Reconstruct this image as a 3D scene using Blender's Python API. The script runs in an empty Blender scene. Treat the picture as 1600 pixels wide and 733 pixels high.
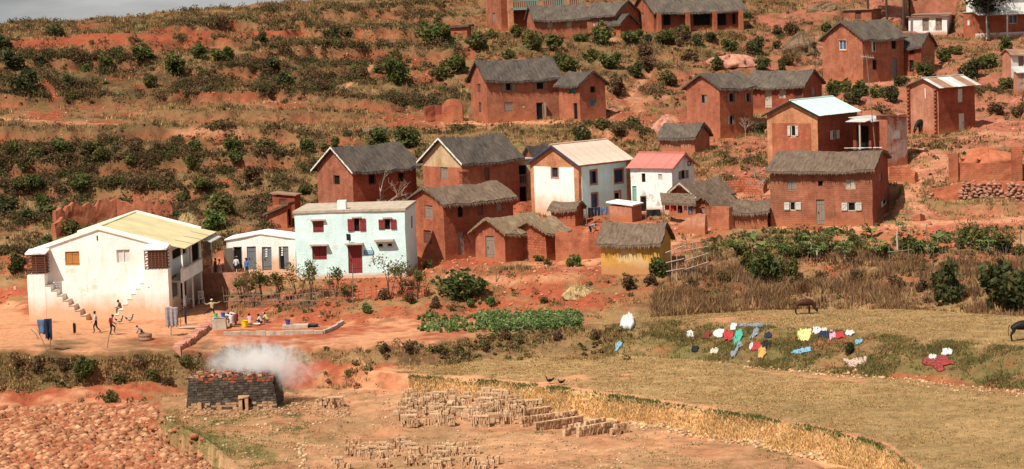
import bpy, bmesh, math, random
import numpy as np
from mathutils import Matrix, Vector, noise as mnoise
random.seed(7); np.random.seed(7)
sc = bpy.context.scene
COL = sc.collection
R = math.radians
# ------------------------------------------------------------------ camera
W0, H0, FP = 1600.0, 733.0, 3608.0
PITCH, ROLL, CAMZ = math.atan(366.5/3608), 0.035, 30.0
Fv = Vector((0, math.cos(PITCH), -math.sin(PITCH)))
_R0, _U0 = Vector((1, 0, 0)), Vector((0, math.sin(PITCH), math.cos(PITCH)))
Rv = math.cos(ROLL)*_R0 - math.sin(ROLL)*_U0
Uv = math.sin(ROLL)*_R0 + math.cos(ROLL)*_U0
cam = bpy.data.cameras.new('camera'); camo = bpy.data.objects.new('camera', cam); COL.objects.link(camo)
cam.sensor_width = 36; cam.lens = 36*FP/W0; cam.clip_start = 1; cam.clip_end = 9000
mw = Matrix.Identity(4)
for i, v in enumerate((Rv, Uv, -Fv)):
    for r in range(3): mw[r][i] = v[r]
mw[2][3] = CAMZ
camo.matrix_world = mw
sc.camera = camo
# ------------------------------------------------------------------ light
SUN_AZ, SUN_EL = 40.0, 54.0          # degrees to the left of the line of sight behind the camera / elevation
sd = Vector((-math.sin(R(SUN_AZ))*math.cos(R(SUN_EL)), -math.cos(R(SUN_AZ))*math.cos(R(SUN_EL)), math.sin(R(SUN_EL))))
sl = bpy.data.lights.new('sun', 'SUN'); sl.energy = 5.0; sl.angle = R(0.5); sl.color = (1.0, 0.93, 0.82)
so = bpy.data.objects.new('sun', sl); COL.objects.link(so)
so.rotation_euler = sd.to_track_quat('Z', 'Y').to_euler(); so.location = (0, 0, 120)
wd = bpy.data.worlds.new('World'); sc.world = wd; wd.use_nodes = True
nt = wd.node_tree; nt.nodes.clear()
out = nt.nodes.new('ShaderNodeOutputWorld'); bg = nt.nodes.new('ShaderNodeBackground'); bg.inputs[1].default_value = 0.05
sky = nt.nodes.new('ShaderNodeTexSky'); sky.sky_type = 'NISHITA'; sky.sun_disc = False
sky.sun_elevation = R(SUN_EL); sky.sun_rotation = math.atan2(sd.x, sd.y)
tc = nt.nodes.new('ShaderNodeTexCoord'); mp = nt.nodes.new('ShaderNodeMapping'); mp.inputs['Scale'].default_value = (2.2, 2.2, 9)
nz = nt.nodes.new('ShaderNodeTexNoise'); nz.inputs['Scale'].default_value = 1.6; nz.inputs['Detail'].default_value = 8; nz.inputs['Roughness'].default_value = .62
cr = nt.nodes.new('ShaderNodeValToRGB'); cr.color_ramp.elements[0].position = .18; cr.color_ramp.elements[1].position = .5
nz2 = nt.nodes.new('ShaderNodeTexNoise'); nz2.inputs['Scale'].default_value = 4.5; nz2.inputs['Detail'].default_value = 7
cr2 = nt.nodes.new('ShaderNodeValToRGB')
cr2.color_ramp.elements[0].position = .33; cr2.color_ramp.elements[0].color = (4.3, 4.5, 4.8, 1)
cr2.color_ramp.elements[1].position = .66; cr2.color_ramp.elements[1].color = (8.6, 8.6, 8.4, 1)
mx = nt.nodes.new('ShaderNodeMixRGB')
L = nt.links.new
L(tc.outputs['Generated'], mp.inputs[0]); L(mp.outputs[0], nz.inputs[0]); L(mp.outputs[0], nz2.inputs[0])
L(nz.outputs[0], cr.inputs[0]); L(nz2.outputs[0], cr2.inputs[0])
L(cr.outputs[0], mx.inputs[0]); L(sky.outputs[0], mx.inputs[1]); L(cr2.outputs[0], mx.inputs[2])
L(mx.outputs[0], bg.inputs[0]); L(bg.outputs[0], out.inputs[0])
vs = sc.view_settings; vs.view_transform = 'Standard'; vs.look = 'None'; vs.exposure = 0.28; vs.gamma = 1.0; vs.use_curve_mapping = False
sc.cycles.max_bounces = 5; sc.cycles.diffuse_bounces = 3; sc.cycles.transparent_max_bounces = 6; sc.cycles.volume_bounces = 5
# ------------------------------------------------------------------ pixel <-> world
def ray(px, py): return Fv + Rv*((px-W0/2)/FP) + Uv*((H0/2-py)/FP)
def at(px, py, Y):
    d = ray(px, py); p = d*(Y/d.y); return Vector((p.x, p.y, p.z+CAMZ))
def atz(px, py, Z):
    d = ray(px, py); p = d*((Z-CAMZ)/d.z); return Vector((p.x, p.y, p.z+CAMZ))
def proj(p):
    q = Vector((p[0], p[1], p[2]-CAMZ)); w = q.dot(Fv)
    return W0/2+FP*q.dot(Rv)/w, H0/2-FP*q.dot(Uv)/w
# ------------------------------------------------------------------ numpy noise
_perm = np.random.RandomState(3).permutation(4096)
def _h(ix, iy): return _perm[(ix+_perm[iy & 4095]) & 4095]/4095.0
def vnoise(x, y):
    x = np.asarray(x, float); y = np.asarray(y, float)
    ix = np.floor(x).astype(int); iy = np.floor(y).astype(int); fx = x-ix; fy = y-iy
    fx = fx*fx*(3-2*fx); fy = fy*fy*(3-2*fy)
    a = _h(ix, iy); b = _h(ix+1, iy); c = _h(ix, iy+1); d = _h(ix+1, iy+1)
    return (a*(1-fx)+b*fx)*(1-fy)+(c*(1-fx)+d*fx)*fy
def fbm(x, y, o=4):
    s = 0; a = .5; t = 0
    for i in range(o):
        s = s+a*vnoise(x*(2**i)+17.3*i, y*(2**i)+5.1*i); t += a; a *= .5
    return s/t
# ------------------------------------------------------------------ materials
def newmat(name):
    m = bpy.data.materials.new(name); m.use_nodes = True
    b = m.node_tree.nodes['Principled BSDF']; b.inputs['Specular IOR Level'].default_value = .15
    return m, m.node_tree, b
def mulc(c, f): return tuple(max(0, min(1, x*f)) for x in c[:3])+(1,)
def M_simple(name, c, rough=.85, var=.25, scale=3.0, bump=0.0, stretch=(1, 1, 1), coord='Object', bscale=None, spec=.15, metal=0):
    m, t, b = newmat(name)
    tcn = t.nodes.new('ShaderNodeTexCoord'); mpn = t.nodes.new('ShaderNodeMapping'); mpn.inputs['Scale'].default_value = stretch
    n = t.nodes.new('ShaderNodeTexNoise'); n.inputs['Scale'].default_value = scale; n.inputs['Detail'].default_value = 6; n.inputs['Roughness'].default_value = .65
    r = t.nodes.new('ShaderNodeValToRGB'); r.color_ramp.elements[0].position = .3; r.color_ramp.elements[1].position = .7
    r.color_ramp.elements[0].color = mulc(c, 1-var); r.color_ramp.elements[1].color = mulc(c, 1+var)
    l = t.links.new
    l(tcn.outputs[coord], mpn.inputs[0]); l(mpn.outputs[0], n.inputs[0]); l(n.outputs[0], r.inputs[0]); l(r.outputs[0], b.inputs['Base Color'])
    b.inputs['Roughness'].default_value = rough; b.inputs['Specular IOR Level'].default_value = spec; b.inputs['Metallic'].default_value = metal
    if bump:
        n2 = t.nodes.new('ShaderNodeTexNoise'); n2.inputs['Scale'].default_value = bscale or scale*4; n2.inputs['Detail'].default_value = 5
        bp = t.nodes.new('ShaderNodeBump'); bp.inputs['Strength'].default_value = bump; bp.inputs['Distance'].default_value = .06
        l(mpn.outputs[0], n2.inputs[0]); l(n2.outputs[0], bp.inputs['Height']); l(bp.outputs[0], b.inputs['Normal'])
    return m
def M_wall(name, c, c2=None, brick=0.0, mortar=(.3, .15, .09), bw=.3, bh=.12, stain=(.2, .07, .04), stain_amt=.35, base=(.42, .15, .07), base_h=.5, patch=None, patch_amt=0.0, streak=.3, lo=.68):
    """plastered or mud-brick wall: UV in metres, large blotches, brick courses, rain streaks, splash zone of earth at the foot"""
    m, t, b = newmat(name); l = t.links.new; N = t.nodes.new
    uv = N('ShaderNodeUVMap'); uv.uv_map = 'UVMap'
    n = N('ShaderNodeTexNoise'); n.inputs['Scale'].default_value = .75; n.inputs['Detail'].default_value = 9; n.inputs['Roughness'].default_value = .74
    tcn = N('ShaderNodeTexCoord'); l(tcn.outputs['Object'], n.inputs[0])
    r = N('ShaderNodeValToRGB'); r.color_ramp.elements[0].position = .32; r.color_ramp.elements[1].position = .68
    r.color_ramp.elements[0].color = mulc(c, lo); r.color_ramp.elements[1].color = mulc(c2 or c, 1.2)
    l(n.outputs[0], r.inputs[0]); cur = r.outputs[0]
    n5 = N('ShaderNodeTexNoise'); n5.inputs['Scale'].default_value = 9; n5.inputs['Detail'].default_value = 4; l(tcn.outputs['Object'], n5.inputs[0])
    hgt = n5.outputs[0]
    if brick > 0:
        bk = N('ShaderNodeTexBrick'); bk.inputs['Scale'].default_value = 1; bk.inputs['Brick Width'].default_value = bw; bk.inputs['Row Height'].default_value = bh
        bk.inputs['Mortar Size'].default_value = .016; bk.inputs['Color1'].default_value = (.82, .8, .8, 1); bk.inputs['Color2'].default_value = (1.12, 1.1, 1.08, 1)
        mf = tuple(mortar[i]/max(c[i], .01) for i in range(3)); bk.inputs['Mortar'].default_value = tuple(min(1.6, x) for x in mf)+(1,)
        mpn = N('ShaderNodeMapping'); l(uv.outputs[0], mpn.inputs[0])
        nd = N('ShaderNodeTexNoise'); nd.inputs['Scale'].default_value = 2.5; l(tcn.outputs['Object'], nd.inputs[0])
        vm = N('ShaderNodeVectorMath'); vm.operation = 'SCALE'; vm.inputs['Scale'].default_value = .06; l(nd.outputs['Color'], vm.inputs[0])
        va = N('ShaderNodeVectorMath'); va.operation = 'ADD'; l(mpn.outputs[0], va.inputs[0]); l(vm.outputs[0], va.inputs[1]); l(va.outputs[0], bk.inputs[0])
        mu = N('ShaderNodeMixRGB'); mu.blend_type = 'MULTIPLY'; mu.inputs[0].default_value = brick
        l(cur, mu.inputs[1]); l(bk.outputs[0], mu.inputs[2]); cur = mu.outputs[0]
        ad = N('ShaderNodeMath'); ad.operation = 'MULTIPLY_ADD'; ad.inputs[1].default_value = -1.2*brick; l(bk.outputs['Fac'], ad.inputs[0]); l(n5.outputs[0], ad.inputs[2]); hgt = ad.outputs[0]
    # rain streaks
    mps = N('ShaderNodeMapping'); mps.inputs['Scale'].default_value = (2.4, .22, 1); l(uv.outputs[0], mps.inputs[0])
    ns = N('ShaderNodeTexNoise'); ns.inputs['Scale'].default_value = 1.6; ns.inputs['Detail'].default_value = 5; l(mps.outputs[0], ns.inputs[0])
    rs = N('ShaderNodeValToRGB'); rs.color_ramp.elements[0].position = .5; rs.color_ramp.elements[1].position = .78
    rs.color_ramp.elements[1].color = (stain_amt,)*3+(1,); rs.color_ramp.elements[0].color = (0, 0, 0, 1); l(ns.outputs[0], rs.inputs[0])
    mi = N('ShaderNodeMixRGB'); l(rs.outputs[0], mi.inputs[0]); l(cur, mi.inputs[1]); mi.inputs[2].default_value = stain+(1,); cur = mi.outputs[0]
    if patch_amt:
        np_ = N('ShaderNodeTexNoise'); np_.inputs['Scale'].default_value = .55; np_.inputs['Detail'].default_value = 8; np_.inputs['Roughness'].default_value = .7
        l(tcn.outputs['Object'], np_.inputs[0]); rp = N('ShaderNodeValToRGB'); rp.color_ramp.elements[0].position = .62-patch_amt*.3; rp.color_ramp.elements[1].position = .68-patch_amt*.3
        l(np_.outputs[0], rp.inputs[0]); mi3 = N('ShaderNodeMixRGB'); l(rp.outputs[0], mi3.inputs[0]); l(cur, mi3.inputs[1]); mi3.inputs[2].default_value = patch+(1,); cur = mi3.outputs[0]
    # earth splash at the foot of the wall
    sx = N('ShaderNodeSeparateXYZ'); l(uv.outputs[0], sx.inputs[0])
    na = N('ShaderNodeMath'); na.operation = 'MULTIPLY_ADD'; na.inputs[1].default_value = -base_h*2.2; l(n.outputs[0], na.inputs[0]); l(sx.outputs[1], na.inputs[2])
    mr = N('ShaderNodeMapRange'); mr.inputs['From Min'].default_value = -base_h*.7; mr.inputs['From Max'].default_value = base_h*.35; mr.inputs['To Min'].default_value = .85; mr.inputs['To Max'].default_value = 0
    l(na.outputs[0], mr.inputs[0])
    mb = N('ShaderNodeMixRGB'); l(mr.outputs[0], mb.inputs[0]); l(cur, mb.inputs[1]); mb.inputs[2].default_value = base+(1,); cur = mb.outputs[0]
    l(cur, b.inputs['Base Color']); b.inputs['Roughness'].default_value = .92; b.inputs['Specular IOR Level'].default_value = .08
    bp = N('ShaderNodeBump'); bp.inputs['Strength'].default_value = .55; bp.inputs['Distance'].default_value = .05; l(hgt, bp.inputs['Height']); l(bp.outputs[0], b.inputs['Normal'])
    return m
def M_thatch(name, c, c2):
    m, t, b = newmat(name); l = t.links.new; N = t.nodes.new
    uv = N('ShaderNodeUVMap'); uv.uv_map = 'UVMap'
    m1 = N('ShaderNodeMapping'); m1.inputs['Scale'].default_value = (3.2, .8, 1); l(uv.outputs[0], m1.inputs[0])
    n1 = N('ShaderNodeTexNoise'); n1.inputs['Scale'].default_value = 1.6; n1.inputs['Detail'].default_value = 8; n1.inputs['Roughness'].default_value = .72; l(m1.outputs[0], n1.inputs[0])
    n2 = N('ShaderNodeTexNoise'); n2.inputs['Scale'].default_value = .55; n2.inputs['Detail'].default_value = 7; n2.inputs['Roughness'].default_value = .7; l(uv.outputs[0], n2.inputs[0])
    r1 = N('ShaderNodeValToRGB'); r1.color_ramp.elements[0].position = .3; r1.color_ramp.elements[1].position = .72
    r1.color_ramp.elements[0].color = mulc(c, .38); r1.color_ramp.elements[1].color = mulc(c, 1.5); l(n1.outputs[0], r1.inputs[0])
    r2 = N('ShaderNodeValToRGB'); r2.color_ramp.elements[0].position = .42; r2.color_ramp.elements[1].position = .68; l(n2.outputs[0], r2.inputs[0])
    mi = N('ShaderNodeMixRGB'); l(r2.outputs[0], mi.inputs[0]); l(r1.outputs[0], mi.inputs[1])
    r3 = N('ShaderNodeValToRGB'); r3.color_ramp.elements[0].color = mulc(c2, .5); r3.color_ramp.elements[1].color = mulc(c2, 1.35); r3.color_ramp.elements[0].position = .3; r3.color_ramp.elements[1].position = .7
    l(n1.outputs[0], r3.inputs[0]); l(r3.outputs[0], mi.inputs[2]); l(mi.outputs[0], b.inputs['Base Color'])
    b.inputs['Roughness'].default_value = .95; b.inputs['Specular IOR Level'].default_value = .05
    bp = N('ShaderNodeBump'); bp.inputs['Strength'].default_value = .9; bp.inputs['Distance'].default_value = .1; l(n1.outputs[0], bp.inputs['Height']); l(bp.outputs[0], b.inputs['Normal'])
    return m
def M_attr(name, rough=.95, var=.3, scale=2.0, trans=0.0, bump=0.0, bscale=6.0):
    """colour from the 'col' attribute (colour of each blade, leaf or patch of soil, painted upper-slope shade included) times fine noise"""
    m, t, b = newmat(name); l = t.links.new; N = t.nodes.new
    a = N('ShaderNodeAttribute'); a.attribute_name = 'col'
    g = N('ShaderNodeNewGeometry'); n = N('ShaderNodeTexNoise'); n.inputs['Scale'].default_value = scale; n.inputs['Detail'].default_value = 7; n.inputs['Roughness'].default_value = .7
    l(g.outputs['Position'], n.inputs[0])
    mr = N('ShaderNodeMapRange'); mr.inputs['From Min'].default_value = .3; mr.inputs['From Max'].default_value = .7; mr.inputs['To Min'].default_value = 1-var; mr.inputs['To Max'].default_value = 1+var
    l(n.outputs[0], mr.inputs[0])
    vm = N('ShaderNodeVectorMath'); vm.operation = 'SCALE'; l(a.outputs['Color'], vm.inputs[0]); l(mr.outputs[0], vm.inputs['Scale']); l(vm.outputs[0], b.inputs['Base Color'])
    b.inputs['Roughness'].default_value = rough; b.inputs['Specular IOR Level'].default_value = .06
    if bump:
        n2 = N('ShaderNodeTexNoise'); n2.inputs['Scale'].default_value = bscale; n2.inputs['Detail'].default_value = 6; n2.inputs['Roughness'].default_value = .7; l(g.outputs['Position'], n2.inputs[0])
        bp = N('ShaderNodeBump'); bp.inputs['Strength'].default_value = bump; bp.inputs['Distance'].default_value = .15; l(n2.outputs[0], bp.inputs['Height']); l(bp.outputs[0], b.inputs['Normal'])
    if trans:
        tr = N('ShaderNodeBsdfTranslucent'); l(vm.outputs[0], tr.inputs[0]); ms = N('ShaderNodeMixShader'); ms.inputs[0].default_value = trans
        o = t.nodes['Material Output']; l(b.outputs[0], ms.inputs[1]); l(tr.outputs[0], ms.inputs[2]); l(ms.outputs[0], o.inputs[0])
    return m
MT = {}
MT['ground'] = M_attr('ground_soil', var=.3, scale=1.7, bump=.55, bscale=5)
MT['grass'] = M_attr('grass_blades', var=.12, scale=.8, trans=.18)
MT['leaf'] = M_attr('leaves', rough=.65, var=.12, scale=.9, trans=.34)
RED = (.36, .098, .05); RED2 = (.44, .138, .074)
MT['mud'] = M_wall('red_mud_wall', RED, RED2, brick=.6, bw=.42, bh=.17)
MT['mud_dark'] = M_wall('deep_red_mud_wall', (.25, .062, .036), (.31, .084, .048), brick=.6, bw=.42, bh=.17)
MT['mud_b'] = M_wall('brownish_mud_wall', (.31, .10, .056), (.38, .14, .082), brick=.65, bw=.42, bh=.17, stain_amt=.5, patch=(.40, .17, .105), patch_amt=.1)
MT['mud_c'] = M_wall('orange_mud_wall', (.36, .118, .062), (.43, .16, .092), brick=.5, bw=.38, bh=.16, stain_amt=.45, patch=(.27, .075, .042), patch_amt=.08)
MT['mud_smooth'] = M_wall('smooth_red_plaster', (.37, .118, .064), (.44, .15, .085), brick=.4, bw=.42, bh=.17)
MT['mud_pink'] = M_wall('pinkish_mud_wall', (.44, .18, .11), (.5, .23, .15), brick=.25, stain_amt=.4)
MT['mud_brick'] = M_wall('coarse_mud_brick', (.38, .11, .055), (.46, .15, .08), brick=.9, mortar=(.16, .05, .025), bw=.42, bh=.22)
MT['brick'] = M_wall('fired_brick', (.47, .17, .085), (.56, .25, .13), brick=.85, mortar=(.62, .42, .28), bw=.24, bh=.085)
MT['white'] = M_wall('white_limewash', (.82, .80, .74), (.82, .81, .77), stain=(.60, .43, .28), stain_amt=.42, lo=.93, patch=(.72, .62, .50), patch_amt=.1, base=(.62, .34, .17), base_h=1.5)
MT['white2'] = M_wall('worn_white_limewash', (.76, .75, .71), (.8, .79, .76), lo=.85, stain=(.4, .3, .22), stain_amt=.4, base=(.5, .25, .14), base_h=.35, patch=(.52, .44, .38), patch_amt=.15)
MT['pale_blue'] = M_wall('pale_blue_paint', (.60, .79, .775), (.62, .80, .79), lo=.97, stain=(.50, .54, .47), stain_amt=.35, patch=(.62, .68, .62), patch_amt=.08, base=(.6, .36, .22), base_h=.3)
MT['tan_plaster'] = M_wall('tan_plaster', (.50, .34, .19), (.56, .40, .24), stain=(.3, .17, .09), stain_amt=.4, patch=(.4, .2, .1), patch_amt=.12)
MT['yellow'] = M_wall('peeling_ochre_paint', (.60, .31, .06), (.66, .37, .1), stain=(.42, .2, .08), stain_amt=.5, base=(.46, .22, .1), base_h=.7, patch=(.62, .44, .22), patch_amt=.3)
MT['grey_worn'] = M_wall('worn_grey_render', (.42, .30, .25), (.5, .38, .32), stain=(.3, .1, .06), stain_amt=.6, patch=(.36, .1, .055), patch_amt=.35)
MT['soot_brick'] = M_wall('sooty_clay_bricks', (.085, .06, .045), (.14, .1, .075), brick=.7, mortar=(.03, .02, .016), bw=.26, bh=.12, base=(.25, .14, .09), base_h=.8)
MT['thatch_grey'] = M_thatch('grey_thatch', (.105, .086, .072), (.17, .132, .1))
MT['thatch_dark'] = M_thatch('dark_thatch', (.083, .069, .06), (.14, .11, .088))
MT['thatch_brown'] = M_thatch('brown_thatch', (.155, .108, .078), (.2, .145, .105))
MT['thatch_tan'] = M_thatch('tan_thatch', (.235, .165, .105), (.29, .205, .13))
MT['tin_white'] = M_simple('pale_green_tin', (.50, .70, .61), .45, .14, 1.2, spec=.3)
MT['tin_pink'] = M_simple('faded_pink_tin', (.68, .44, .35), .5, .16, .8, spec=.3)
MT['tin_red'] = M_simple('red_painted_tin', (.50, .17, .14), .5, .18, .8, spec=.3)
MT['tin_grey'] = M_simple('grey_tin', (.5, .48, .45), .45, .25, .8, spec=.35)
MT['tin_rust'] = M_simple('rusty_tin', (.30, .17, .11), .7, .3, 1.5)
MT['roof_straw'] = M_simple('yellowed_roof_sheeting', (.60, .51, .29), .7, .16, .5, stretch=(1, 1, 1))
MT['wood'] = M_simple('weathered_wood', (.26, .20, .155), .85, .3, 5, stretch=(6, 6, .8))
MT['wood_red'] = M_simple('dark_reddish_wood', (.16, .07, .045), .85, .3, 5, stretch=(6, 6, .8))
MT['wood_orange'] = M_simple('varnished_board', (.45, .2, .06), .6, .25, 3, stretch=(.8, .8, 7))
MT['wood_pale'] = M_simple('pale_board', (.50, .42, .33), .8, .2, 4, stretch=(6, 6, .8))
MT['stick'] = M_simple('grey_stick', (.22, .16, .115), .9, .3, 6)
MT['bark'] = M_simple('dark_bark', (.07, .052, .04), .95, .3, 5, bump=.5)
MT['maroon'] = M_simple('maroon_paint', (.24, .035, .035), .55, .15, 3, spec=.3)
MT['blue_paint'] = M_simple('dark_blue_paint', (.035, .07, .15), .5, .2, 3, spec=.3)
MT['teal_paint'] = M_simple('teal_paint', (.07, .19, .19), .6, .2, 3)
MT['green_paint'] = M_simple('mint_green_paint', (.19, .40, .33), .6, .15, 3)
MT['grey_paint'] = M_simple('grey_door_paint', (.17, .18, .2), .6, .15, 3)
MT['pale_paint'] = M_simple('pale_shutter_paint', (.55, .54, .47), .7, .15, 4)
MT['white_paint'] = M_simple('white_trim', (.72, .69, .64), .7, .12, 4)
MT['concrete'] = M_simple('concrete', (.44, .36, .28), .9, .28, 2, bump=.4)
MT['dark'] = M_simple('dark_interior', (.012, .01, .009), .95, .2, 1)
MT['pane'] = M_simple('window_glass', (.03, .05, .09), .12, .1, 1, spec=.5)
MT['black_metal'] = M_simple('sooty_metal', (.03, .028, .026), .5, .2, 3)
# ------------------------------------------------------------------ mesh helpers
class MB:
    def __init__(s): s.v = []; s.f = []; s.m = []; s.uv = []
    def face(s, pts, mat=0, uv=None):
        i = len(s.v); s.v.extend([tuple(p) for p in pts]); s.f.append(tuple(range(i, i+len(pts)))); s.m.append(mat)
        s.uv.append(uv or [(p[0]+p[1], p[2]) for p in pts])
    def box(s, x0, y0, z0, x1, y1, z1, mat=0, jit=0):
        c = [[x, y, z] for x in (x0, x1) for y in (y0, y1) for z in (z0, z1)]
        if jit:
            for p in c:
                for k in range(3): p[k] += random.uniform(-jit, jit)
        for q in ((0, 1, 3, 2), (4, 6, 7, 5), (0, 4, 5, 1), (2, 3, 7, 6), (0, 2, 6, 4), (1, 5, 7, 3)): s.face([c[k] for k in q], mat)
    def obox(s, o, ax, ay, az, mat=0, jit=0):
        """box from corner o and three edge vectors"""
        o = Vector(o); c = [o+ax*i+ay*j+az*k for i in (0, 1) for j in (0, 1) for k in (0, 1)]
        if jit: c = [p+Vector((random.uniform(-jit, jit), random.uniform(-jit, jit), random.uniform(-jit, jit))) for p in c]
        for q in ((0, 1, 3, 2), (4, 6, 7, 5), (0, 4, 5, 1), (2, 3, 7, 6), (0, 2, 6, 4), (1, 5, 7, 3)): s.face([c[k] for k in q], mat)
    def tube(s, pts, rad, n=6, mat=0, cap=True):
        pts = [Vector(p) for p in pts]
        if not isinstance(rad, (list, tuple)): rad = [rad]*len(pts)
        rings = []
        for i, p in enumerate(pts):
            d = (pts[min(i+1, len(pts)-1)]-pts[max(i-1, 0)]).normalized()
            u = d.orthogonal().normalized() if i == 0 else (u0-d*u0.dot(d)).normalized()
            u0 = u; w = d.cross(u)
            rings.append([p+(u*math.cos(2*math.pi*k/n)+w*math.sin(2*math.pi*k/n))*rad[i] for k in range(n)])
        for a, b in zip(rings, rings[1:]):
            for k in range(n): s.face([a[k], a[(k+1) % n], b[(k+1) % n], b[k]], mat)
        if cap: s.face(rings[0][::-1], mat); s.face(rings[-1], mat)
    def ball(s, c, r, n=8, m=6, mat=0, jit=0):
        c = Vector(c); r = Vector((r, r, r)) if isinstance(r, (int, float)) else Vector(r)
        P = []
        for j in range(m+1):
            th = math.pi*j/m
            P.append([c+Vector((r.x*math.sin(th)*math.cos(2*math.pi*i/n), r.y*math.sin(th)*math.sin(2*math.pi*i/n), r.z*math.cos(th)))*(1+(random.uniform(-jit, jit) if 0 < j < m else 0)) for i in range(n)])
        for j in range(m):
            for i in range(n):
                q = [P[j][i], P[j+1][i], P[j+1][(i+1) % n], P[j][(i+1) % n]]
                if j == 0: q = [P[0][0], P[1][i], P[1][(i+1) % n]]
                elif j == m-1: q = [P[j][i], P[m][0], P[j][(i+1) % n]]
                s.face(q, mat)
    def mesh(s, name, mats, smooth=False, merge=False):
        me = bpy.data.meshes.new(name); me.from_pydata(s.v, [], s.f); me.polygons.foreach_set('material_index', s.m)
        u = me.uv_layers.new(name='UVMap'); u.data.foreach_set('uv', [c for q in s.uv for p in q for c in p[:2]])
        for m in (mats if isinstance(mats, (list, tuple)) else [mats]): me.materials.append(MT[m] if isinstance(m, str) else m)
        if merge:
            bm = bmesh.new(); bm.from_mesh(me); bmesh.ops.remove_doubles(bm, verts=bm.verts, dist=.0005); bmesh.ops.recalc_face_normals(bm, faces=bm.faces); bm.to_mesh(me); bm.free()
        if smooth: me.polygons.foreach_set('use_smooth', [True]*len(me.polygons))
        me.update(); return me
    def build(s, name, mats, parent=None, smooth=False, merge=False):
        return link(name, s.mesh(name, mats, smooth, merge), parent)
def link(name, me, parent=None, loc=None, rz=0):
    o = bpy.data.objects.new(name, me); COL.objects.link(o)
    if parent is not None: o.parent = parent
    if loc is not None: o.location = loc
    if rz: o.rotation_euler.z = rz
    return o
def tag(o, label, cat, group=None, kind=None):
    o['label'] = label; o['category'] = cat
    if group: o['group'] = group
    if kind: o['kind'] = kind
    return o
def empty(name, loc, rz=0):
    o = bpy.data.objects.new(name, None); COL.objects.link(o); o.location = loc; o.rotation_euler.z = rz; o.empty_display_size = .3; return o
def np_mesh(name, V, F, mat, cols=None, smooth=False):
    """big mesh from numpy arrays; F is (n,3) or (n,4)"""
    me = bpy.data.meshes.new(name); V = np.asarray(V, np.float32); F = np.asarray(F, np.int32); k = F.shape[1]
    me.vertices.add(len(V)); me.vertices.foreach_set('co', V.ravel())
    me.loops.add(F.size); me.loops.foreach_set('vertex_index', F.ravel())
    me.polygons.add(len(F)); me.polygons.foreach_set('loop_start', np.arange(0, F.size, k, dtype=np.int32)); me.polygons.foreach_set('loop_total', np.full(len(F), k, np.int32))
    if cols is not None:
        a = me.color_attributes.new('col', 'FLOAT_COLOR', 'POINT'); c = np.ones((len(V), 4), np.float32); c[:, :3] = cols; a.data.foreach_set('color', c.ravel())
    if smooth: me.polygons.foreach_set('use_smooth', np.ones(len(F), bool))
    me.materials.append(MT[mat]); me.update(calc_edges=True); me.validate(); return me
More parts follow.
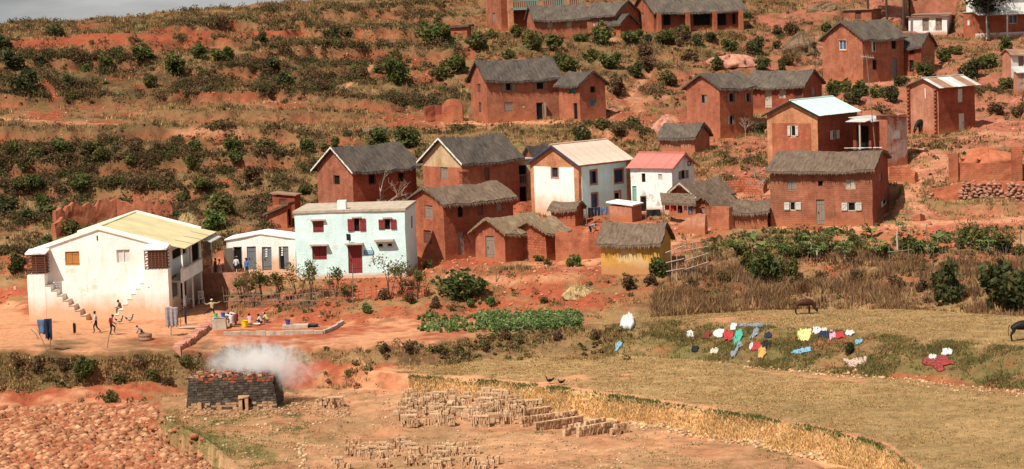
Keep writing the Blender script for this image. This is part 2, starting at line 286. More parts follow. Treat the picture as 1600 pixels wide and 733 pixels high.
# ================================================================== TERRAIN
# each line runs across the hillside: (px, py, v); v < 60 is a height Z, otherwise a distance Y in metres
LINES = [
 [(-500,860,2.2),(0,860,2.2),(1350,860,2.2),(1480,860,3.4),(1600,860,3.4),(2100,860,3.4)],
 [(-500,640,2.3),(0,632,2.3),(200,628,2.3),(300,612,2.3),(440,605,2.3),(560,606,2.3),(620,613,2.3),(800,636,2.05),(1000,665,2.0),(1200,703,2.0),(1350,737,2.0),(1425,766,2.1),(1480,835,3.4),(1600,850,3.4),(2100,850,3.4)],
 [(-500,615,2.9),(0,611,3.0),(120,604,3.1),(300,590,3.2),(440,585,3.4),(590,583,3.5),(700,590,3.5),(850,601,3.5),(1000,622,3.5),(1150,645,3.5),(1300,672,3.5),(1390,697,3.5),(1435,732,3.5),(1465,790,3.5),(1600,830,3.5),(2100,830,3.5)],
 [(-500,585,3.8),(0,580,4.2),(200,577,4.2),(300,572,4.0),(440,562,4.2),(560,564,4.0),(640,572,3.55),(800,560,3.55),(950,556,3.55),(1050,560,3.55),(1200,578,3.55),(1400,593,3.55),(1600,612,3.55),(2100,655,3.55)],
 [(-500,552,5.6),(0,547,5.7),(150,549,5.7),(250,547,5.7),(300,549,5.5),(420,541,5.0),(560,541,5.0),(700,531,5.0),(850,515,5.1),(940,508,5.3),(1050,503,5.5),(1200,511,5.5),(1400,526,5.5),(1600,546,5.5),(2100,580,5.5)],
 [(-500,490,6.0),(0,478,6.1),(42,484,6.1),(320,457,6.2),(350,480,5.8),(400,503,5.2),(520,506,5.1),(650,504,5.1),(800,492,5.2),(900,500,5.3),(1000,497,5.5),(1100,490,5.6),(1200,483,5.6),(1400,482,5.6),(1600,492,5.6),(2100,520,5.6)],
 [(-500,450,7.6),(0,440,7.6),(200,430,7.6),(330,428,7.6),(470,432,7.6),(650,432,7.6),(700,427,7.8),(800,422,7.9),(935,432,7.6),(1000,442,7.2),(1040,428,7.8),(1100,407,8.4),(1200,402,8.5),(1400,397,8.5),(1600,404,8.4),(2100,420,8.4)],
 [(-500,405,203),(0,400,203),(200,402,202),(330,397,201),(470,397,200),(650,405,197),(750,405,197),(870,401,195),(935,395,195),(1060,365,194),(1200,355,192),(1400,350,192),(1450,358,191),(1600,353,190),(2100,370,186)],
 [(-500,355,213),(0,350,214),(200,368,211),(330,355,210),(420,355,209),(560,345,211),(700,343,211),(850,338,206),(1000,336,205),(1060,345,203),(1150,335,203),(1250,314,203),(1400,303,203),(1450,312,202),(1600,309,200),(2100,320,196)],
 [(-500,300,220),(0,292,222),(200,303,221),(400,310,217),(560,300,219),(700,290,220),(850,290,217),(1000,285,214),(1100,280,213),(1250,272,213),(1400,266,212),(1450,282,206),(1480,285,204),(1600,282,203),(2100,290,200)],
 [(-500,272,225),(0,266,227),(200,262,227),(400,255,225),(560,240,228),(700,225,230),(800,220,230),(900,222,228),(1000,240,223),(1100,245,221),(1200,238,222),(1300,232,223),(1400,225,221),(1500,226,219),(1600,216,219),(2100,220,215)],
 [(-500,222,230),(0,215,231),(200,208,232),(300,205,233),(400,210,233),(560,205,236),(700,197,238),(800,193,239),(900,189,239),(1000,205,234),(1100,222,230),(1180,214,232),(1300,205,233),(1400,208,232),(1500,208,231),(1600,206,228),(2100,215,224)],
 [(-500,165,243),(0,160,245),(200,158,246),(400,150,247),(560,160,247),(700,183,243),(800,178,244),(950,180,243),(1000,178,241),(1100,200,236),(1200,185,238),(1300,178,240),(1400,182,239),(1500,195,236),(1600,188,235),(2100,195,231)],
 [(-500,118,251),(0,110,252),(200,115,252),(400,110,255),(560,120,255),(700,130,254),(800,122,254),(950,130,252),(1000,135,252),(1100,140,252),(1200,140,254),(1300,130,258),(1400,126,259),(1500,148,250),(1600,148,248),(2100,150,244)],
 [(-500,80,258),(0,72,260),(200,70,261),(400,63,266),(560,80,266),(700,76,268),(800,66,271),(900,70,271),(1000,80,268),(1100,90,266),(1200,95,265),(1300,111,264),(1400,113,264),(1500,100,263),(1600,95,262),(2100,95,258)],
 [(-500,66,263),(0,56,266),(200,52,268),(400,45,275),(560,50,279),(700,45,284),(800,48,283),(900,48,285),(1000,42,287),(1100,44,288),(1200,46,287),(1300,50,286),(1400,53,284),(1500,60,280),(1600,62,278),(2100,62,274)],
 [(-500,56,271),(0,37,275),(100,33,277),(200,23,280),(300,16,286),(400,8,292),(480,1,298),(600,-9,306),(800,-24,316),(1200,-42,325),(1600,-62,330),(2100,-80,330)],
]
NCOL = 620
cpx = np.linspace(-480, 2080, NCOL)
def _smooth(a, s):
    k = int(3*s)+1; x = np.arange(-k, k+1); g = np.exp(-x*x/(2*s*s)); g /= g.sum()
    return np.convolve(np.pad(a, k, mode='edge'), g, mode='valid')
lp, ld = [], []
for ln in LINES:
    P = np.array([q[0] for q in ln], float); Yp = np.array([q[1] for q in ln], float)
    D = np.array([(atz(q[0], q[1], q[2]).y if q[2] < 60 else q[2]) for q in ln])
    a = _smooth(np.interp(cpx, P, Yp), 5.0); d = _smooth(np.interp(cpx, P, D), 5.0)
    k = len(lp); wob = (fbm(cpx/70.0+k*13.1, cpx*0+k*7.7, 4)-.5)
    a = a+wob*(10 if 7 <= k <= 15 else np.where(cpx < 620, 8, 4) if k in (2, 3, 4) else 3); lp.append(a); ld.append(d)
for k in range(1, len(lp)):
    lp[k] = np.minimum(lp[k], lp[k-1]-1.5); ld[k] = np.maximum(ld[k], ld[k-1]+.35)
rows_py, rows_d, rows_s = [], [], []
near = [(45, 1.0), (80, 1.5)]
for k in range(len(lp)-1):
    n = int(max(3, min(70, np.max(np.abs(lp[k]-lp[k+1])[100:-100])/1.7)))
    for i in range(n):
        t = i/n; rows_py.append(None); rows_d.append((k, t)); rows_s.append(k+t)
rows_s.append(len(lp)-1.0); rows_d.append((len(lp)-2, 1.0))
NR = len(rows_d)
Z0 = np.zeros((NR, NCOL)); PXg = np.tile(cpx, (NR, 1)); PYg = np.zeros((NR, NCOL)); POS = np.zeros((NR, NCOL, 3)); SG = np.tile(np.array(rows_s)[:, None], (1, NCOL))
fv, rv, uvv = np.array(Fv), np.array(Rv), np.array(Uv)
def at_np(px, py, Y):
    d = fv[None]+rv[None]*((px-W0/2)/FP)[:, None]+uvv[None]*((H0/2-py)/FP)[:, None]
    p = d*(Y/d[:, 1])[:, None]; p[:, 2] += CAMZ; return p
# positions are blended in world space between the lines so that terraces stay flat and banks straight
LP = [at_np(cpx, lp[k], ld[k]) for k in range(len(lp))]
for r, (k, t) in enumerate(rows_d):
    POS[r] = LP[k]*(1-t)+LP[k+1]*t
def proj_np(P):
    q = P-np.array([0, 0, CAMZ]); w = q@fv
    return W0/2+FP*(q@rv)/w, H0/2-FP*(q@uvv)/w
X, Y, Z = POS[..., 0], POS[..., 1], POS[..., 2]
# relief: banks are rough, terraces nearly smooth
STEEP = {1: .5, 2: .35, 3: .6, 5: .7, 6: .4, 7: .6, 8: .7, 9: .7, 10: .6, 11: .35, 12: .9, 13: .9, 14: .6, 15: .8, 0: .26, 4: .12}
amp = np.array([STEEP[min(15, int(s))] for s in rows_s]); amp = _smooth(amp, 3.0)[:, None]
fieldmask = ((PXg > 620) & (SG > 1.9) & (SG < 3.05)) | ((PXg > 980) & (SG > 4) & (SG < 5.02))
amp = np.where(fieldmask, .1, amp); amp = np.where((SG < .93) & (PXg < 250), .75, amp)
rel = (fbm(X/3.2, Y/3.2, 4)-.5)*1.1+(fbm(X/.9+40, Y/.9, 3)-.5)*.35
Z += rel*amp
# ravines on the bare slopes
Z -= np.clip((fbm(X/1.6+9, Y/5.0+3, 3)-.56)*4, 0, 1)*amp*.5
BAND = np.zeros((NR, NCOL)); CUT = np.zeros((NR, NCOL))
def step(pts, hgt, band=1.0, cut=1.0, dpx=11.0):
    """terrace edge: ground above the traced line is lifted, below it is cut down, grass thickens on the lip and bare soil shows on the cut face"""
    P = np.array(pts, float); py = np.interp(cpx, P[:, 0], P[:, 1]); py = py+(fbm(cpx/28+P[0, 1], cpx*0+P[0, 1], 4)-.5)*9
    end = np.clip((cpx-P[0, 0])/40, 0, 1)*np.clip((P[-1, 0]-cpx)/40, 0, 1)*(.5+1.0*vnoise(cpx/60+P[0, 1], cpx*0+3))
    s_ = py[None, :]-proj_np(POS.reshape(-1, 3))[1].reshape(NR, NCOL)
    Z[:] += hgt*1.35*end[None]*np.tanh(s_/1.6)*np.exp(-np.abs(s_)/dpx)
    BAND[:] += band*end[None]*np.exp(-((s_-3.0)/3.2)**2); CUT[:] += cut*end[None]*np.exp(-((s_+2.0)/2.6)**2)
for st in [([(-150,76),(120,74),(260,70),(420,64),(480,60)],.5), ([(240,47),(330,44),(420,40),(510,35)],.4), ([(380,28),(567,22),(720,12)],.45), ([(380,56),(480,52),(550,52),(655,52),(700,55)],.45), ([(380,86),(480,79),(560,85),(620,85),(745,88)],.45),
 ([(-150,160),(0,159),(200,157),(330,155),(440,149),(520,160),(650,170)],.55), ([(230,184),(330,182),(420,184),(520,184),(610,188)],.5), ([(-150,214),(150,211),(290,208),(420,213),(480,216)],.5), ([(-150,268),(0,266),(200,260),(380,256),(490,250)],.45), ([(-150,304),(0,302),(60,298),(200,302),(420,302)],.35),
 ([(-100,104),(60,100),(160,98),(280,104)],.4), ([(300,118),(400,112),(480,116)],.4), ([(1070,62),(1180,72),(1280,62)],.35), ([(1480,150),(1560,153),(1660,150)],.4), ([(880,205),(960,207),(1045,213)],.35), ([(560,24),(700,32),(760,30)],.3), ([(960,112),(1060,118),(1120,112)],.35), ([(216,660),(250,672),(290,690),(330,708),(376,732)],.6,.4,.2), ([(255,646),(330,662),(420,676)],.15,.5,.3), ([(480,672),(560,668),(640,676)],.2,.1,.5), ([(1180,80),(1240,96),(1290,90)],.3), ([(1395,232),(1440,238),(1490,240)],.3), ([(1430,322),(1520,330),(1660,324)],.35,.8,.6), ([(1120,262),(1160,268),(1200,262)],.35), ([(1540,172),(1600,176),(1660,170)],.4), ([(700,432),(800,436),(930,440)],.25,.4,.8), ([(520,450),(620,448),(700,452)],.3,.5,.6), ([(1000,150),(1050,158),(1075,160)],.4), ([(940,240),(990,246),(1030,250)],.3,.6,.6), ([(1330,176),(1400,180),(1410,184)],.3)]: step(*st)
INH = np.zeros((NR, NCOL), bool)      # under buildings: nothing grows there
def pad(cx, cy, ang, hx, hy, z, margin=1.2):
    ca, sa = math.cos(ang), math.sin(ang); dx = X-cx; dy = Y-cy
    lx = np.abs(dx*ca+dy*sa)-hx; ly = np.abs(-dx*sa+dy*ca)-hy
    dist = np.maximum(np.maximum(lx, ly), 0); w = np.clip(1-dist/margin, 0, 1); w = w*w*(3-2*w)
    Z[:] = Z*(1-w)+z*w
    INH[:] |= dist < .25
def _cell(px):
    c = (px-cpx[0])/(cpx[1]-cpx[0]); i = int(max(0, min(NCOL-2, math.floor(c)))); return i, c-i
_colpy = {}
def G(px, py):
    """point of the ground seen at pixel (px, py): nearest row whose undisturbed projection reaches py"""
    i, f = _cell(px)
    P = POS[:, i]*(1-f)+POS[:, i+1]*f
    if not _colpy.get('all') is None: pyc = _colpy['all'][:, i]*(1-f)+_colpy['all'][:, i+1]*f
    else: pyc = proj_np(P)[1]
    r = np.searchsorted(-pyc, -py); r = max(1, min(NR-1, int(r)))
    a, b = pyc[r-1], pyc[r]; t = 0 if abs(a-b) < 1e-6 else max(0, min(1, (a-py)/(a-b)))
    return Vector(P[r-1]*(1-t)+P[r]*t)
_colpy['all'] = np.stack([proj_np(POS[:, i]-np.stack([0*X[:, i], 0*X[:, i], (rel*amp)[:, i]], 1))[1] for i in range(NCOL)], 1)
_colpy['all'] = np.minimum.accumulate(_colpy['all'], axis=0)
def GZ(x, y):
    """ground height under a world point"""
    px = proj((x, y, 12))[0]; i, f = _cell(px)
    best = None
    for _ in range(3):
        Yc = Y[:, i]*(1-f)+Y[:, i+1]*f; Zc = Z[:, i]*(1-f)+Z[:, i+1]*f
        z = float(np.interp(y, Yc, Zc)); px = proj((x, y, z))[0]; i, f = _cell(px)
    return z
# ------------------------------------------------------------------ soil and cover colours
PAL = np.array([(.325, .082, .04), (.54, .255, .135), (.255, .155, .072), (.15, .12, .045), (.10, .065, .032)])  # red earth, dust, dry grass, olive grass, brush floor
T = {0: [(-500,.75,.25,0,0,0),(230,.75,.25,0,0,0),(300,.25,.15,.3,.3,0),(450,.3,.15,.25,.3,0),(520,.14,.28,.55,.03,0),(900,.14,.25,.58,.03,0),(1050,.2,.15,.5,.15,0),(1350,.2,.1,.5,.2,0),(1600,0,0,.75,.25,0)],
 1: [(-500,1,0,0,0,0),(200,.9,.1,0,0,0),(300,.5,0,.2,.1,.2),(440,.85,.1,0,0,.05),(580,.6,.3,.1,0,0),(680,.1,.55,.35,0,0),(1300,.15,.5,.35,0,0),(1600,0,0,.7,.3,0)],
 2: [(-500,.15,0,.4,.2,.25),(300,.2,0,.4,.2,.2),(430,.8,.1,0,0,.1),(580,.8,.15,.05,0,0),(650,.1,.15,.65,.1,0),(900,.03,.05,.72,.2,0),(1600,.04,0,.72,.24,0)],
 3: [(-500,.1,0,.4,.2,.3),(300,.15,0,.4,.2,.25),(420,.5,0,.2,.05,.25),(560,.3,0,.3,.05,.35),(900,.15,0,.4,.1,.35),(980,.1,0,.4,.45,.05),(1600,.12,0,.33,.5,.05)],
 4: [(-500,.1,.75,.1,.05,0),(-20,.05,.95,0,0,0),(330,.05,.95,0,0,0),(380,.6,.4,0,0,0),(600,.5,.5,0,0,0),(900,.4,.45,.15,0,0),(970,.05,.05,.7,.2,0),(1600,.03,0,.75,.22,0)],
 5: [(-500,.8,0,.2,0,0),(40,.8,0,.2,0,0),(330,.4,.1,.4,0,.1),(500,.5,0,.3,.05,.15),(600,.75,0,.15,0,.1),(930,.6,0,.3,0,.1),(1030,.2,0,.6,0,.2),(1600,.12,0,.55,.05,.28)],
 6: [(-500,.4,0,.2,.1,.3),(300,.4,.1,.2,.1,.2),(340,.8,.2,0,0,0),(650,.75,.2,.05,0,0),(950,.55,.3,.15,0,0),(1060,.5,.1,.3,0,.1),(1600,.45,.1,.3,.05,.1)],
 7: [(-500,.1,0,.4,.1,.4),(300,.12,0,.4,.1,.38),(400,.45,.05,.35,0,.15),(520,.7,.2,.1,0,0),(1000,.65,.3,.05,0,0),(1200,.5,.25,.2,0,.05),(1400,.4,.15,.3,.1,.05),(1600,.4,.15,.3,.1,.05)],
 8: [(-500,.05,0,.33,.12,.5),(300,.06,0,.34,.12,.48),(480,.18,0,.4,.12,.3),(700,.5,.1,.4,0,0),(1000,.45,.1,.4,.05,0),(1200,.5,.1,.3,0,.1),(1400,.45,.15,.3,.05,.05),(1600,.4,.15,.3,.1,.05)],
 9: [(-500,.07,0,.38,.12,.43),(400,.12,0,.38,.12,.38),(700,.2,0,.5,.2,.1),(1000,.2,.05,.45,.3,0),(1150,.35,0,.35,.05,.25),(1400,.45,.15,.3,.05,.05),(1600,.5,.15,.25,.05,.05)],
 10: [(-500,.1,0,.3,.1,.5),(300,.14,.03,.3,.1,.43),(420,.2,.05,.33,.08,.34),(700,.15,.05,.5,.2,.1),(1000,.2,.1,.45,.25,0),(1150,.4,.05,.35,.1,.1),(1400,.42,.15,.3,.08,.05),(1600,.42,.2,.28,.05,.05)],
 11: [(-500,.2,.03,.7,.07,0),(250,.25,.08,.6,.07,0),(420,.3,.12,.5,.05,.03),(620,.35,.1,.45,.05,.05),(800,.25,.35,.35,.05,0),(1000,.45,.3,.2,.05,0),(1250,.4,.15,.3,.1,.05),(1600,.45,.3,.2,.05,0)],
 12: [(-500,.2,0,.27,.08,.45),(350,.22,.02,.25,.08,.43),(480,.12,.02,.31,.08,.47),(700,.12,0,.4,.08,.4),(900,.2,0,.35,.1,.35),(1000,.5,.25,.2,0,.05),(1100,.35,.1,.4,.05,.1),(1400,.45,.1,.25,.1,.1),(1600,.55,.15,.2,.1,0)],
 13: [(-500,.08,0,.32,.12,.48),(350,.08,0,.32,.12,.48),(600,.15,0,.5,.05,.3),(900,.15,0,.4,.2,.25),(1000,.25,.05,.45,.05,.2),(1250,.5,.1,.3,.05,.05),(1600,.4,.05,.35,.15,.05)],
 14: [(-500,.6,0,.3,.1,0),(300,.6,0,.3,.1,0),(420,.4,0,.5,.05,.05),(700,.18,0,.6,.08,.14),(900,.15,0,.45,.25,.15),(1100,.2,.05,.45,.1,.2),(1300,.4,.1,.35,.05,.1),(1600,.4,.1,.4,.05,.05)],
 15: [(-500,.12,0,.55,.15,.18),(250,.15,0,.65,.1,.1),(500,.08,0,.8,.05,.07),(800,.2,0,.6,.05,.15),(1200,.35,0,.45,.05,.15),(1600,.35,.05,.45,.05,.1)]}
Wt = np.zeros((NR, NCOL, 5))
for r, s in enumerate(rows_s):
    k = int(min(15, s)); tb = np.array(T[k], float)
    tb2 = np.array(T[min(15, k+1)], float); t = s-k if k < 15 else 0; t = max(0, (t-.72)/.28)*.5; tb0 = np.array(T[max(0, k-1)], float); t0 = max(0, (.28-(s-k))/.28)*.5
    for c in range(5):
        w = np.interp(cpx, tb[:, 0], tb[:, c+1])*(1-t-t0)+np.interp(cpx, tb2[:, 0], tb2[:, c+1])*t+np.interp(cpx, tb0[:, 0], tb0[:, c+1])*t0
        Wt[r, :, c] = w
sharp = 1.0
for c in range(5):
    nn = fbm(X/5.5+c*31, Y/4.0+c*17, 5)*.6+fbm(X/1.1+c*11, Y/.8+c*5, 3)*.4
    Wt[..., c] = (Wt[..., c]+.015)*np.exp((nn-.5)*9)
Wt = Wt**1.8; Wt /= Wt.sum(-1, keepdims=True)
b_ = np.clip(BAND*.75, 0, .85)[..., None]; Wt = Wt*(1-b_)+np.array([0, 0, .35, .15, .5])*b_
b_ = np.clip(CUT*.5*(.3+1.2*fbm(X/2+8, Y/2, 3)), 0, .9)[..., None]; Wt = Wt*(1-b_)+np.array([.86, .14, 0, 0, 0])*b_
def paint(kind, pts, wid, amt=1.0):
    """worn strip along a trail (pixel path traced on the ground): shifts the cover to one kind"""
    P = np.array(pts, float); best = np.full(PXg.shape, 1e9); PYv = _colpy['all']
    for a, b in zip(P, P[1:]):
        d = b-a; t = np.clip(((PXg-a[0])*d[0]+(PYv-a[1])*d[1])/(d@d), 0, 1)
        best = np.minimum(best, np.hypot(PXg-(a[0]+t*d[0]), (PYv-(a[1]+t*d[1]))*1.3))
    best += (fbm(X/1.2+3, Y/1.2+8, 3)-.5)*wid*1.6
    w = np.clip(1.4-best/wid, 0, 1)*amt
    oh = np.zeros(5); oh[kind] = 1
    Wt[:] = Wt*(1-w[..., None])+oh*w[..., None]
paint(4, [(640,616),(800,632),(1000,658),(1200,694),(1350,728)], 3, .7)
paint(1, [(596,583),(700,589),(850,600),(1000,621),(1150,644),(1300,671),(1390,696),(1436,731),(1470,790)], 2.6)
paint(3, [(640,592),(850,608),(1000,629),(1150,652),(1300,680),(1385,706),(1425,740)], 4, .75)
paint(1, [(520,149),(545,132),(562,118),(578,104),(583,98)], 4); paint(0, [(556,70),(561,45)], 4); paint(0, [(570,20),(573,14)], 3)
paint(1, [(-20,184),(60,189),(120,192),(180,194)], 2.5, .8); paint(1, [(400,160),(440,156),(470,152)], 3, .8)
paint(1, [(690,193),(740,193),(880,190)], 4); paint(1, [(985,145),(1000,130),(1018,108)], 5, .9); paint(1, [(905,196),(925,206),(950,208)], 3)
paint(1, [(1215,357),(1300,357),(1400,352),(1480,347),(1600,338)], 5, .9); paint(1, [(1432,290),(1420,305),(1428,322),(1450,335)], 6, .9)
paint(0, [(560,96),(620,94),(700,100)], 5, .5); paint(1, [(760,48),(790,47),(800,44)], 5); paint(1, [(1040,215),(1030,205),(1048,190)], 9, .9)
paint(1, [(1000,170),(985,150),(1005,160),(1040,150)], 7, .7); paint(1, [(930,55),(965,62)], 5, .8); paint(0, [(130,45),(140,48)], 6); paint(0, [(360,38),(365,36)], 5)
paint(0, [(-60,72),(0,70),(120,63),(260,58),(400,55),(470,52)], 8, 1.0); BAND[:] *= 1-.8*((SG > 13.6) & (SG < 14.6) & (PXg < 420) & (Wt[..., 0] > .7)); paint(0, [(230,48),(265,44)], 4, .8)
paint(0, [(70,130),(80,140),(85,150)], 9, .9); paint(1, [(270,205),(330,207),(380,208)], 8, .8); paint(0, [(0,222),(20,232)], 8, .9); paint(0, [(280,145),(330,148),(400,150)], 6, .8)
paint(1, [(1290,130),(1350,131),(1412,126),(1450,118)], 5, .8); paint(1, [(700,430),(800,440),(900,432)], 8, .6); paint(1, [(560,560),(575,578),(590,585)], 4)
paint(1, [(1415,235),(1450,240),(1480,250)], 9, .7); paint(0, [(1500,190),(1560,200),(1600,200)], 9, .8); paint(1, [(1530,210),(1600,212)], 6, .8)
paint(0, [(1270,445),(1300,440),(1600,438)], 9, .6); paint(2, [(890,450),(940,455),(990,450)], 9, .8); paint(1, [(1170,577),(1260,588),(1350,597)], 4, .6)
paint(0, [(1380,585),(1430,592),(1500,600),(1600,612)], 8, .7); paint(0, [(290,545),(330,560)], 8, .5)
paint(3, [(262,662),(330,688),(420,712)], 17, .9); paint(3, [(205,664),(240,682),(290,704),(350,738)], 3.5, .9); paint(3, [(500,690),(560,700)], 8, .5); paint(3, [(255,640),(300,655),(420,672),(520,680)], 6, .5); paint(1, [(230,670),(300,705),(370,735)], 7, .7)
Cg = Wt@PAL
fw = (fieldmask*.72*(1-np.clip(Wt[..., 1]*1.6, 0, 1)))[..., None]; Cg = Cg*(1-fw)+np.array([.34, .222, .10])*(.5+.9*fbm(X/1.3+2, Y/.9, 4))[..., None]*fw
yd = ((SG < 1) & (PXg > 250))[..., None]*np.clip(.75-.9*Wt[..., 3:4], 0, 1)*.75; Cg = Cg*(1-yd)+np.array([.40, .225, .12])*(.5+1.0*fbm(X/1.6+31, Y/1.2+4, 4))[..., None]*yd
bw_ = (((SG > 1.05) & (SG < 1.95) & (PXg > 640) & (PXg < 1440))*.8*np.clip(fbm(X/1.1, Y/1.1, 3)*2-.35, 0, 1))[..., None]; Cg = Cg*(1-bw_)+np.array([.62, .38, .17])*bw_
tone = (.78+.44*fbm(X/9, Y/9, 3))[..., None]; Cg = Cg*tone; up_shade = np.clip((SG-8)/4, 0, 1)[..., None]; Cg = Cg*(1-.2*up_shade)  # upper slopes darkened in the ground colour, standing in for cloud shade
pinkz = np.clip((PXg-950)/300, 0, 1)*np.clip((SG-6)/2, 0, 1)
Cg = Cg*(1-pinkz[..., None]*.5*(Wt[..., 0:1]+Wt[..., 1:2]))+np.array([.42, .17, .115])*pinkz[..., None]*.5*(Wt[..., 0:1]+Wt[..., 1:2])
def finish_ground():
    # sheet in front of the valley and behind the ridge, so that it reaches the horizon
    rows = [np.stack([cpx*0+(cpx-800)*y/FP*1.0, cpx*0+y, cpx*0+z], 1) for y, z in ((-60, -2), (40, 1.2), (90, 1.9))]
    back = [np.stack([X[-1]*s, Y[-1]*s, Z[-1]-dz], 1) for s, dz in ((1.03, .6), (1.1, 4), (1.4, 14), (3, 24), (12, 28), (25, 28))]
    rows[0][:, 0] = np.linspace(-400, 400, NCOL)
    V = np.concatenate([np.stack(rows), POS, np.stack(back)], 0); n = V.shape[0]
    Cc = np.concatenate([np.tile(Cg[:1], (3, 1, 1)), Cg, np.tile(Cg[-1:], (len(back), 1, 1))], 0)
    idx = np.arange(n*NCOL).reshape(n, NCOL)
    F = np.stack([idx[:-1, :-1], idx[:-1, 1:], idx[1:, 1:], idx[1:, :-1]], -1).reshape(-1, 4)
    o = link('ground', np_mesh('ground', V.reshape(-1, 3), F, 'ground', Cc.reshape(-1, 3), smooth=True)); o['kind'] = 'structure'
    return o
# ================================================================== BUILDINGS
def solve_len(P, d, px):
    """length along horizontal direction d from P whose end projects to column px"""
    lo, hi = .05, 60.
    x0 = proj(P)[0]; sgn = 1 if px > x0 else -1
    for _ in range(50):
        m = (lo+hi)/2
        if (proj(P+d*m)[0]-px)*sgn < 0: lo = m
        else: hi = m
    return (lo+hi)/2
def solve_h(P, py):
    lo, hi = -5., 60.
    for _ in range(50):
        m = (lo+hi)/2
        if proj(P+Vector((0, 0, m)))[1] > py: lo = m
        else: hi = m
    return (lo+hi)/2
class House:
    def __init__(s, name, label, xl, xc, xr, yb, ye, th, d=None, peak=None, gable='L', cat='house', frac=.5, base=1.2, pad_m=1.2, wig=.03, wl=None, wr=None, group=None, sink=0.0):
        th = R(th); s.th = th
        P = G(xc, yb) if d is None else at(xc, yb, d)
        s.P = P; s.dr = Vector((math.cos(th), math.sin(th), 0)); s.dl = Vector((-math.sin(th), math.cos(th), 0))
        s.wr = wr or solve_len(P, s.dr, xr); s.wl = wl or solve_len(P, s.dl, xl); s.h = solve_h(P, ye); s.gable = gable; s.frac = frac; s.base = base; s.wig = wig
        s.hp = None
        if peak is not None:
            m = P+(s.dl*s.wl*frac if gable == 'L' else s.dr*s.wr*frac); s.hp = solve_h(m, peak)
        s.o = empty(name, P, th); tag(s.o, label, cat, group); s.seed = random.uniform(0, 100)
        c = P+s.dr*s.wr/2+s.dl*s.wl/2
        pad(c.x, c.y, th, s.wr/2+.15, s.wl/2+.15, P.z-.06-sink, pad_m)
        s.op = {'L': [], 'R': []}
    def uv(s, face, px, py):
        """pixel -> (u, v) in metres on face L (x = 0) or R (y = 0)"""
        n = s.dr if face == 'L' else s.dl; a = s.dl if face == 'L' else s.dr
        r = ray(px, py); C = Vector((0, 0, CAMZ)); t = (s.P-C).dot(n)/r.dot(n); q = C+r*t-s.P
        return q.dot(a), q.z
    def loc(s, face, u, v, out=0.0):
        return Vector((-out, u, v)) if face == 'L' else Vector((u, -out, v))
    def disp(s, p):
        return p+mnoise.noise_vector(Vector(p)*.55+Vector((s.seed, 0, 0)))*s.wig*1.6+mnoise.noise_vector(Vector(p)*1.9+Vector((0, s.seed, 0)))*s.wig*.5
    def rect(s, face, r):
        u0, v1 = s.uv(face, r[0], r[1]); u1, v0 = s.uv(face, r[2], r[3])
        ua, va = s.uv(face, r[0], r[3]); ub, vb = s.uv(face, r[2], r[1])
        W = s.wl if face == 'L' else s.wr
        u = sorted(((u0+ua)/2, (u1+ub)/2)); v = sorted(((v0+va)/2, (v1+vb)/2))
        return max(.08, u[0]), max(0, v[0]), min(W-.08, u[1]), v[1]
    def wall(s, face, mat, name='wall', split=None):
        """outer skin of one wall with reveals; face L, R or the hidden backs BL (x = wr), BR (y = wl); split = (height, material) for a gable of another finish"""
        W = s.wl if face in ('L', 'BL') else s.wr
        isg = s.hp is not None and s.gable == face[-1]
        ops = s.op.get(face, []); dep = .2
        us = {0., W}; vs_ = {-s.base, 0., s.h}
        for o in ops: us |= {o[0], o[2]}; vs_ |= {o[1], min(o[3], s.h)}
        if isg: us.add(W*s.frac)
        def dense(a, st):
            a = sorted(a); r = []
            for p, q in zip(a, a[1:]):
                n = max(1, int(math.ceil((q-p)/st))); r += [p+(q-p)*i/n for i in range(n)]
            return r+[a[-1]]
        us = [x for x in dense(us, .7)]; vv = dense(vs_, .7); mb = MB()
        def pt(u, v, out=0.):
            q = {'L': Vector((-out, u, v)), 'R': Vector((u, -out, v)), 'BL': Vector((s.wr+out, u, v)), 'BR': Vector((u, s.wl+out, v))}[face]
            return s.disp(q)-(s.loc(face, 0, 0, 0) if False else Vector((0, 0, 0)))
        flip = face in ('L', 'BR')
        def put(q, uvq, m=0):
            if flip: q = q[::-1]; uvq = uvq[::-1]
            mb.face(q, m, uvq)
        for a, b in zip(us, us[1:]):
            for c, d in zip(vv, vv[1:]):
                mu, mv = (a+b)/2, (c+d)/2
                if any(o[0] < mu < o[2] and o[1] < mv < o[3] for o in ops): continue
                put([pt(a, c), pt(b, c), pt(b, d), pt(a, d)], [(a, c), (b, c), (b, d), (a, d)], 1 if split and mv > split[0] else 0)
            if isg:
                def top(u):
                    k = W*s.frac; return s.h+(s.hp-s.h)*(u/k if u <= k else (W-u)/(W-k))
                q = [pt(a, s.h), pt(b, s.h), pt(b, top(b)), pt(a, top(a))]; w = [(a, s.h), (b, s.h), (b, top(b)), (a, top(a))]
                if top(a) <= s.h+1e-6: q, w = q[:3], w[:3]
                elif top(b) <= s.h+1e-6: q = [q[0], q[1], q[3]]; w = [w[0], w[1], w[3]]
                put(q, w, 1 if split else 0)
        for o in ops:      # reveals
            u0, v0, u1, v1 = o[:4]; v1 = min(v1, s.h)
            for (a, b) in (((u0, v0), (u1, v0)), ((u1, v0), (u1, v1)), ((u1, v1), (u0, v1)), ((u0, v1), (u0, v0))):
                put([pt(*a), pt(*a, out=-dep), pt(*b, out=-dep), pt(*b)], [(a[0], a[1]), (a[0]+.2, a[1]), (b[0]+.2, b[1]), (b[0], b[1])])
        mats = [mat]+([split[1]] if split else [])
        return mb.build(name, mats, s.o, merge=False)
    # ---- openings -------------------------------------------------
    def _fb(s, face, mb, u0, v0, u1, v1, o0, o1, mat=0):
        """box on a face between outward offsets o0..o1"""
        if face == 'L': mb.box(-o1, u0, v0, -o0, u1, v1, mat)
        else: mb.box(u0, -o1, v0, u1, -o0, v1, mat)
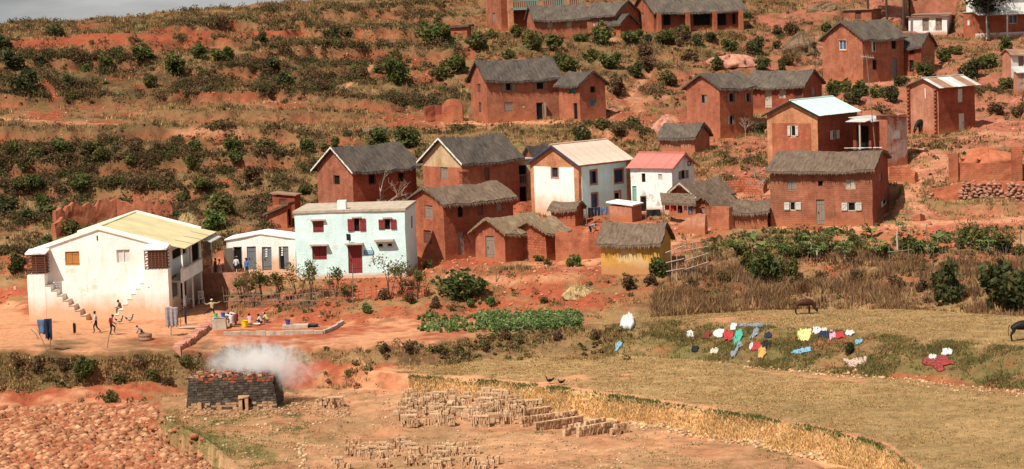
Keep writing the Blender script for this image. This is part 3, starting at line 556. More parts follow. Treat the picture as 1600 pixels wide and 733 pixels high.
    def win(s, face, r, kind='dark', mat='wood', sw=None, door=False, lintel=None, surround=None, cut=True, leaf2=True, pane='dark'):
        u0, v0, u1, v1 = r4 = s.rect(face, r)
        if door: v0 = r4[1]; r4 = (u0, max(0.02, v0), u1, v1); v0 = r4[1]
        if cut and v1 <= s.h-.05: s.op[face].append(r4)
        nm = 'door' if door else 'window'
        fw = min(.07, (u1-u0)*.14); fr = MB(); deep = -.12 if cut and v1 <= s.h-.05 else .01
        for q in ((u0, v0, u0+fw, v1), (u1-fw, v0, u1, v1), (u0+fw, v1-fw, u1-fw, v1)): s._fb(face, fr, *q, deep, deep+.06)
        if not door: s._fb(face, fr, u0+fw, v0, u1-fw, v0+fw, deep, deep+.06)
        f = fr.build(nm, mat, s.o)
        W = u1-u0
        def leaf(a, b, o0, name='shutter', brace=0, tilt=0):
            mb = MB(); n = max(2, int((b-a)/.16)); g = .012
            for i in range(n): s._fb(face, mb, a+(b-a)*i/n+g*.5, v0+.03+random.uniform(0, .015), a+(b-a)*(i+1)/n-g*.5, v1-.03-random.uniform(0, .015), o0, o0+.028+random.uniform(0, .008))
            for t in (.18, .82):
                z = v0+(v1-v0)*t; s._fb(face, mb, a+.01, z-.04, b-.01, z+.04, o0+.036, o0+.055)
            if brace:
                for k in range(6):
                    t = k/6; aa = a+(b-a)*(t if brace > 0 else 1-t-1/6); z = v0+(v1-v0)*(.2+.6*t); s._fb(face, mb, aa, z, aa+(b-a)/6, z+(v1-v0)*.1, o0+.036, o0+.055)
            ob = mb.build(name, mat, f); return ob
        if kind == 'dark' or kind == 'open' or kind == 'half':
            pn = MB(); s._fb(face, pn, u0-.03, v0-.03, u1+.03, v1+.03, deep-.06, deep-.03); pn.build('pane' if not door else 'doorway', pane, f)  # by default a near-black backing panel, standing in for the darkness of the room
        if kind == 'cross':
            pn = MB(); s._fb(face, pn, u0, v0, u1, v1, deep-.05, deep-.02); pn.build('pane', pane, f)
            cb = MB(); um = (u0+u1)/2; s._fb(face, cb, um-.03, v0+fw, um+.03, v1-fw, deep-.01, deep+.05)
            cb.build('mullion', mat, f)
        if kind == 'open':
            sw_ = sw or W*.52
            leaf(u0-sw_-.02, u0-.02, .045, brace=1 if surround == 'brace' else 0)
            if leaf2: leaf(u1+.02, u1+sw_+.02, .045, brace=-1 if surround == 'brace' else 0)
        if kind == 'half':
            leaf(u0+fw, (u0+u1)/2, deep-.005)
        if kind == 'shut':
            um = (u0+u1)/2
            if W > .75 and not door: leaf(u0+fw, um-.008, deep); leaf(um+.008, u1-fw, deep)
            else:
                leaf(u0+fw, u1-fw, deep, name='leaf' if door else 'shutter')
                if door:
                    hb = MB(); hz = v0+(v1-v0)*.48; s._fb(face, hb, u1-fw-.16, hz-.06, u1-fw-.1, hz+.06, deep+.05, deep+.1); hb.build('handle', 'black_metal', f)
        if lintel:
            lb = MB(); ex = .15; s._fb(face, lb, u0-ex, v1+.02, u1+ex, v1+.14, .02, lintel); lb.build('lintel', 'concrete', f)
        if surround == 'brick':
            sb = MB()
            for q in ((u0-.14, v0-.14, u0-.01, v1+.14), (u1+.01, v0-.14, u1+.14, v1+.14), (u0-.01, v1+.01, u1+.01, v1+.16), (u0-.01, v0-.14, u1+.01, v0-.01)): s._fb(face, sb, *q, .012, .05)
            sb.build('surround', 'brick', f)
        return f
    def walls(s, matL, matR=None, split=None, back=None):
        v = ['mud', 'mud_b', 'mud_c'][int(s.seed*7) % 3]
        if matL == 'mud': matL = v
        if matR == 'mud': matR = v
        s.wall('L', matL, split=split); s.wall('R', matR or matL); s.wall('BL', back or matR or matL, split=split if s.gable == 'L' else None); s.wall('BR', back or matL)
    # ---- roofs ------------------------------------------------------
    def _map(s): return (lambda a, b, z: Vector((a, b, z))) if s.gable == 'L' else (lambda a, b, z: Vector((b, a, z)))
    def thatch(s, mat='thatch_grey', oa=.35, ob=.4, thick=.24, rough=1.0, barge=None, sag=.16, oa2=None):
        La, Wb = (s.wr, s.wl) if s.gable == 'L' else (s.wl, s.wr); mp = s._map(); fl = s.gable == 'R'
        kb = Wb*s.frac; oa2 = oa if oa2 is None else oa2
        na = max(8, int((La+oa+oa2)/.28)); nb = 9
        s1 = (s.hp-s.h)/kb; s2 = (s.hp-s.h)/(Wb-kb)
        top, bot, uvs = [], [], []
        for i in range(na+1):
            a = -oa+(La+oa+oa2)*i/na; rt, rb, ru = [], [], []
            j1 = random.uniform(-.06, .06)*rough; j2 = random.uniform(-.06, .06)*rough
            for j in range(-nb, nb+1):
                t = abs(j)/nb
                if j <= 0: b = kb-(kb+ob+j1)*t; z = s.hp-s1*(kb-b)
                else: b = kb+(Wb-kb+ob+j2)*t; z = s.hp-s2*(b-kb)
                z -= (1-t)**6*.10                                             # rounded ridge
                sg = -sag*math.sin(math.pi*max(0, min(1, (a+oa)/(La+oa+oa2))))
                p = mp(a, b, 0); nz_ = mnoise.noise(Vector((p.x*.7+s.seed, p.y*.7, 0)))*.13*rough+mnoise.noise(Vector((p.x*2.6, p.y*2.6, s.seed)))*.05*rough
                aj = a+(random.uniform(-.05, .05)*rough if i in (0, na) else 0)
                th_ = thick*(.75+.25*(1-t)); rt.append(mp(aj, b, z+th_+sg+nz_)); rb.append(mp(aj, b, z+sg-.01)); ru.append((a, t*3+(10 if j > 0 else 0)))
            top.append(rt); bot.append(rb); uvs.append(ru)
        mb = MB(); n2 = 2*nb
        def q(pts, uv):
            if fl: pts = pts[::-1]; uv = uv[::-1]
            mb.face(pts, 0, uv)
        for i in range(na):
            for j in range(n2):
                q([top[i][j], top[i+1][j], top[i+1][j+1], top[i][j+1]], [uvs[i][j], uvs[i+1][j], uvs[i+1][j+1], uvs[i][j+1]])
                q([bot[i][j+1], bot[i+1][j+1], bot[i+1][j], bot[i][j]], [uvs[i][j+1], uvs[i+1][j+1], uvs[i+1][j], uvs[i][j]])
            for j in (0, n2):
                pts = [bot[i][j], bot[i+1][j], top[i+1][j], top[i][j]]; uv = [(uvs[i][j][0], 0), (uvs[i+1][j][0], 0), (uvs[i+1][j][0], .3), (uvs[i][j][0], .3)]
                if j: pts = pts[::-1]; uv = uv[::-1]
                q(pts, uv)
        for i in (0, na):
            for j in range(n2):
                pts = [bot[i][j+1], bot[i][j], top[i][j], top[i][j+1]]; uv = [(j*.3, 0), (j*.3+.3, 0), (j*.3+.3, .3), (j*.3, .3)]
                if i: pts = pts[::-1]
                q(pts, uv)
        # loose straw hanging at eaves and verges
        def straw(p, d, side):
            w = random.uniform(.02, .045); l_ = random.uniform(.08, .3)*rough; e = side*w
            a = p; c = p+d*l_+Vector((random.uniform(-.04, .04), random.uniform(-.04, .04), -l_*.55))
            mb.face([a-e, a+e, c], 0, [(p.x*3, 0), (p.x*3+.1, 0), (p.x*3, .8)])
        for j, sg in ((0, -1), (n2, 1)):
            for i in range(na):
                for k in range(5):
                    t = random.random(); p = (top[i][j]*(1-t)+top[i+1][j]*t)*.55+(bot[i][j]*(1-t)+bot[i+1][j]*t)*.45
                    straw(p, mp(0, sg*.7, -.4), mp(1, 0, 0))
        for i, sg in ((0, -1), (na, 1)):
            for j in range(n2):
                for k in range(3):
                    t = random.random(); p = (top[i][j]*(1-t)+top[i][j+1]*t)*.5+(bot[i][j]*(1-t)+bot[i][j+1]*t)*.5
                    straw(p, mp(sg*.5, 0, -.2), mp(0, 1, 0))
        rf = mb.build('roof', mat, s.o)
        if barge: s.barge(rf, barge, oa, ob, thick)
        return rf
    def barge(s, rf, mat, oa, ob, thick, width=.16, ends=(0,)):
        La, Wb = (s.wr, s.wl) if s.gable == 'L' else (s.wl, s.wr); mp = s._map(); kb = Wb*s.frac
        for e in ends:
            for sg, k2 in ((-1, kb), (1, Wb-kb)):
                sl_ = (s.hp-s.h)/k2; a = -oa-.05 if e == 0 else La+oa+.05
                top = mp(a, kb, s.hp+thick*.6-.02); bt = mp(a, kb+sg*(k2+ob), s.hp+thick*.6-sl_*(k2+ob)-.02)
                mb = MB(); d = bt-top; mb.obox(top, d, mp(.045, 0, 0), Vector((0, 0, -width))); mb.build('bargeboard', mat, rf)
    def tin(s, mats, oa=.3, ob=.3, sheet=.9, thick=.025, wave=.022, barge=None, lift=.04, ends=(0, 1), bw=.16):
        La, Wb = (s.wr, s.wl) if s.gable == 'L' else (s.wl, s.wr); mp = s._map(); fl = s.gable == 'R'; kb = Wb*s.frac
        rm = MB(); r0 = mp(-oa-.02, kb, s.hp+lift+.05); r1 = mp(La+oa+.02, kb, s.hp+lift+.05)
        rm.tube([r0, r1], .07, 6); rf = rm.build('roof', mats[0], s.o)
        L_ = La+2*oa; n = max(2, round(L_/sheet)); w = L_/n
        for sg, k2 in ((-1, kb), (1, Wb-kb)):
            sl_ = (s.hp-s.h)/k2; data = {}
            for i in range(n):
                mat = mats[(i*7+(3 if sg > 0 else 0)) % len(mats)] if len(mats) > 1 else mats[0]
                if mat not in data:
                    mb = MB(); nx = 12
                    for e in range(nx):
                        a0, a1 = w*1.03*e/nx, w*1.03*(e+1)/nx; z0 = wave*math.cos(a0/w*2*math.pi*4); z1 = wave*math.cos(a1/w*2*math.pi*4)
                        q = [mp(a0, 0, z0), mp(a1, 0, z1), mp(a1, sg*(k2+ob), z1-sl_*(k2+ob)), mp(a0, sg*(k2+ob), z0-sl_*(k2+ob))]
                        mb.face(q); mb.face([p-Vector((0, 0, thick)) for p in q][::-1])
                        for c, d in ((2, 3),): mb.face([q[c], q[d], q[d]-Vector((0, 0, thick)), q[c]-Vector((0, 0, thick))])
                    data[mat] = mb.mesh('roof_sheet', mat)
                o = link('roof_sheet', data[mat], rf); o.location = mp(-oa+w*i, kb, s.hp+lift+(i % 2)*.012+random.uniform(0, .006))
        if barge:
            s.barge(rf, barge, oa, ob, .1, width=bw, ends=ends)
            for sg in (-1, 1):
                pass
        # soffit boards under the sheets close the wall head
        return rf
    def flat(s, mat, over=.12, thick=.14, name='roof', rise=0.0, rise_l=0.0, z=None):
        """slab roof; rise lifts the far end along x, rise_l along y"""
        z = s.h if z is None else z; mb = MB(); o = over
        x0, y0, x1, y1 = -o, -o, s.wr+o, s.wl+o
        def zz(x, y): return z+rise*x/s.wr+rise_l*y/s.wl
        c = [Vector((x, y, zz(x, y)+t)) for t in (.004, thick) for x, y in ((x0, y0), (x1, y0), (x1, y1), (x0, y1))]
        for q in ((3, 2, 1, 0), (4, 5, 6, 7), (0, 1, 5, 4), (1, 2, 6, 5), (2, 3, 7, 6), (3, 0, 4, 7)): mb.face([c[k] for k in q], 0, [(c[k].x*1.0+c[k].z, c[k].y+c[k].z) for k in q])
        return mb.build(name, mat, s.o)
def lm(h, face, u0, v0, u1, v1, o0, o1, mat, name, parent=None):
    mb = MB(); h._fb(face, mb, u0, v0, u1, v1, o0, o1); return mb.build(name, mat, parent or h.o)

# ---- A: red house behind the pale blue house
h = House('mud_house', 'two-storey deep red mud house with grey thatch behind the pale blue house', 499, 554, 653, 352, 265, 40, peak=231)
h.win('L', (521,274,531,289), 'dark', 'wood_red'); h.win('R', (576,271,587,288), 'dark', 'wood_red'); h.win('R', (622,269,632,284), 'dark', 'wood_red')
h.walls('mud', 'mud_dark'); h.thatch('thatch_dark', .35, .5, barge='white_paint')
# ---- B: tan gable
h = House('mud_house', 'red mud house with tan plastered gable and white bargeboards under grey thatch', 664, 725, 813, 350, 252, 41, peak=217)
h.win('L', (688,261,700,281), 'shut'); h.win('R', (757,262,765,282), 'shut', 'wood_red')
h.walls('mud_smooth', 'mud', split=(h.uv('L', 690, 259)[1], 'tan_plaster')); h.thatch('thatch_dark', .35, .45, barge='white_paint')
# ---- C: big red house right of the pale blue one
h = House('mud_house', 'tall red mud house with brown thatch right beside the pale blue house', 643, 696, 804, 405, 317, 35, peak=294)
h.win('L', (663,321,676,342), 'shut'); h.win('L', (662,360,674,381), 'shut', 'wood_red'); h.win('R', (715,322,724,340), 'dark', 'wood_red'); h.win('R', (746,320,755,337), 'shut', 'wood_red')
h.win('R', (776,316,785,330), 'shut', 'wood'); h.win('R', (715,362,725,398), 'shut', 'wood', door=True)
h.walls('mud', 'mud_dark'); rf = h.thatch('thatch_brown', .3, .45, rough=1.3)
mb = MB(); q = h.P; cx = h.wr*.62; mb.box(cx-.28, h.wl*.6, h.hp-.4, cx+.28, h.wl*.6+.5, h.hp+1.05); mb.box(cx-.36, h.wl*.6-.08, h.hp+1.05, cx+.36, h.wl*.6+.58, h.hp+1.2); mb.build('chimney', 'mud_brick', rf)
HC = h
# ---- two thatched huts in front
h = House('mud_hut', 'small red hut with wooden door and tan thatch below the tall red house', 744, 790, 852, 408, 362, 50, peak=342, cat='hut')
h.win('L', (759,369,773,403), 'shut', 'wood', door=True); h.walls('mud_smooth', 'mud'); h.thatch('thatch_tan', .45, .5, thick=.24, rough=1.2)
h = House('mud_brick_hut', 'small hut of large bare mud bricks with shaggy tan thatch', 807, 854, 884, 406, 362, 48, peak=346, cat='hut')
h.walls('mud_brick', 'mud_dark'); h.thatch('thatch_tan', .4, .5, thick=.24, rough=1.2); HE2 = h
# ---- D: white house, faded pink tin roof
h = House('brick_house', 'two-storey white house with brick corners and faded pink tin roof', 831, 906, 986, 340, 256, 46, peak=227)
h.win('L', (863,262,872,277), 'cross', 'blue_paint', surround='brick', pane='pane')
h.win('R', (922,267,932,287), 'half', 'blue_paint'); h.win('R', (960,265,973,285), 'cross', 'blue_paint', pane='pane'); h.win('R', (924.5,303,933,325), 'shut', 'blue_paint', door=True); h.win('R', (960.5,300,969,314), 'dark', 'white_paint')
h.walls('brick', 'brick')
def panel(h, face, r, mat, name='render_panel', off=.035):
    """lime-washed field between the brick corners, cut round the openings"""
    u0, v0, u1, v1 = r; ops = [o for o in h.op[face]]
    us = sorted({u0, u1} | {x for o in ops for x in (o[0]-.16, o[2]+.16) if u0 < x < u1}); vv = sorted({v0, v1} | {x for o in ops for x in (o[1]-.16, o[3]+.16) if v0 < x < v1})
    mb = MB()
    for a, b in zip(us, us[1:]):
        for c, d in zip(vv, vv[1:]):
            m_ = ((a+b)/2, (c+d)/2)
            if any(o[0]-.16 < m_[0] < o[2]+.16 and o[1]-.16 < m_[1] < o[3]+.16 for o in ops): continue
            i = len(mb.f); h._fb(face, mb, a, c, b, d, -.12, off)
            for k in range(i, len(mb.f)): mb.uv[k] = [(mb.v[x][1] if face == 'L' else mb.v[x][0], mb.v[x][2]) for x in mb.f[k]]
    return mb.build(name, mat, h.o)
a, b = h.uv('L', 897, 262), h.uv('L', 837, 334)
panel(h, 'L', (a[0], 0, b[0], a[1]), 'white', off=.05)
u = h.uv('R', 909, 300)[0], h.uv('R', 979, 300)[0]
panel(h, 'R', (u[0], 0, u[1], h.h-.3), 'pale_blue', off=.05)
h.tin(['tin_pink'], .3, .3, barge='blue_paint')
# ---- W2: white house with red roof
h = House('white_house', 'smaller white house with red tin roof and sooty doorway', 987, 1051.5, 1086, 330, 261, 58, peak=240, gable='R')
h.win('L', (1002.4,271,1008.4,285), 'dark', 'wood_red'); h.win('L', (1028.5,272,1035,281), 'shut', 'tan_wood' if 'tan_wood' in MT else 'wood_pale'); h.win('L', (1000.5,307,1010,331), 'dark', 'wood_red', door=True)
h.win('L', (988,291,994.5,318), 'shut', 'green_paint'); h.win('R', (1064,266,1071,280), 'open', 'wood', leaf2=True); h.win('R', (1074,252,1079,259), 'dark', 'wood_red')
h.walls('white2'); h.tin(['tin_red'], .25, .3, barge='tin_red')
# ---- blue house
h = House('pale_blue_house', 'pale blue flat-roofed two-storey building with maroon shutters and door', 464, 636, 652.5, 430, 329, 85, base=1.5)
h.win('L', (489,345,506,363), 'shut', 'maroon', lintel=.25); h.win('L', (553,341,562,362), 'open', 'maroon', lintel=.2, sw=.5); h.win('L', (601,342,610,359), 'open', 'maroon', lintel=.2, sw=.48)
h.win('L', (488,384,510.5,406), 'shut', 'maroon', lintel=.45); h.win('L', (544,382,566,427), 'shut', 'maroon', door=True, lintel=.6)
h.win('L', (590,380,599,387), 'dark', 'white_paint', lintel=.0); h.win('L', (604.5,379.5,613.5,386), 'dark', 'white_paint')
ua, va = h.uv('L', 616, 379); ub, vb = h.uv('L', 586, 375); lm(h, 'L', ua, vb-.12, ub, vb+.05, .02, .5, 'concrete', 'lintel')
h.win('R', (642.5,337,645,357), 'shut', 'maroon')
h.walls('pale_blue'); h.flat('concrete', .1, .2)
mb = MB(); u, v = h.uv('L', 529, 326); mb.box(.6, u-.5, h.h, 1.4, u+.2, h.h+.9); mb.build('chimney', 'white2', h.o)
ua, va = h.uv('L', 584, 391); ub, vb = h.uv('L', 569, 398)
sg = lm(h, 'L', ua, vb, ub, va, .03, .06, M_simple('blue_sign_paint', (.05, .24, .42), .6, .15, 3), 'sign', h.o)
mb = MB()
for k, n in enumerate((5, 7)):
    z = va-(va-vb)*(.3+.36*k)
    for i in range(n):
        w = (ub-ua)*.8/n; x = ua+(ub-ua)*.1+w*i; mb.box(-.066, x+w*.12, z-.035, -.0625, x+w*.8, z+.035)
mb.build('lettering', 'white_paint', sg)
ua, va = h.uv('L', 546, 372); mb = MB(); mb.obox(Vector((-.35, ua-.18, va-.2)), Vector((0, .36, .05)), Vector((-.05, 0, .02)), Vector((-.1, 0, .55))); mb.tube([(-.3, ua, va-.1), (0, ua, va-.35)], .03); mb.build('lamp_panel', 'black_metal', h.o)
HBLUE = h
# ---- toilets
h = House('latrine_block', 'low white latrine block with grey doors on a raised terrace', 356, 463, 472, 424, 373, 84, cat='latrine', peak=366, base=.3, wr=3.2)
h.win('L', (365,385.5,378.5,421), 'dark', 'wood', door=True); h.win('L', (386,385.5,400.7,421), 'shut', 'grey_paint', door=True)
d3 = h.win('L', (409.6,386,424.5,422), 'shut', 'grey_paint', door=True); d4 = h.win('L', (436,385,451,421), 'half', 'grey_paint', door=True)
for r in ((412, 390, 420, 402), (438, 388, 443, 402)):
    mb = MB()
    for k in range(4):
        u, v = h.uv('L', (r[0]+r[2])/2, r[1]+k*3.6); mb.box(.052, u-.09, v-.05, .058, u+.09, v+.06); mb.box(.052, u-.09, v+.075, .058, u+.02, v+.1)
    mb.build('lettering', 'white_paint', d3 if r[0] < 430 else d4)
h.walls('white'); mb = MB()
La, Wb = h.wr, h.wl; k = Wb/2; o = .12
for sgn in (-1, 1):
    b1 = k+sgn*(k+o); z1 = h.h-(h.hp-h.h)/k*o
    q = [Vector((-o, k, h.hp)), Vector((La+o, k, h.hp)), Vector((La+o, b1, z1)), Vector((-o, b1, z1))]
    up = Vector((0, 0, .12)); dn = Vector((0, 0, .01)); q0 = [p+dn for p in q]; q1 = [p+up for p in q]
    mb.face(q1 if sgn < 0 else q1[::-1]); mb.face(q0); mb.face([q0[0], q0[3], q1[3], q1[0]]); mb.face([q0[1], q0[2], q1[2], q1[1]]); mb.face([q0[2], q0[3], q1[3], q1[2]])
mb.build('roof', 'white', h.o)
ua, va = h.uv('L', 364.5, 387); ub, vb = h.uv('L', 351, 421); mb = MB(); n = 4
for i in range(n): mb.obox(Vector((-.06, ua+.02, vb)), Vector((-.5, (ub-ua)*.85, 0))*((i+1)/n-.01)-Vector((-.5, (ub-ua)*.85, 0))*(i/n), Vector((-.03, 0, 0)), Vector((0, 0, va-vb))) if False else mb.obox(Vector((-.06, ua+.02, vb))+Vector((-.5, (ub-ua)*.85, 0))*(i/n), Vector((-.5, (ub-ua)*.85, 0))*(1/n-.012), Vector((-.03, 0, 0)), Vector((0, 0, va-vb)))
mb.build('door', 'wood', h.o); HT = h
ua, va = h.uv('L', 464, 376); mb = MB(); mb.box(-.12, ua-.5, h.h-2.4, -.06, ua+.02, h.h-.35); mb.build('door', 'wood', h.o)
# ---- outhouses above it
h = House('outhouse', 'small red outhouse with flat dark roof above the latrine block', 427, 462, 470, 343, 306, 74, cat='outhouse')
h.win('L', (436,311,447,320), 'shut', 'wood_red'); h.walls('mud_dark'); h.flat('tin_rust', .18, .12, rise_l=.2)
h = House('lean_to', 'low red lean-to with sloping thatch beside the small flat-roofed outhouse', 419, 449, 457, 356, 322, 70, cat='shed')
h.win('R', (450.5,326,455,352), 'dark', 'wood_red', door=True); h.walls('mud'); h.flat('thatch_brown', .35, .2, rise_l=-.75, rise=.0)
# ---- yellow hut
h = House('ochre_hut', 'peeling ochre yellow hut with grey thatch beside the stick fence', 940, 1031, 1049, 431, 378, 72, peak=350, gable='R', cat='hut')
h.walls('yellow'); h.thatch('thatch_brown', .3, .4, thick=.3, rough=1.2)
# ---- little brick hut and white-topped shed in the yard
h = House('brick_shed', 'narrow brick shed with sloping thatch left of the drying blue clothes', 862, 899, 912, 352, 326, 66, cat='shed', peak=315, gable='R')
h.walls('mud_brick', 'mud_dark'); h.thatch('thatch_brown', .25, .3, thick=.2)
h = House('flat_shed', 'low mud shed with white slab roof in front of the red-roofed house', 951, 988, 1003, 346, 322, 64, cat='shed')
h.walls('mud_pink', 'mud_smooth'); h.flat('white2', .15, .12, rise_l=.25)
# ---- hut cluster right
h = House('mud_hut', 'brown thatched hut above the red washing line', 1046, 1090, 1140, 338, 307, 52, peak=287, cat='hut')
h.walls('mud'); h.thatch('thatch_brown', .5, .5, thick=.28, rough=1.5, barge='wood_pale')
h = House('mud_hut', 'small pointed hut with plank door between the washing line and low mud walls', 1087, 1115, 1146, 350, 320, 52, peak=307, cat='hut')
h.win('L', (1096,323,1101,346), 'shut', 'wood', door=True); h.walls('mud'); h.thatch('thatch_brown', .35, .45, thick=.25, rough=1.5)
h = House('low_shed', 'low mud shed under brown thatch left of the big red house', 1145, 1199, 1208, 357, 331, 80, peak=313, gable='R', cat='shed')
h.walls('mud_smooth', 'mud'); h.thatch('thatch_brown', .25, .35, thick=.25, rough=1.3)
# ---- F: big red house right of centre
h = House('mud_house', 'broad red mud house with brown thatch and pale open shutters by the garden', 1204.5, 1364, 1389, 352, 266, 75, peak=236, gable='R', frac=.5)
h.win('L', (1229,281.5,1244.5,298), 'shut'); h.win('L', (1278,282.5,1286,291.5), 'dark', 'wood_red'); h.win('L', (1321,280.5,1336.5,296), 'shut', 'wood_pale')
h.win('L', (1234,315.5,1243,329), 'open', 'pale_paint', sw=.45); h.win('L', (1275,312,1289,351), 'shut', 'wood', door=True); h.win('L', (1324.5,316,1337,330), 'open', 'pale_paint', sw=.48, surround='brace')
h.win('R', (1373.5,271,1378,283), 'shut'); h.win('R', (1377,312,1386,322), 'half', 'pale_paint')
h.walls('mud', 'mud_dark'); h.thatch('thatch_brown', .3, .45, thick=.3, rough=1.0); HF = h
# ---- G: tin roof brick house
h = House('brick_house', 'red brick house with pale green tin roof above the broad red house', 1200, 1279, 1340, 266, 179, 49, peak=158)
h.win('L', (1235.5,196,1243,213), 'open', 'pale_paint', sw=.3, surround=None); h.win('R', (1301,203,1306,218), 'open', 'pale_paint', sw=.5)
h.walls('brick', 'mud_dark'); a, b = h.uv('L', 1267, 193), h.uv('L', 1207, 230)
panel(h, 'L', (a[0], 0, b[0], a[1]), 'mud', off=.03)
h.tin(['tin_white'], .3, .35, barge='black_metal'); h.wr_old = h.wr
# porch beside it
mb = MB(); x = h.wr
pp = House('porch_room', 'open porch with wooden posts and tin awning beside the tin-roofed brick house', 1334, 1362, 1392, 262, 190, 49, cat='porch', base=.8)
pp.win('L', (1338,196,1358,258), 'dark', 'wood_red', door=True)
pp.walls('mud_dark'); pp.flat('tin_grey', .3, .05, rise_l=.3)
for px in (1353,):
    u, v = pp.uv('L', px, 230); m2 = MB(); m2.tube([(-1.0, u, -.4), (-1.0, u, pp.h+.1)], .09, 6); m2.build('post', 'wood_pale', pp.o)
m2 = MB(); m2.obox(Vector((-1.3, -.2, pp.h+.02)), Vector((1.3, 0, .2)), Vector((0, pp.wl+.2, 0)), Vector((0, 0, .04))); m2.build('awning', 'tin_grey', pp.o)
h = House('worn_house', 'worn grey-rendered lean-to with small window right of the porch', 1371, 1387, 1418, 262, 181, 40, cat='outbuilding')
h.win('R', (1397,203,1408,217), 'shut', 'white_paint'); h.walls('mud', 'grey_worn'); h.flat('tin_rust', .3, .06, rise=-.3)
# ---- H1, H2
h = House('mud_house', 'two-storey orange-red mud house with grey thatch above the small pink hut', 1074, 1126, 1178, 216, 137, 42, peak=116)
h.win('L', (1095,148,1105,162), 'half', 'wood'); h.win('R', (1139,145,1147,160), 'open', 'wood', sw=.3); h.win('R', (1166,145,1172,160), 'open', 'wood', sw=.28); h.win('R', (1140,180,1146,195), 'open', 'wood', sw=.25); h.win('R', (1163,190,1170,208), 'shut', 'wood_red', door=True)
h.walls('mud_smooth', 'mud'); h.thatch('thatch_grey', .3, .4)
h = House('mud_house', 'long red mud house with pale doors behind the two-storey house', 1168, 1256, 1285, 178, 133, 64, peak=110, gable='R')
h.win('L', (1195,141,1206,169), 'shut', 'wood_pale', door=True); h.win('L', (1217,140,1228,154), 'shut', 'wood_pale'); h.win('L', (1242,139,1253,158), 'shut', 'wood_red'); h.win('R', (1268,136,1274,150), 'shut', 'wood')
h.walls('mud_dark'); h.thatch('thatch_grey', .3, .45)
h = House('pink_hut', 'small pinkish mud hut with thick dark thatch on the slope', 1031, 1086, 1109, 240, 214, 62, peak=195, gable='R', cat='hut')
h.walls('mud_pink', 'mud'); h.thatch('thatch_grey', .25, .35, thick=.35, rough=1.3)
# ---- U and annex
h = House('mud_house', 'two-storey orange mud house with open dark doorway standing alone mid-slope', 737, 762, 876, 192, 124, 19, peak=96)
h.win('L', (746,131,751,144), 'shut', 'wood_red'); h.win('L', (748,160,752,176), 'shut', 'wood_red'); h.win('R', (790,129,799,142), 'open', 'wood', sw=.42); h.win('R', (838,128,850,140), 'open', 'wood', sw=.22)
h.win('R', (788,160,801,175), 'shut', 'wood'); h.win('R', (838,160,849,188), 'dark', 'wood', door=True); h.win('R', (815,163,820,168), 'shut', 'pale_paint')
a, b = h.uv('R', 850, 160), h.uv('R', 856, 187); mb = MB(); mb.box(a[0], -.5, max(0, b[1]), a[0]+.05, -.02, a[1]); mb.build('door', 'wood', h.o)
h.walls('mud_smooth', 'mud'); h.thatch('thatch_dark', .3, .45)
h = House('mud_house', 'narrow gabled annex with teal shutters right of the lone mid-slope house', 874, 907, 947, 188, 131, 38, peak=112, gable='R')
h.win('L', (890,135,899,147), 'shut', 'teal_paint'); h.win('L', (896,161,902,186), 'dark', 'wood_red', door=True); h.win('R', (922,135,930,145), 'dark', 'wood_red'); h.win('R', (922,156,931,165), 'shut', 'teal_paint')
h.walls('mud_smooth', 'mud_smooth'); h.thatch('thatch_dark', .3, .4)
# ---- I and annex
h = House('mud_house', 'tall red mud house with blue window under grey thatch near the upper trees', 1286, 1349, 1413, 130, 60, 44, peak=34)
h.win('L', (1311,63,1322,78), 'cross', 'white_paint', pane=M_simple('blue_glass', (.05, .12, .22), .2, .2, 2, spec=.5), surround='brick'); h.win('R', (1362,64,1369,81), 'half', 'white_paint'); h.win('R', (1393,63,1400.5,77), 'dark', 'wood_red'); h.win('R', (1363.5,93,1370,109), 'dark', 'wood_red'); h.win('R', (1394,91,1401.5,122), 'shut', 'grey_paint', door=True)
h.walls('mud', 'mud'); h.thatch('thatch_grey', .3, .4)
h = House('mud_house', 'small gabled red annex with dark thatch right of the blue-windowed house', 1408, 1440, 1461, 116, 71, 52, peak=52, gable='R')
h.win('L', (1421,74,1428,84), 'dark', 'wood_red'); h.win('L', (1420,94,1428,112), 'dark', 'wood_red', door=True); h.walls('mud_dark', 'mud'); h.thatch('thatch_dark', .25, .35)
# ---- J: unfinished house with tin sheets
h = House('unfinished_house', 'unfinished pink and red house with toothed brick edges and patchwork tin roof', 1417, 1467, 1524, 210, 135, 42, peak=123, frac=.42)
h.win('R', (1497,139,1504.5,160), 'shut', 'pale_paint'); h.win('R', (1498.5,177,1507.5,209), 'shut', 'pale_paint', door=True)
h.walls('mud_pink', 'mud_dark'); h.tin(['tin_grey', 'tin_grey', 'tin_rust', 'tin_white', 'tin_rust'], .4, .45, sheet=.8)
for px, sd_ in ((1421, -1), (1463, 1)):
    u = h.uv('L', px, 180)[0]; t = 0; mb = MB(); z = 0
    while z < h.h-.1:
        o = .12+.16*(t % 2)+random.uniform(0, .05); mb.box(-o, u-.16, z, -.02, u+.16, z+.15, jit=.015); z += .19; t += 1
    mb.build('brick_toothing', 'mud_brick', h.o)
u, v = h.uv('L', 1446, 146); lm(h, 'L', u-.05, v-.5, u+.05, v+.5, .03, .045, 'white_paint', 'plaster_strip')
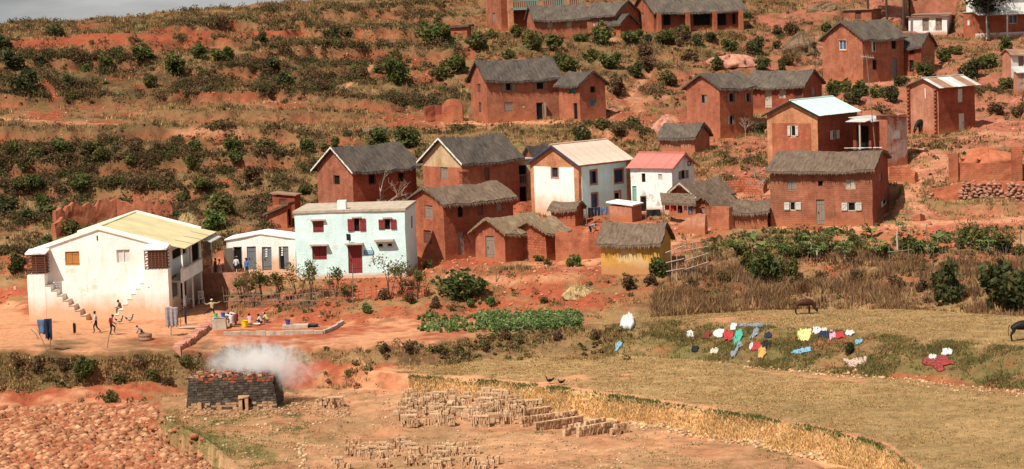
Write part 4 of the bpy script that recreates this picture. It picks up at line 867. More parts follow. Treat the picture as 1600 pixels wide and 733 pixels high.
# ---- top centre
h = House('balcony_house', 'tall red house with mint green balcony rail at the top edge', 760, 784, 905, 47, -34, 18, cat='house')
h.win('L', (769,20,774,34), 'shut', 'wood'); h.walls('mud', 'mud_dark'); h.flat('thatch_grey', .3, .25)
rl = MB(); z0 = h.uv('R', 800, 14)[1]; x0 = h.uv('R', 792, 14)[0]; x1 = h.wr
rl.box(x0, -1.5, z0-.15, x1, 0, z0); sl_ = rl.build('balcony', 'green_paint', h.o)
for n_, (za, zb) in enumerate(((z0+.9, z0+1.0), (z0+.04, z0+.12))):
    m2 = MB(); m2.box(x0, -1.5, za, x1, -1.43, zb); m2.build('rail', 'green_paint', sl_)
k = 0; x = x0
while x < x1:
    m2 = MB(); m2.box(x, -1.49, z0+.12, x+.07, -1.44, z0+.9); m2.build('baluster', 'green_paint', sl_); x += .28
for px in (793, 840, 881):
    u = h.uv('R', px, 30)[0]; m2 = MB(); m2.box(u-.3, -1.5, -1, u+.3, -1.0, z0+2.2); m2.build('pillar', 'brick', h.o)
h = House('low_house', 'low red house with grey thatch and two small windows below the green balcony', 824, 835, 918, 58, 29, 12, peak=10, cat='house')
h.win('R', (855,33.5,863.5,43.5), 'shut', 'wood_pale'); h.win('R', (885.5,32.5,893.5,43), 'shut', 'wood_pale'); h.walls('mud'); h.thatch('thatch_grey', .25, .4)
h = House('gabled_house', 'red gabled house with curved dark thatch between the low and the long house', 914, 962, 1000, 54, 22, 55, peak=2, gable='R', cat='house')
h.win('L', (926,31,930,41), 'shut', 'wood_pale'); h.win('L', (935,30,939,41), 'shut', 'wood_pale'); h.walls('mud'); h.thatch('thatch_grey', .25, .4)
h = House('small_annex', 'little red annex with dark thatch in front of the gabled hilltop house', 948, 970, 994, 55, 36, 50, peak=22, gable='R', cat='annex'); h.walls('mud', 'mud_dark'); h.thatch('thatch_dark', .25, .35)
h = House('long_house', 'long red house with posts and open veranda under grey thatch on the hilltop', 990, 1022, 1162, 49, 17, 17, peak=-8, cat='house')
for r in ((1036,21,1048,40), (1083,20,1110,40), (1118,20,1135,40), (1144,21,1150,38)): h.win('R', r, 'dark', 'wood_red')
h.win('L', (1002,20,1006,32), 'shut', 'wood'); h.walls('mud', 'mud_dark'); h.thatch('thatch_grey', .3, .7)
for px in (1071, 1113, 1154, 1026):
    u = h.uv('R', px, 30)[0]; m2 = MB(); m2.box(u-.25, -.95, -.8, u+.25, -.5, h.h-.3); m2.build('pillar', 'mud', h.o)
h = House('field_shed', 'small red shed with flat dark roof left of the balcony house', 694, 730, 737, 58, 42, 76, cat='shed'); h.walls('mud'); h.flat('thatch_grey', .3, .25, rise_l=-.1)
# ---- top right
h = House('verandah_house', 'white and brick house with posted verandah in the upper right corner', 1506, 1524, 1660, 59, 20, 14, cat='house')
h.win('R', (1576,23,1590,37), 'cross', 'white_paint', pane='pane'); h.win('L', (1511,30,1515,40), 'shut', 'white_paint'); h.walls('mud', 'mud'); 
lm(h, 'R', 0, 0, h.wr, .55, .02, .05, 'white2', 'base_band'); h.flat('tin_grey', .1, .08)
m2 = MB(); m2.obox(Vector((-.3, -1.7, h.h-.35)), Vector((h.wr+.6, 0, 0)), Vector((0, 1.8, .45)), Vector((0, 0, .05))); m2.build('verandah_roof', 'tin_grey', h.o)
for px in (1533, 1565, 1598):
    u = h.uv('R', px, 40)[0]; m2 = MB(); m2.tube([(u, -1.5, -.8), (u, -1.5, h.h-.35)], .09, 6); m2.build('post', 'white_paint', h.o)
m2 = MB(); m2.box(.4, .5, h.h+.1, h.wr, h.wl, h.h+2.1); m2.build('upper_storey', 'white2', h.o)
m2 = MB(); m2.obox(Vector((0, .1, h.h+1.95)), Vector((h.wr+.3, 0, 0)), Vector((0, h.wl, 1.2)), Vector((0, 0, .08))); m2.build('roof', 'tin_rust', h.o)
h = House('white_shed', 'low white shed with two grey doors near the hilltop trees', 1420, 1480, 1487, 50, 25, 78, cat='shed'); h.win('L', (1441.5,28,1451.5,48), 'shut', 'wood', door=True); h.win('L', (1462,28,1472,48), 'shut', 'wood', door=True); h.walls('white2'); h.flat('tin_rust', .3, .08)
h = House('red_shed', 'small red shed with dark roof behind the blue-windowed house', 1318, 1362, 1377, 32, 15, 70, cat='shed'); h.win('L', (1336,18,1346,30), 'shut', 'wood_red'); h.walls('mud'); h.flat('tin_rust', .25, .08)
h = House('white_cabin', 'white and brick cabin cut by the right edge of the picture', 1567, 1580, 1640, 131, 84, 25, cat='house', peak=76); h.win('R', (1591,88,1600,106), 'shut', 'wood'); h.walls('mud_pink', 'white2'); h.thatch('tin_rust', .2, .25, thick=.1, rough=.2)
h = House('stone_cabin', 'small grey-walled cabin below the white cabin at the right edge', 1584, 1590, 1650, 146, 113, 22, cat='house'); h.walls('mud_pink', 'grey_worn'); h.flat('tin_grey', .2, .08, rise_l=.4)
# ---- dark roof between B and D
h = House('hidden_hut', 'dark thatched roof showing between the tan gable house and the white house', 818, 838, 862, 300, 250, 50, peak=228, cat='hut', gable='L'); h.walls('mud_dark'); h.thatch('thatch_dark', .3, .35)
# ---- balcony tower beside B
h = House('porch_tower', 'narrow two-storey mud porch with wooden balcony left of the white house', 789, 797, 832, 338, 250, 14, cat='porch', wl=2.0, d=214, base=2.0)
h.win('R', (801,258,823,287), 'dark', 'wood'); h.win('R', (803,292,823,330), 'dark', 'wood_red', door=True); h.walls('mud_pink', 'tan_plaster'); h.flat('tin_grey', .25, .1)
z0 = h.uv('R', 812, 288)[1]; u0, u1 = h.uv('R', 800, 280)[0], h.uv('R', 824, 280)[0]
bl = lm(h, 'R', u0, z0-.1, u1, z0, .0, .45, 'wood', 'balcony'); m2 = MB(); m2.box(u0, -.45, z0+.85, u1, -.4, z0+.93); m2.build('rail', 'wood', bl); x = u0
while x < u1: m2 = MB(); m2.box(x, -.44, z0, x+.05, -.41, z0+.85); m2.build('baluster', 'wood', bl); x += .15
# ---- long low thatch heap between A and C
h = House('low_hut', 'low brown thatched roof between the deep red and the tall red house', 566, 610, 652, 350, 330, 44, peak=304, cat='hut'); h.walls('mud_dark'); h.thatch('thatch_tan', .5, .5, thick=.35, rough=1.6)
MT['earth_pink'] = M_simple('pale_pink_earth', (.46, .215, .15), .95, .35, 1.8, bump=1.0); MT['earth_red'] = M_simple('red_earth', (.40, .13, .065), .95, .25, 1.4, bump=.6); MT['straw_heap'] = M_simple('old_straw', (.19, .125, .075), .95, .4, 2.5, bump=1, stretch=(1, 1, 3)); MT['straw_pale'] = M_simple('pale_straw', (.42, .30, .15), .95, .3, 2.5, bump=.8)
# ---- school-like white house on the left with two outside stairs
h = House('white_house', 'large white house with yellow roof, lattice boxes and twin outside stairs', 66, 264, 316, 495, 384, 86, peak=357, base=1.0, pad_m=2.0, wig=.015, d=None, frac=.52)
WH = h
def uvb(x0, y0, x1, y1, out):
    """pixel box on a plane `out` metres in front of face L"""
    P0 = h.P; h.P = P0-h.dr*out; a = h.uv('L', x0, y0); b = h.uv('L', x1, y1); h.P = P0
    return min(a[0], b[0]), min(a[1], b[1]), max(a[0], b[0]), max(a[1], b[1])
h.win('L', (102,393,124.5,415), 'shut', 'wood_orange'); h.win('L', (182,390,203.5,411), 'cross', 'white_paint', pane=M_simple('white_curtain', (.6, .58, .55), .6, .1, 3))
h.win('R', (269,385,292,402), 'dark', 'white_paint'); h.win('R', (267.5,429,279,466), 'dark', 'white_paint', pane=M_simple('grey_glass', (.12, .14, .15), .3, .2, 2, spec=.4)); h.win('R', (282,424,292,474), 'dark', 'wood', door=True); h.win('R', (296,381,311,412), 'dark', 'wood')
h.walls('white')
D0 = 1.25
for side, bx, lx, rx in ((0, (42, 430, 73, 501), (42, 398, 71.5, 430), (40, 391, 78, 398)), (1, (224, 422, 265.5, 491), (225.5, 391, 260, 422), (225, 382, 260, 391))):
    u0, v0, u1, v1 = uvb(*bx, D0); mb = MB(); mb.box(-D0, u0, -1, -.01, u1, v1)
    for k in range(len(mb.f)): mb.uv[k] = [(mb.v[i][1]+mb.v[i][0], mb.v[i][2]) for i in mb.f[k]]
    blk = mb.build('stair_block', 'white', h.o)
    a0, b0, a1, b1 = uvb(*lx, D0-.05); z1 = uvb(*rx, D0)[3]
    lat = MB(); n = 9
    for i in range(n): z = v1+(b1-v1)*(i+.5)/n; lat.box(-D0+.03, a0, z-.025, -D0+.06, a1, z+.025)
    for i in range(7 if side else 3): x = a0+(a1-a0)*i/(6 if side else 2); lat.box(-D0+.0, x-.03, v1, -D0+.03, x+.03, b1)
    for i in range(6): z = v1+(b1-v1)*(i+.5)/6; lat.box(-D0+.1, (a0 if not side else a1)-.03, z-.03, -.02, (a0 if not side else a1)+.03, z+.03); lat.box(-D0+.1, (a1 if not side else a0)-.03, z-.03, -.02, (a1 if not side else a0)+.03, z+.03)
    lat.build('lattice', 'wood_red', blk)
    pn = MB(); pn.box(-.35, a0+.1, v1, -.03, a1-.1, b1); pn.build('landing_shade', 'wood_red', blk)
    rm = MB(); rm.obox(Vector((-D0-.12, a0-.12, b1)), Vector((0, a1-a0+.24, 0)), Vector((D0+.1, 0, .22)), Vector((0, 0, .12))); rm.build('slab', 'white2', blk)
    # flight of steps running along the front wall
    st = MB(); n = 7; top = v1; L0 = (u0 if side == 0 else u1)
    if side == 0: xe = uvb(133, 490, 134, 491, D0)[0]; xs = u0; n = 7     # descends to the right (towards smaller u)
    else: xs = u1; xe = uvb(178, 478, 179, 479, D0)[2]
    n = 7; ztop = uvb(76, 447, 77, 448, D0)[3] if side == 0 else uvb(222, 443, 223, 444, D0)[3]
    for i in range(n):
        a = xs+(xe-xs)*i/n; b = xs+(xe-xs)*(i+1)/n; z = ztop*(1-(i)/n)
        i0 = len(st.f); st.box(-D0+.02, min(a, b), -1, -.012, max(a, b), z)
        for k in range(i0, len(st.f)): st.uv[k] = [(st.v[j][1]+st.v[j][0], st.v[j][2]-.3) for j in st.f[k]]
        i0 = len(st.f)
    stairs = st.build('stairs', 'white', h.o)
    for i in range(n):
        a = xs+(xe-xs)*i/n; b = xs+(xe-xs)*(i+1)/n; z = ztop*(1-i/n); t_ = MB(); t_.box(-D0-.02, min(a, b), z+.002, -.015, max(a, b), z+.05); t_.build('tread', 'white2' if side else 'concrete', stairs)
    if side: SEAT = (xe+(xs-xe)*.18, ztop/n*1.6)
# white parapet along the gable, yellowed roof sheets, balcony roof
kb = h.wl*h.frac; rm = MB(); sl1 = (h.hp-h.h)/kb
for sgn, k2 in ((-1, kb), (1, h.wl-kb)):
    sl_ = (h.hp-h.h)/k2
    for a0, a1, e, up in ((-.12, .28, .35, .22), (h.wr-.28, h.wr+.1, .2, .22)):
        m2 = MB(); d = Vector((0, sgn*(k2+e), -sl_*(k2+e))); m2.obox(Vector((a0, kb, h.hp+up)), d, Vector((a1-a0, 0, 0)), Vector((0, 0, -.3))); m2.build('parapet', 'white', h.o)
rb = MB(); rb.tube([(0, kb, h.hp+.08), (h.wr, kb, h.hp+.08)], .06); rf = rb.build('roof', 'roof_straw', h.o)
for sgn, k2 in ((-1, kb), (1, h.wl-kb)):
    sl_ = (h.hp-h.h)/k2; n = 5; ex = .25
    for i in range(n):
        m2 = MB(); w = (h.wr-.6)/n; d = Vector((0, sgn*(k2+ex), -sl_*(k2+ex))); m2.obox(Vector((.3+w*i+.01, kb, h.hp+.06+.012*(i % 2))), d, Vector((w-.02, 0, 0)), Vector((0, 0, -.03))); m2.build('roof_sheet', 'roof_straw', rf)
m2 = MB(); d0 = 1.5; m2.obox(Vector((.3, 0, h.h+.02)), Vector((h.wr-.3, 0, 0)), Vector((0, -d0, -.35)), Vector((0, 0, .05))); m2.build('balcony_roof', 'roof_straw', h.o)
for i in range(1, 4): m2 = MB(); x = .3+(h.wr-.3)*i/4; m2.obox(Vector((x-.03, 0, h.h+.075)), Vector((.06, 0, 0)), Vector((0, -d0, -.35)), Vector((0, 0, .03))); m2.build('batten', 'tin_rust', h.o)
v = h.uv('R', 290, 405)[1]
bl = MB(); bl.box(.05, -1.15, v-1.05, h.wr*.62, 0-.01, v-.95); bo = bl.build('balcony', 'concrete', h.o)
m2 = MB(); m2.box(.05, -1.2, v-1.1, h.wr*.62, -1.1, v-.1); m2.build('parapet', 'white2', bo); m2 = MB(); m2.box(.02, -1.25, v-.1, h.wr*.62+.05, -1.05, v); m2.build('coping', 'concrete', bo)
for t in (.05, .32, .6, .95):
    m2 = MB(); x = .12+(h.wr-.3)*t; m2.box(x-.07, -1.18, -.6, x+.07, -1.06, h.h-.25); m2.build('post', 'white2', h.o)
m2 = MB(); x0, x1 = h.wr*.64, h.wr*.98
for i in range(9):
    t = i/9; 
    m2.obox(Vector((x0+(x1-x0)*t, -1.16, v-.1)), Vector(((x1-x0)*.04, 0, 0)), Vector((0, .04, 0)), Vector(((x1-x0)*(.5 if t < .5 else -.5), 0, 1.3)))
    m2.obox(Vector((x0+(x1-x0)*t, -1.16, v-1.1)), Vector(((x1-x0)*.05, 0, 0)), Vector((0, .04, 0)), Vector((0, 0, .95)))
m2.box(x0, -1.18, v-.15, x1, -1.1, v-.05); m2.build('lattice', 'wood_red', h.o)
m2 = MB(); m2.obox(Vector((h.wr*.66, -1.9, h.h-.75)), Vector((h.wr*.34, 0, 0)), Vector((0, .9, .3)), Vector((0, 0, .05))); m2.build('awning', 'tin_grey', h.o)
m2 = MB(); u, v2 = h.uv('L', 238, 446); m2.box(-D0-.02, u-.04, v2-.04, -D0+.0, u+.04, v2+.04); u, v2 = h.uv('L', 152, 372); m2.box(-.02, u-.05, v2-.2, .0, u+.05, v2+.2); m2.build('vent', 'dark', h.o)
m2 = MB(); m2.tube([(-.1, -.12, h.h-.6), (-.1, -.16, -.2)], .05); m2.build('drainpipe', 'tin_rust', h.o)
# ---- terrace wall under the latrines
P = G(322, 457); Q = G(480, 462)
def wall_run(name, label, pts, top_py, mat, thick=.4, cat='wall', jag=0.0, down=.8, seg=.5, round_=0.0, group=None):
    """free-standing wall along ground pixels; top_py gives the top pixel at each point; uneven crest"""
    W = [G(x, y) for x, y in pts]; H = [solve_h(w, t) for w, t in zip(W, top_py)]
    o0 = W[0].copy(); mb = MB(); P, Hh = [], []
    for a, b, ha, hb in zip(W, W[1:], H, H[1:]):
        n = max(1, int((b-a).length/seg))
        for i in range(n): P.append(a.lerp(b, i/n)); Hh.append(ha+(hb-ha)*i/n)
    P.append(W[-1]); Hh.append(H[-1]); Hh = [max(.1, x+random.uniform(-jag, jag)) for x in Hh]
    N = len(P); F_, B_ = [], []; s0 = 0
    S = [0]
    for i in range(1, N): S.append(S[-1]+(P[i]-P[i-1]).length)
    for i in range(N):
        t = (P[min(N-1, i+1)]-P[max(0, i-1)]); t.z = 0; t.normalize(); nrm = Vector((t.y, -t.x, 0))
        if nrm.y > 0: nrm = -nrm
        b0 = P[i]-o0; F_.append([]); B_.append([]); m = 5
        for k in range(m+1):
            f = k/m; z = -down+(Hh[i]+down)*f; wv = mnoise.noise(Vector((S[i]*1.3, z*1.7, o0.x)))*.09; rr = round_*max(0, f-.75)*thick*1.2
            F_[-1].append(b0+nrm*(thick*.5+wv-rr+(1-f)*.05)+Vector((0, 0, z))); B_[-1].append(b0-nrm*(thick*.5-rr)+Vector((0, 0, z)))
    for i in range(N-1):
        for k in range(5):
            mb.face([F_[i][k], F_[i+1][k], F_[i+1][k+1], F_[i][k+1]], 0, [(S[i], F_[i][k].z), (S[i+1], F_[i+1][k].z), (S[i+1], F_[i+1][k+1].z), (S[i], F_[i][k+1].z)])
            mb.face([B_[i+1][k], B_[i][k], B_[i][k+1], B_[i+1][k+1]], 0, [(S[i+1], B_[i+1][k].z), (S[i], B_[i][k].z), (S[i], B_[i][k+1].z), (S[i+1], B_[i+1][k+1].z)])
        mb.face([F_[i][5], F_[i+1][5], B_[i+1][5], B_[i][5]], 0, [(S[i], F_[i][5].z), (S[i+1], F_[i+1][5].z), (S[i+1], F_[i+1][5].z+.4), (S[i], F_[i][5].z+.4)])
    for i in (0, N-1):
        for k in range(5):
            q = [B_[i][k], F_[i][k], F_[i][k+1], B_[i][k+1]]; mb.face(q if i == 0 else q[::-1], 0, [(S[i]-.4, q[0].z), (S[i], q[1].z), (S[i], q[2].z), (S[i]-.4, q[3].z)])
    o = mb.build(name, mat); o.location = o0; tag(o, label, cat, group); return o
wall_run('terrace_wall', 'plain brown retaining wall below the latrine block', [(318,458),(380,458),(384,459)], [427,426,426], 'tan_plaster' if False else 'mud_pink', .5)
wall_run('ruined_wall', 'long eroded red mud wall ruin on the slope behind the yellow-roofed house', [(86,360),(110,355),(150,350),(184,347),(225,342),(270,340)], [331,321,318,314,313,317], 'mud', .6, jag=.38, round_=.25, seg=.3)
wall_run('ruined_wall', 'broken stub of mud wall at the left end of the long ruin', [(84,372),(98,368)], [350,342], 'mud', .6, jag=.2, round_=.6)
wall_run('mud_wall', 'round-topped block of red mud wall left of the lone mid-slope house', [(693,191),(700,191),(709,191),(717,191),(724,191)], [164,156,154,156,163], 'mud', .8, seg=9, round_=.8)
wall_run('mud_wall', 'low brushy mud wall left of the round-topped wall block', [(664,190),(680,190),(692,190)], [168,165,166], 'mud_dark', .4, jag=.1)
wall_run('mud_wall', 'rubble mud wall right of the bare mud brick hut', [(872,405),(895,406),(920,404),(938,402)], [366,362,365,362], 'mud', .6, jag=.22, round_=.5, seg=.35)
wall_run('mud_wall', 'leaning pinkish mud wall stub in front of the washing line', [(1063,362),(1080,363),(1092,364),(1104,364)], [350,340,334,336], 'mud_pink', .5, jag=.08, round_=.8)
wall_run('mud_wall', 'squat mud wall block between the pointed hut and the low shed', [(1116,357),(1130,357),(1143,357)], [323,322,324], 'mud_smooth', .6, jag=.05, round_=.5)
wall_run('mud_wall', 'short toothed brick wall end beside the broad red house', [(1200,354),(1208,354),(1214,354)], [324,320,326], 'mud_brick', .6, jag=.08)
wall_run('brick_wall', 'unfinished low red brick wall above the stone terrace', [(1484,282),(1530,282),(1582,282),(1640,284)], [254,255,256,257], 'mud', .3, jag=.04)
wall_run('brick_pillar', 'short brick pillar at the left end of the unfinished wall', [(1483,283),(1498,283)], [240,240], 'mud', .5, jag=.03)
wall_run('brick_pillar', 'taller brick pillar at the right of the unfinished wall', [(1581,284),(1597,284)], [230,230], 'mud', .6, jag=.02)
wall_run('mud_wall', 'crumbling red wall below the worn grey lean-to', [(1390,285),(1410,284),(1432,285)], [262,260,268], 'mud_brick', .5, jag=.12, round_=.4)
wall_run('mud_wall', 'curved low wall stub beside the path right of the broad red house', [(1424,344),(1436,345),(1443,342)], [336,334,336], 'mud_pink', .3, jag=.05)
wall_run('rubble_wall', 'tumbled brick rubble wall on the slope left of the tin-roofed brick house', [(1126,300),(1160,298),(1196,300)], [284,278,282], 'mud_brick', .7, jag=.2, round_=.5)
wall_run('threshold_step', 'low brick step along the foot of the broad red house', [(1230,357),(1262,358),(1285,358)], [352,353,353], 'mud_brick', .4, jag=.03)
# earth mounds and heaps
def mound(name, label, px, py, wpx, hpx, mat, cat='mound', spikes=0, rough=.45):
    p = G(px, py); s = FP/p.y; rx = wpx/2/s; rz = hpx/s; mb = MB(); n, m = 40, 12; sd_ = random.uniform(0, 50); P = []
    for j in range(m+1):
        f = j/m; r_ = math.cos(f*math.pi/2)**.8; z = math.sin(f*math.pi/2)*rz
        P.append([Vector((rx*r_*math.cos(2*math.pi*i/n)*(1+rough*mnoise.noise(Vector((3*math.cos(2*math.pi*i/n)+sd_, 3*math.sin(2*math.pi*i/n), f*2)))), rx*.7*r_*math.sin(2*math.pi*i/n)*(1+rough*mnoise.noise(Vector((i*.5, f*3, sd_)))), -.3+z*(1+rough*.8*mnoise.noise(Vector((i*.4+sd_, f*2, 1)))))) for i in range(n)])
    for j in range(m):
        for i in range(n): mb.face([P[j][i], P[j][(i+1) % n], P[j+1][(i+1) % n], P[j+1][i]])
    for _ in range(spikes):
        j = random.randrange(0, m); i = random.randrange(n); a = P[j][i]; d = Vector((a.x*.6, a.y*.6, rz*.4+random.uniform(-.3, .3))).normalized()*random.uniform(.15, .4); e = Vector((random.uniform(-1, 1), random.uniform(-1, 1), 0)).normalized()*.03
        mb.face([a-e, a+e, a+d])
    o = mb.build(name, mat, smooth=True, merge=not spikes); o.location = p; tag(o, label, cat); return o
mound('earth_heap', 'pale pink earth heap in the bushes above the tin-roofed village', 1141, 98, 86, 17, 'earth_pink', 'heap')
mound('straw_heap', 'round brown straw heap left of the blue-windowed house', 1250, 82, 56, 29, 'straw_heap', 'heap', 500)
mound('straw_heap', 'flattened straw heap on the slope at the very top right', 1290, 16, 46, 12, 'straw_heap', 'heap', 300)
mound('earth_heap', 'smooth orange-pink earth heap left of the small pink hut', 1040, 208, 40, 28, 'earth_pink', 'heap')
mound('earth_heap', 'large red earth heap behind the unfinished brick wall', 1545, 266, 110, 34, 'earth_red', 'heap')
mound('straw_heap', 'pale straw heap at the foot of the ruined mud wall', 293, 352, 34, 24, 'straw_pale', 'heap', 300)
mound('straw_heap', 'low dry straw heap on the bank left of the ochre hut', 905, 462, 44, 18, 'straw_pale', 'heap', 300)
mound('straw_heap', 'brown straw heap on the terrace left of the lone mid-slope house', 590, 208, 60, 12, 'straw_heap', 'heap', 300)
mound('thatch_heap', 'dark thatch heap behind the broad red house roof', 1350, 246, 52, 22, 'straw_heap', 'heap', 300)
# ================================================================== VEGETATION
rng = np.random.RandomState(11)
def sample(dens, n):
    """random ground points with probability dens per grid cell"""
    d = dens[:-1, :-1].copy(); d[INH[:-1, :-1]] = 0; p = d.ravel()/d.sum()
    i = rng.choice(p.size, n, p=p); r, c = np.divmod(i, NCOL-1); a = rng.rand(n)[:, None]; b = rng.rand(n)[:, None]
    P = POS[r, c]*(1-a)*(1-b)+POS[r+1, c]*a*(1-b)+POS[r, c+1]*(1-a)*b+POS[r+1, c+1]*a*b
    return P, r, c
def blades(name, label, cat, dens, n, k, h0, h1, w, spread, cols, lean=.5, mat='grass', hmap=None):
    P, r, c = sample(dens, n); hs = h0+(h1-h0)*rng.rand(n)**1.6
    if hmap is not None: hs = hs*hmap[r, c]
    ci = rng.randint(0, len(cols), n); C0 = np.array(cols)[ci]*(.75+.5*rng.rand(n))[:, None]
    N = n*k; base = np.repeat(P, k, 0); H = np.repeat(hs, k)*(.6+.4*rng.rand(N)); ang = rng.rand(N)*2*np.pi; rad = spread*np.sqrt(rng.rand(N))*np.repeat(hs/h1+.4, k)
    base[:, 0] += np.cos(ang)*rad; base[:, 1] += np.sin(ang)*rad; base[:, 2] -= .04
    la = rng.rand(N)*2*np.pi; ll = H*lean*rng.rand(N)
    tip = base.copy(); tip[:, 0] += np.cos(la)*ll+np.cos(ang)*ll*.5; tip[:, 1] += np.sin(la)*ll+np.sin(ang)*ll*.5; tip[:, 2] += H
    fa = rng.rand(N)*np.pi; wx = np.cos(fa)*w*(.6+.8*rng.rand(N)); wy = np.sin(fa)*w*.5
    A = base.copy(); A[:, 0] -= wx; A[:, 1] -= wy; B = base.copy(); B[:, 0] += wx; B[:, 1] += wy
    V = np.stack([A, B, tip], 1).reshape(-1, 3); F = np.arange(3*N).reshape(-1, 3); Cc = np.repeat(C0, k, 0)*(.8+.4*rng.rand(N))[:, None]
    o = link(name, np_mesh(name, V, F, mat, np.repeat(Cc, 3, 0))); tag(o, label, cat, kind='stuff'); return o
def leaf_cloud(P, S, C, flat=.0):
    """one diamond leaf at each point"""
    n = len(P); a = rng.normal(size=(n, 3)); a /= np.linalg.norm(a, axis=1)[:, None]; b = rng.normal(size=(n, 3)); b -= a*(a*b).sum(1)[:, None]; b /= np.linalg.norm(b, axis=1)[:, None]
    a *= S[:, None]; b *= (S*.55)[:, None]
    V = np.stack([P-a, P+b, P+a, P-b], 1).reshape(-1, 3); F = np.arange(4*n).reshape(-1, 4); return V, F, np.repeat(C, 4, 0)
inview = ((PXg > -220) & (PXg < 1820)).astype(float)
veg = Wt[..., 2]+Wt[..., 3]+Wt[..., 4]*1.2
clump = np.clip((fbm(X/2.2+70, Y/1.6+20, 4)-.38)*4, .05, 1)
DRY, STR, OLI, BRN, GRN, RUS = (.33, .2, .082), (.46, .31, .14), (.17, .155, .052), (.17, .105, .055), (.10, .135, .035), (.24, .115, .055)
blades('hillside_grass', 'dry brown grass growing over the upper hillside terraces', 'grass', veg**1.3*(clump+.6*BAND)*inview*((SG > 6) & ((PXg < 460) | (SG > 8)))*np.where(SG > 14, 1.5, 1), 80000, 5, .15, .6, .055, .24, [(.28, .17, .07), (.25, .15, .065), STR, OLI, BRN, RUS, BRN])
hm1 = .25+.95*np.clip((fbm(X/1.9+5, Y/1.5+9, 3)-.32)*2.6, 0, 1)
brushd = (((SG > .95) & (SG < 4) & (PXg < 590)) | ((SG > 2.9) & (SG < 4) & (PXg < 985)) | ((SG > 5) & (SG < 6.1) & (PXg > 330) & (PXg < 1040)))
blades('bank_grass', 'rough brown grass hanging over the banks below the houses', 'grass', veg*(clump**1.3+.08)*inview*brushd*np.where((PXg < 345) & (SG > 3.7), 0, 1), 14000, 6, .1, .42, .05, .24, [DRY, STR, BRN, OLI, DRY, STR, RUS, DRY], hmap=hm1)
blades('tall_dry_grass', 'tall rusty dry grass on the steep bank behind the grazing cow', 'grass', (.1+veg)*clump*inview*((SG > 4.95) & (SG < 6.05) & (PXg > 1020))*np.where(PXg < 1430, 1, .35), 14000, 7, .4, 1.2, .055, .25, [DRY, RUS, BRN, (.26, .15, .085), (.2, .12, .08), (.3, .17, .09), RUS, STR], lean=.6, hmap=hm1)
blades('field_stubble', 'short dry stubble covering the two harvested fields', 'grass', inview*fieldmask*(.35+clump)*(1-np.clip(Wt[..., 1]*1.5, 0, 1)), 62000, 3, .05, .17, .05, .14, [DRY, STR, (.52, .34, .16), OLI, (.4, .22, .1), (.46, .31, .16), DRY], lean=1.0)
blades('bank_turf', 'olive turf on the bank where the washing dries', 'grass', inview*((SG > 3) & (SG < 4.02) & (PXg > 940))*(Wt[..., 3]+.4*Wt[..., 2])*clump, 22000, 4, .06, .32, .045, .16, [OLI, OLI, GRN, DRY, BRN])
blades('paddy_straw', 'bleached straw on the curved bank of the lower field', 'grass', inview*((SG > 1.12) & (SG < 1.9) & (PXg > 640) & (PXg < 1440))*(.25+clump), 24000, 4, .06, .32, .05, .14, [(.72, .48, .22), (.68, .43, .18), (.62, .35, .13), (.7, .5, .26)], lean=.7)
blades('rim_grass', 'green grass along the rim of the curved field bank', 'grass', inview*((SG > 1.78) & (SG < 1.97) & (PXg > 640) & (PXg < 1440))*(.06+clump**2), 3000, 5, .06, .3, .05, .15, [GRN, OLI, GRN, (.13, .16, .05)])
blades('yard_grass', 'sparse grass around the brickyard and ploughed plot', 'grass', inview*(SG < 1)*(Wt[..., 3]*1.5+Wt[..., 2]*.6)*(PXg > 205)*clump*np.where(PXg < 480, 2.5, 1), 19000, 4, .05, .2, .04, .15, [OLI, OLI, DRY, GRN])
blades('village_grass', 'thin dry grass between the houses', 'grass', inview*((SG > 6) & (SG < 11) & (PXg > 440))*(veg+.12)*clump, 16000, 5, .1, .45, .045, .18, [DRY, OLI, BRN, STR])
hm2 = .3+1.0*np.clip((fbm(X/1.9+5, Y/1.5+9, 3)-.3)*2.2, 0, 1)
def scrub(name, label, dens, n, k, r0, r1, cols, zs=.75, cat='scrub', hmap=None, lift=.5):
    P, r, c = sample(dens, n); R_ = r0+(r1-r0)*rng.rand(n)**1.5; R_ = R_ if hmap is None else R_*hmap[r, c]; N = n*k; d = rng.normal(size=(N, 3)); d /= np.linalg.norm(d, axis=1)[:, None]; Rr = np.repeat(R_, k); Q = np.repeat(P, k, 0)+d*(Rr*(.5+.5*rng.rand(N)))[:, None]*np.array([1, 1, zs]); Q[:, 2] += Rr*lift
    C = np.repeat(np.array(cols)[rng.randint(0, len(cols), n)]*(.7+.6*rng.rand(n))[:, None], k, 0)*(.65+.7*rng.rand(N))[:, None]
    V, F, Cc = leaf_cloud(Q, .06+.09*rng.rand(N), C); o = link(name, np_mesh(name, V, F, 'leaf', Cc)); tag(o, label, cat, kind='stuff')
SCC = [(.12, .08, .045), (.15, .095, .05), (.10, .095, .04), (.085, .095, .03), (.18, .115, .055), (.14, .07, .04)]
scrub('hillside_scrub', 'low brown and olive scrub covering the hillside banks', inview*(clump+BAND)*(Wt[..., 4]*2.2+Wt[..., 3]+Wt[..., 2]*.25)*(1+2.5*BAND)*((SG > 8) | ((SG > 5.5) & (PXg < 440)))*np.where((SG > 11) & (SG < 12), .12, 1), 6800, 34, .15, .75, SCC)
scrub('thicket', 'dense taller scrub on the left-hand hillside banks', inview*np.clip(clump-.35, 0, 1)*(Wt[..., 4]+.25*Wt[..., 3])*(1+3*BAND)*(PXg < 760)*(((SG > 12) & (SG < 14.2)) | ((SG > 7) & (SG < 11))), 2400, 56, .35, .95, SCC+[(.085, .10, .03), (.07, .08, .03)])
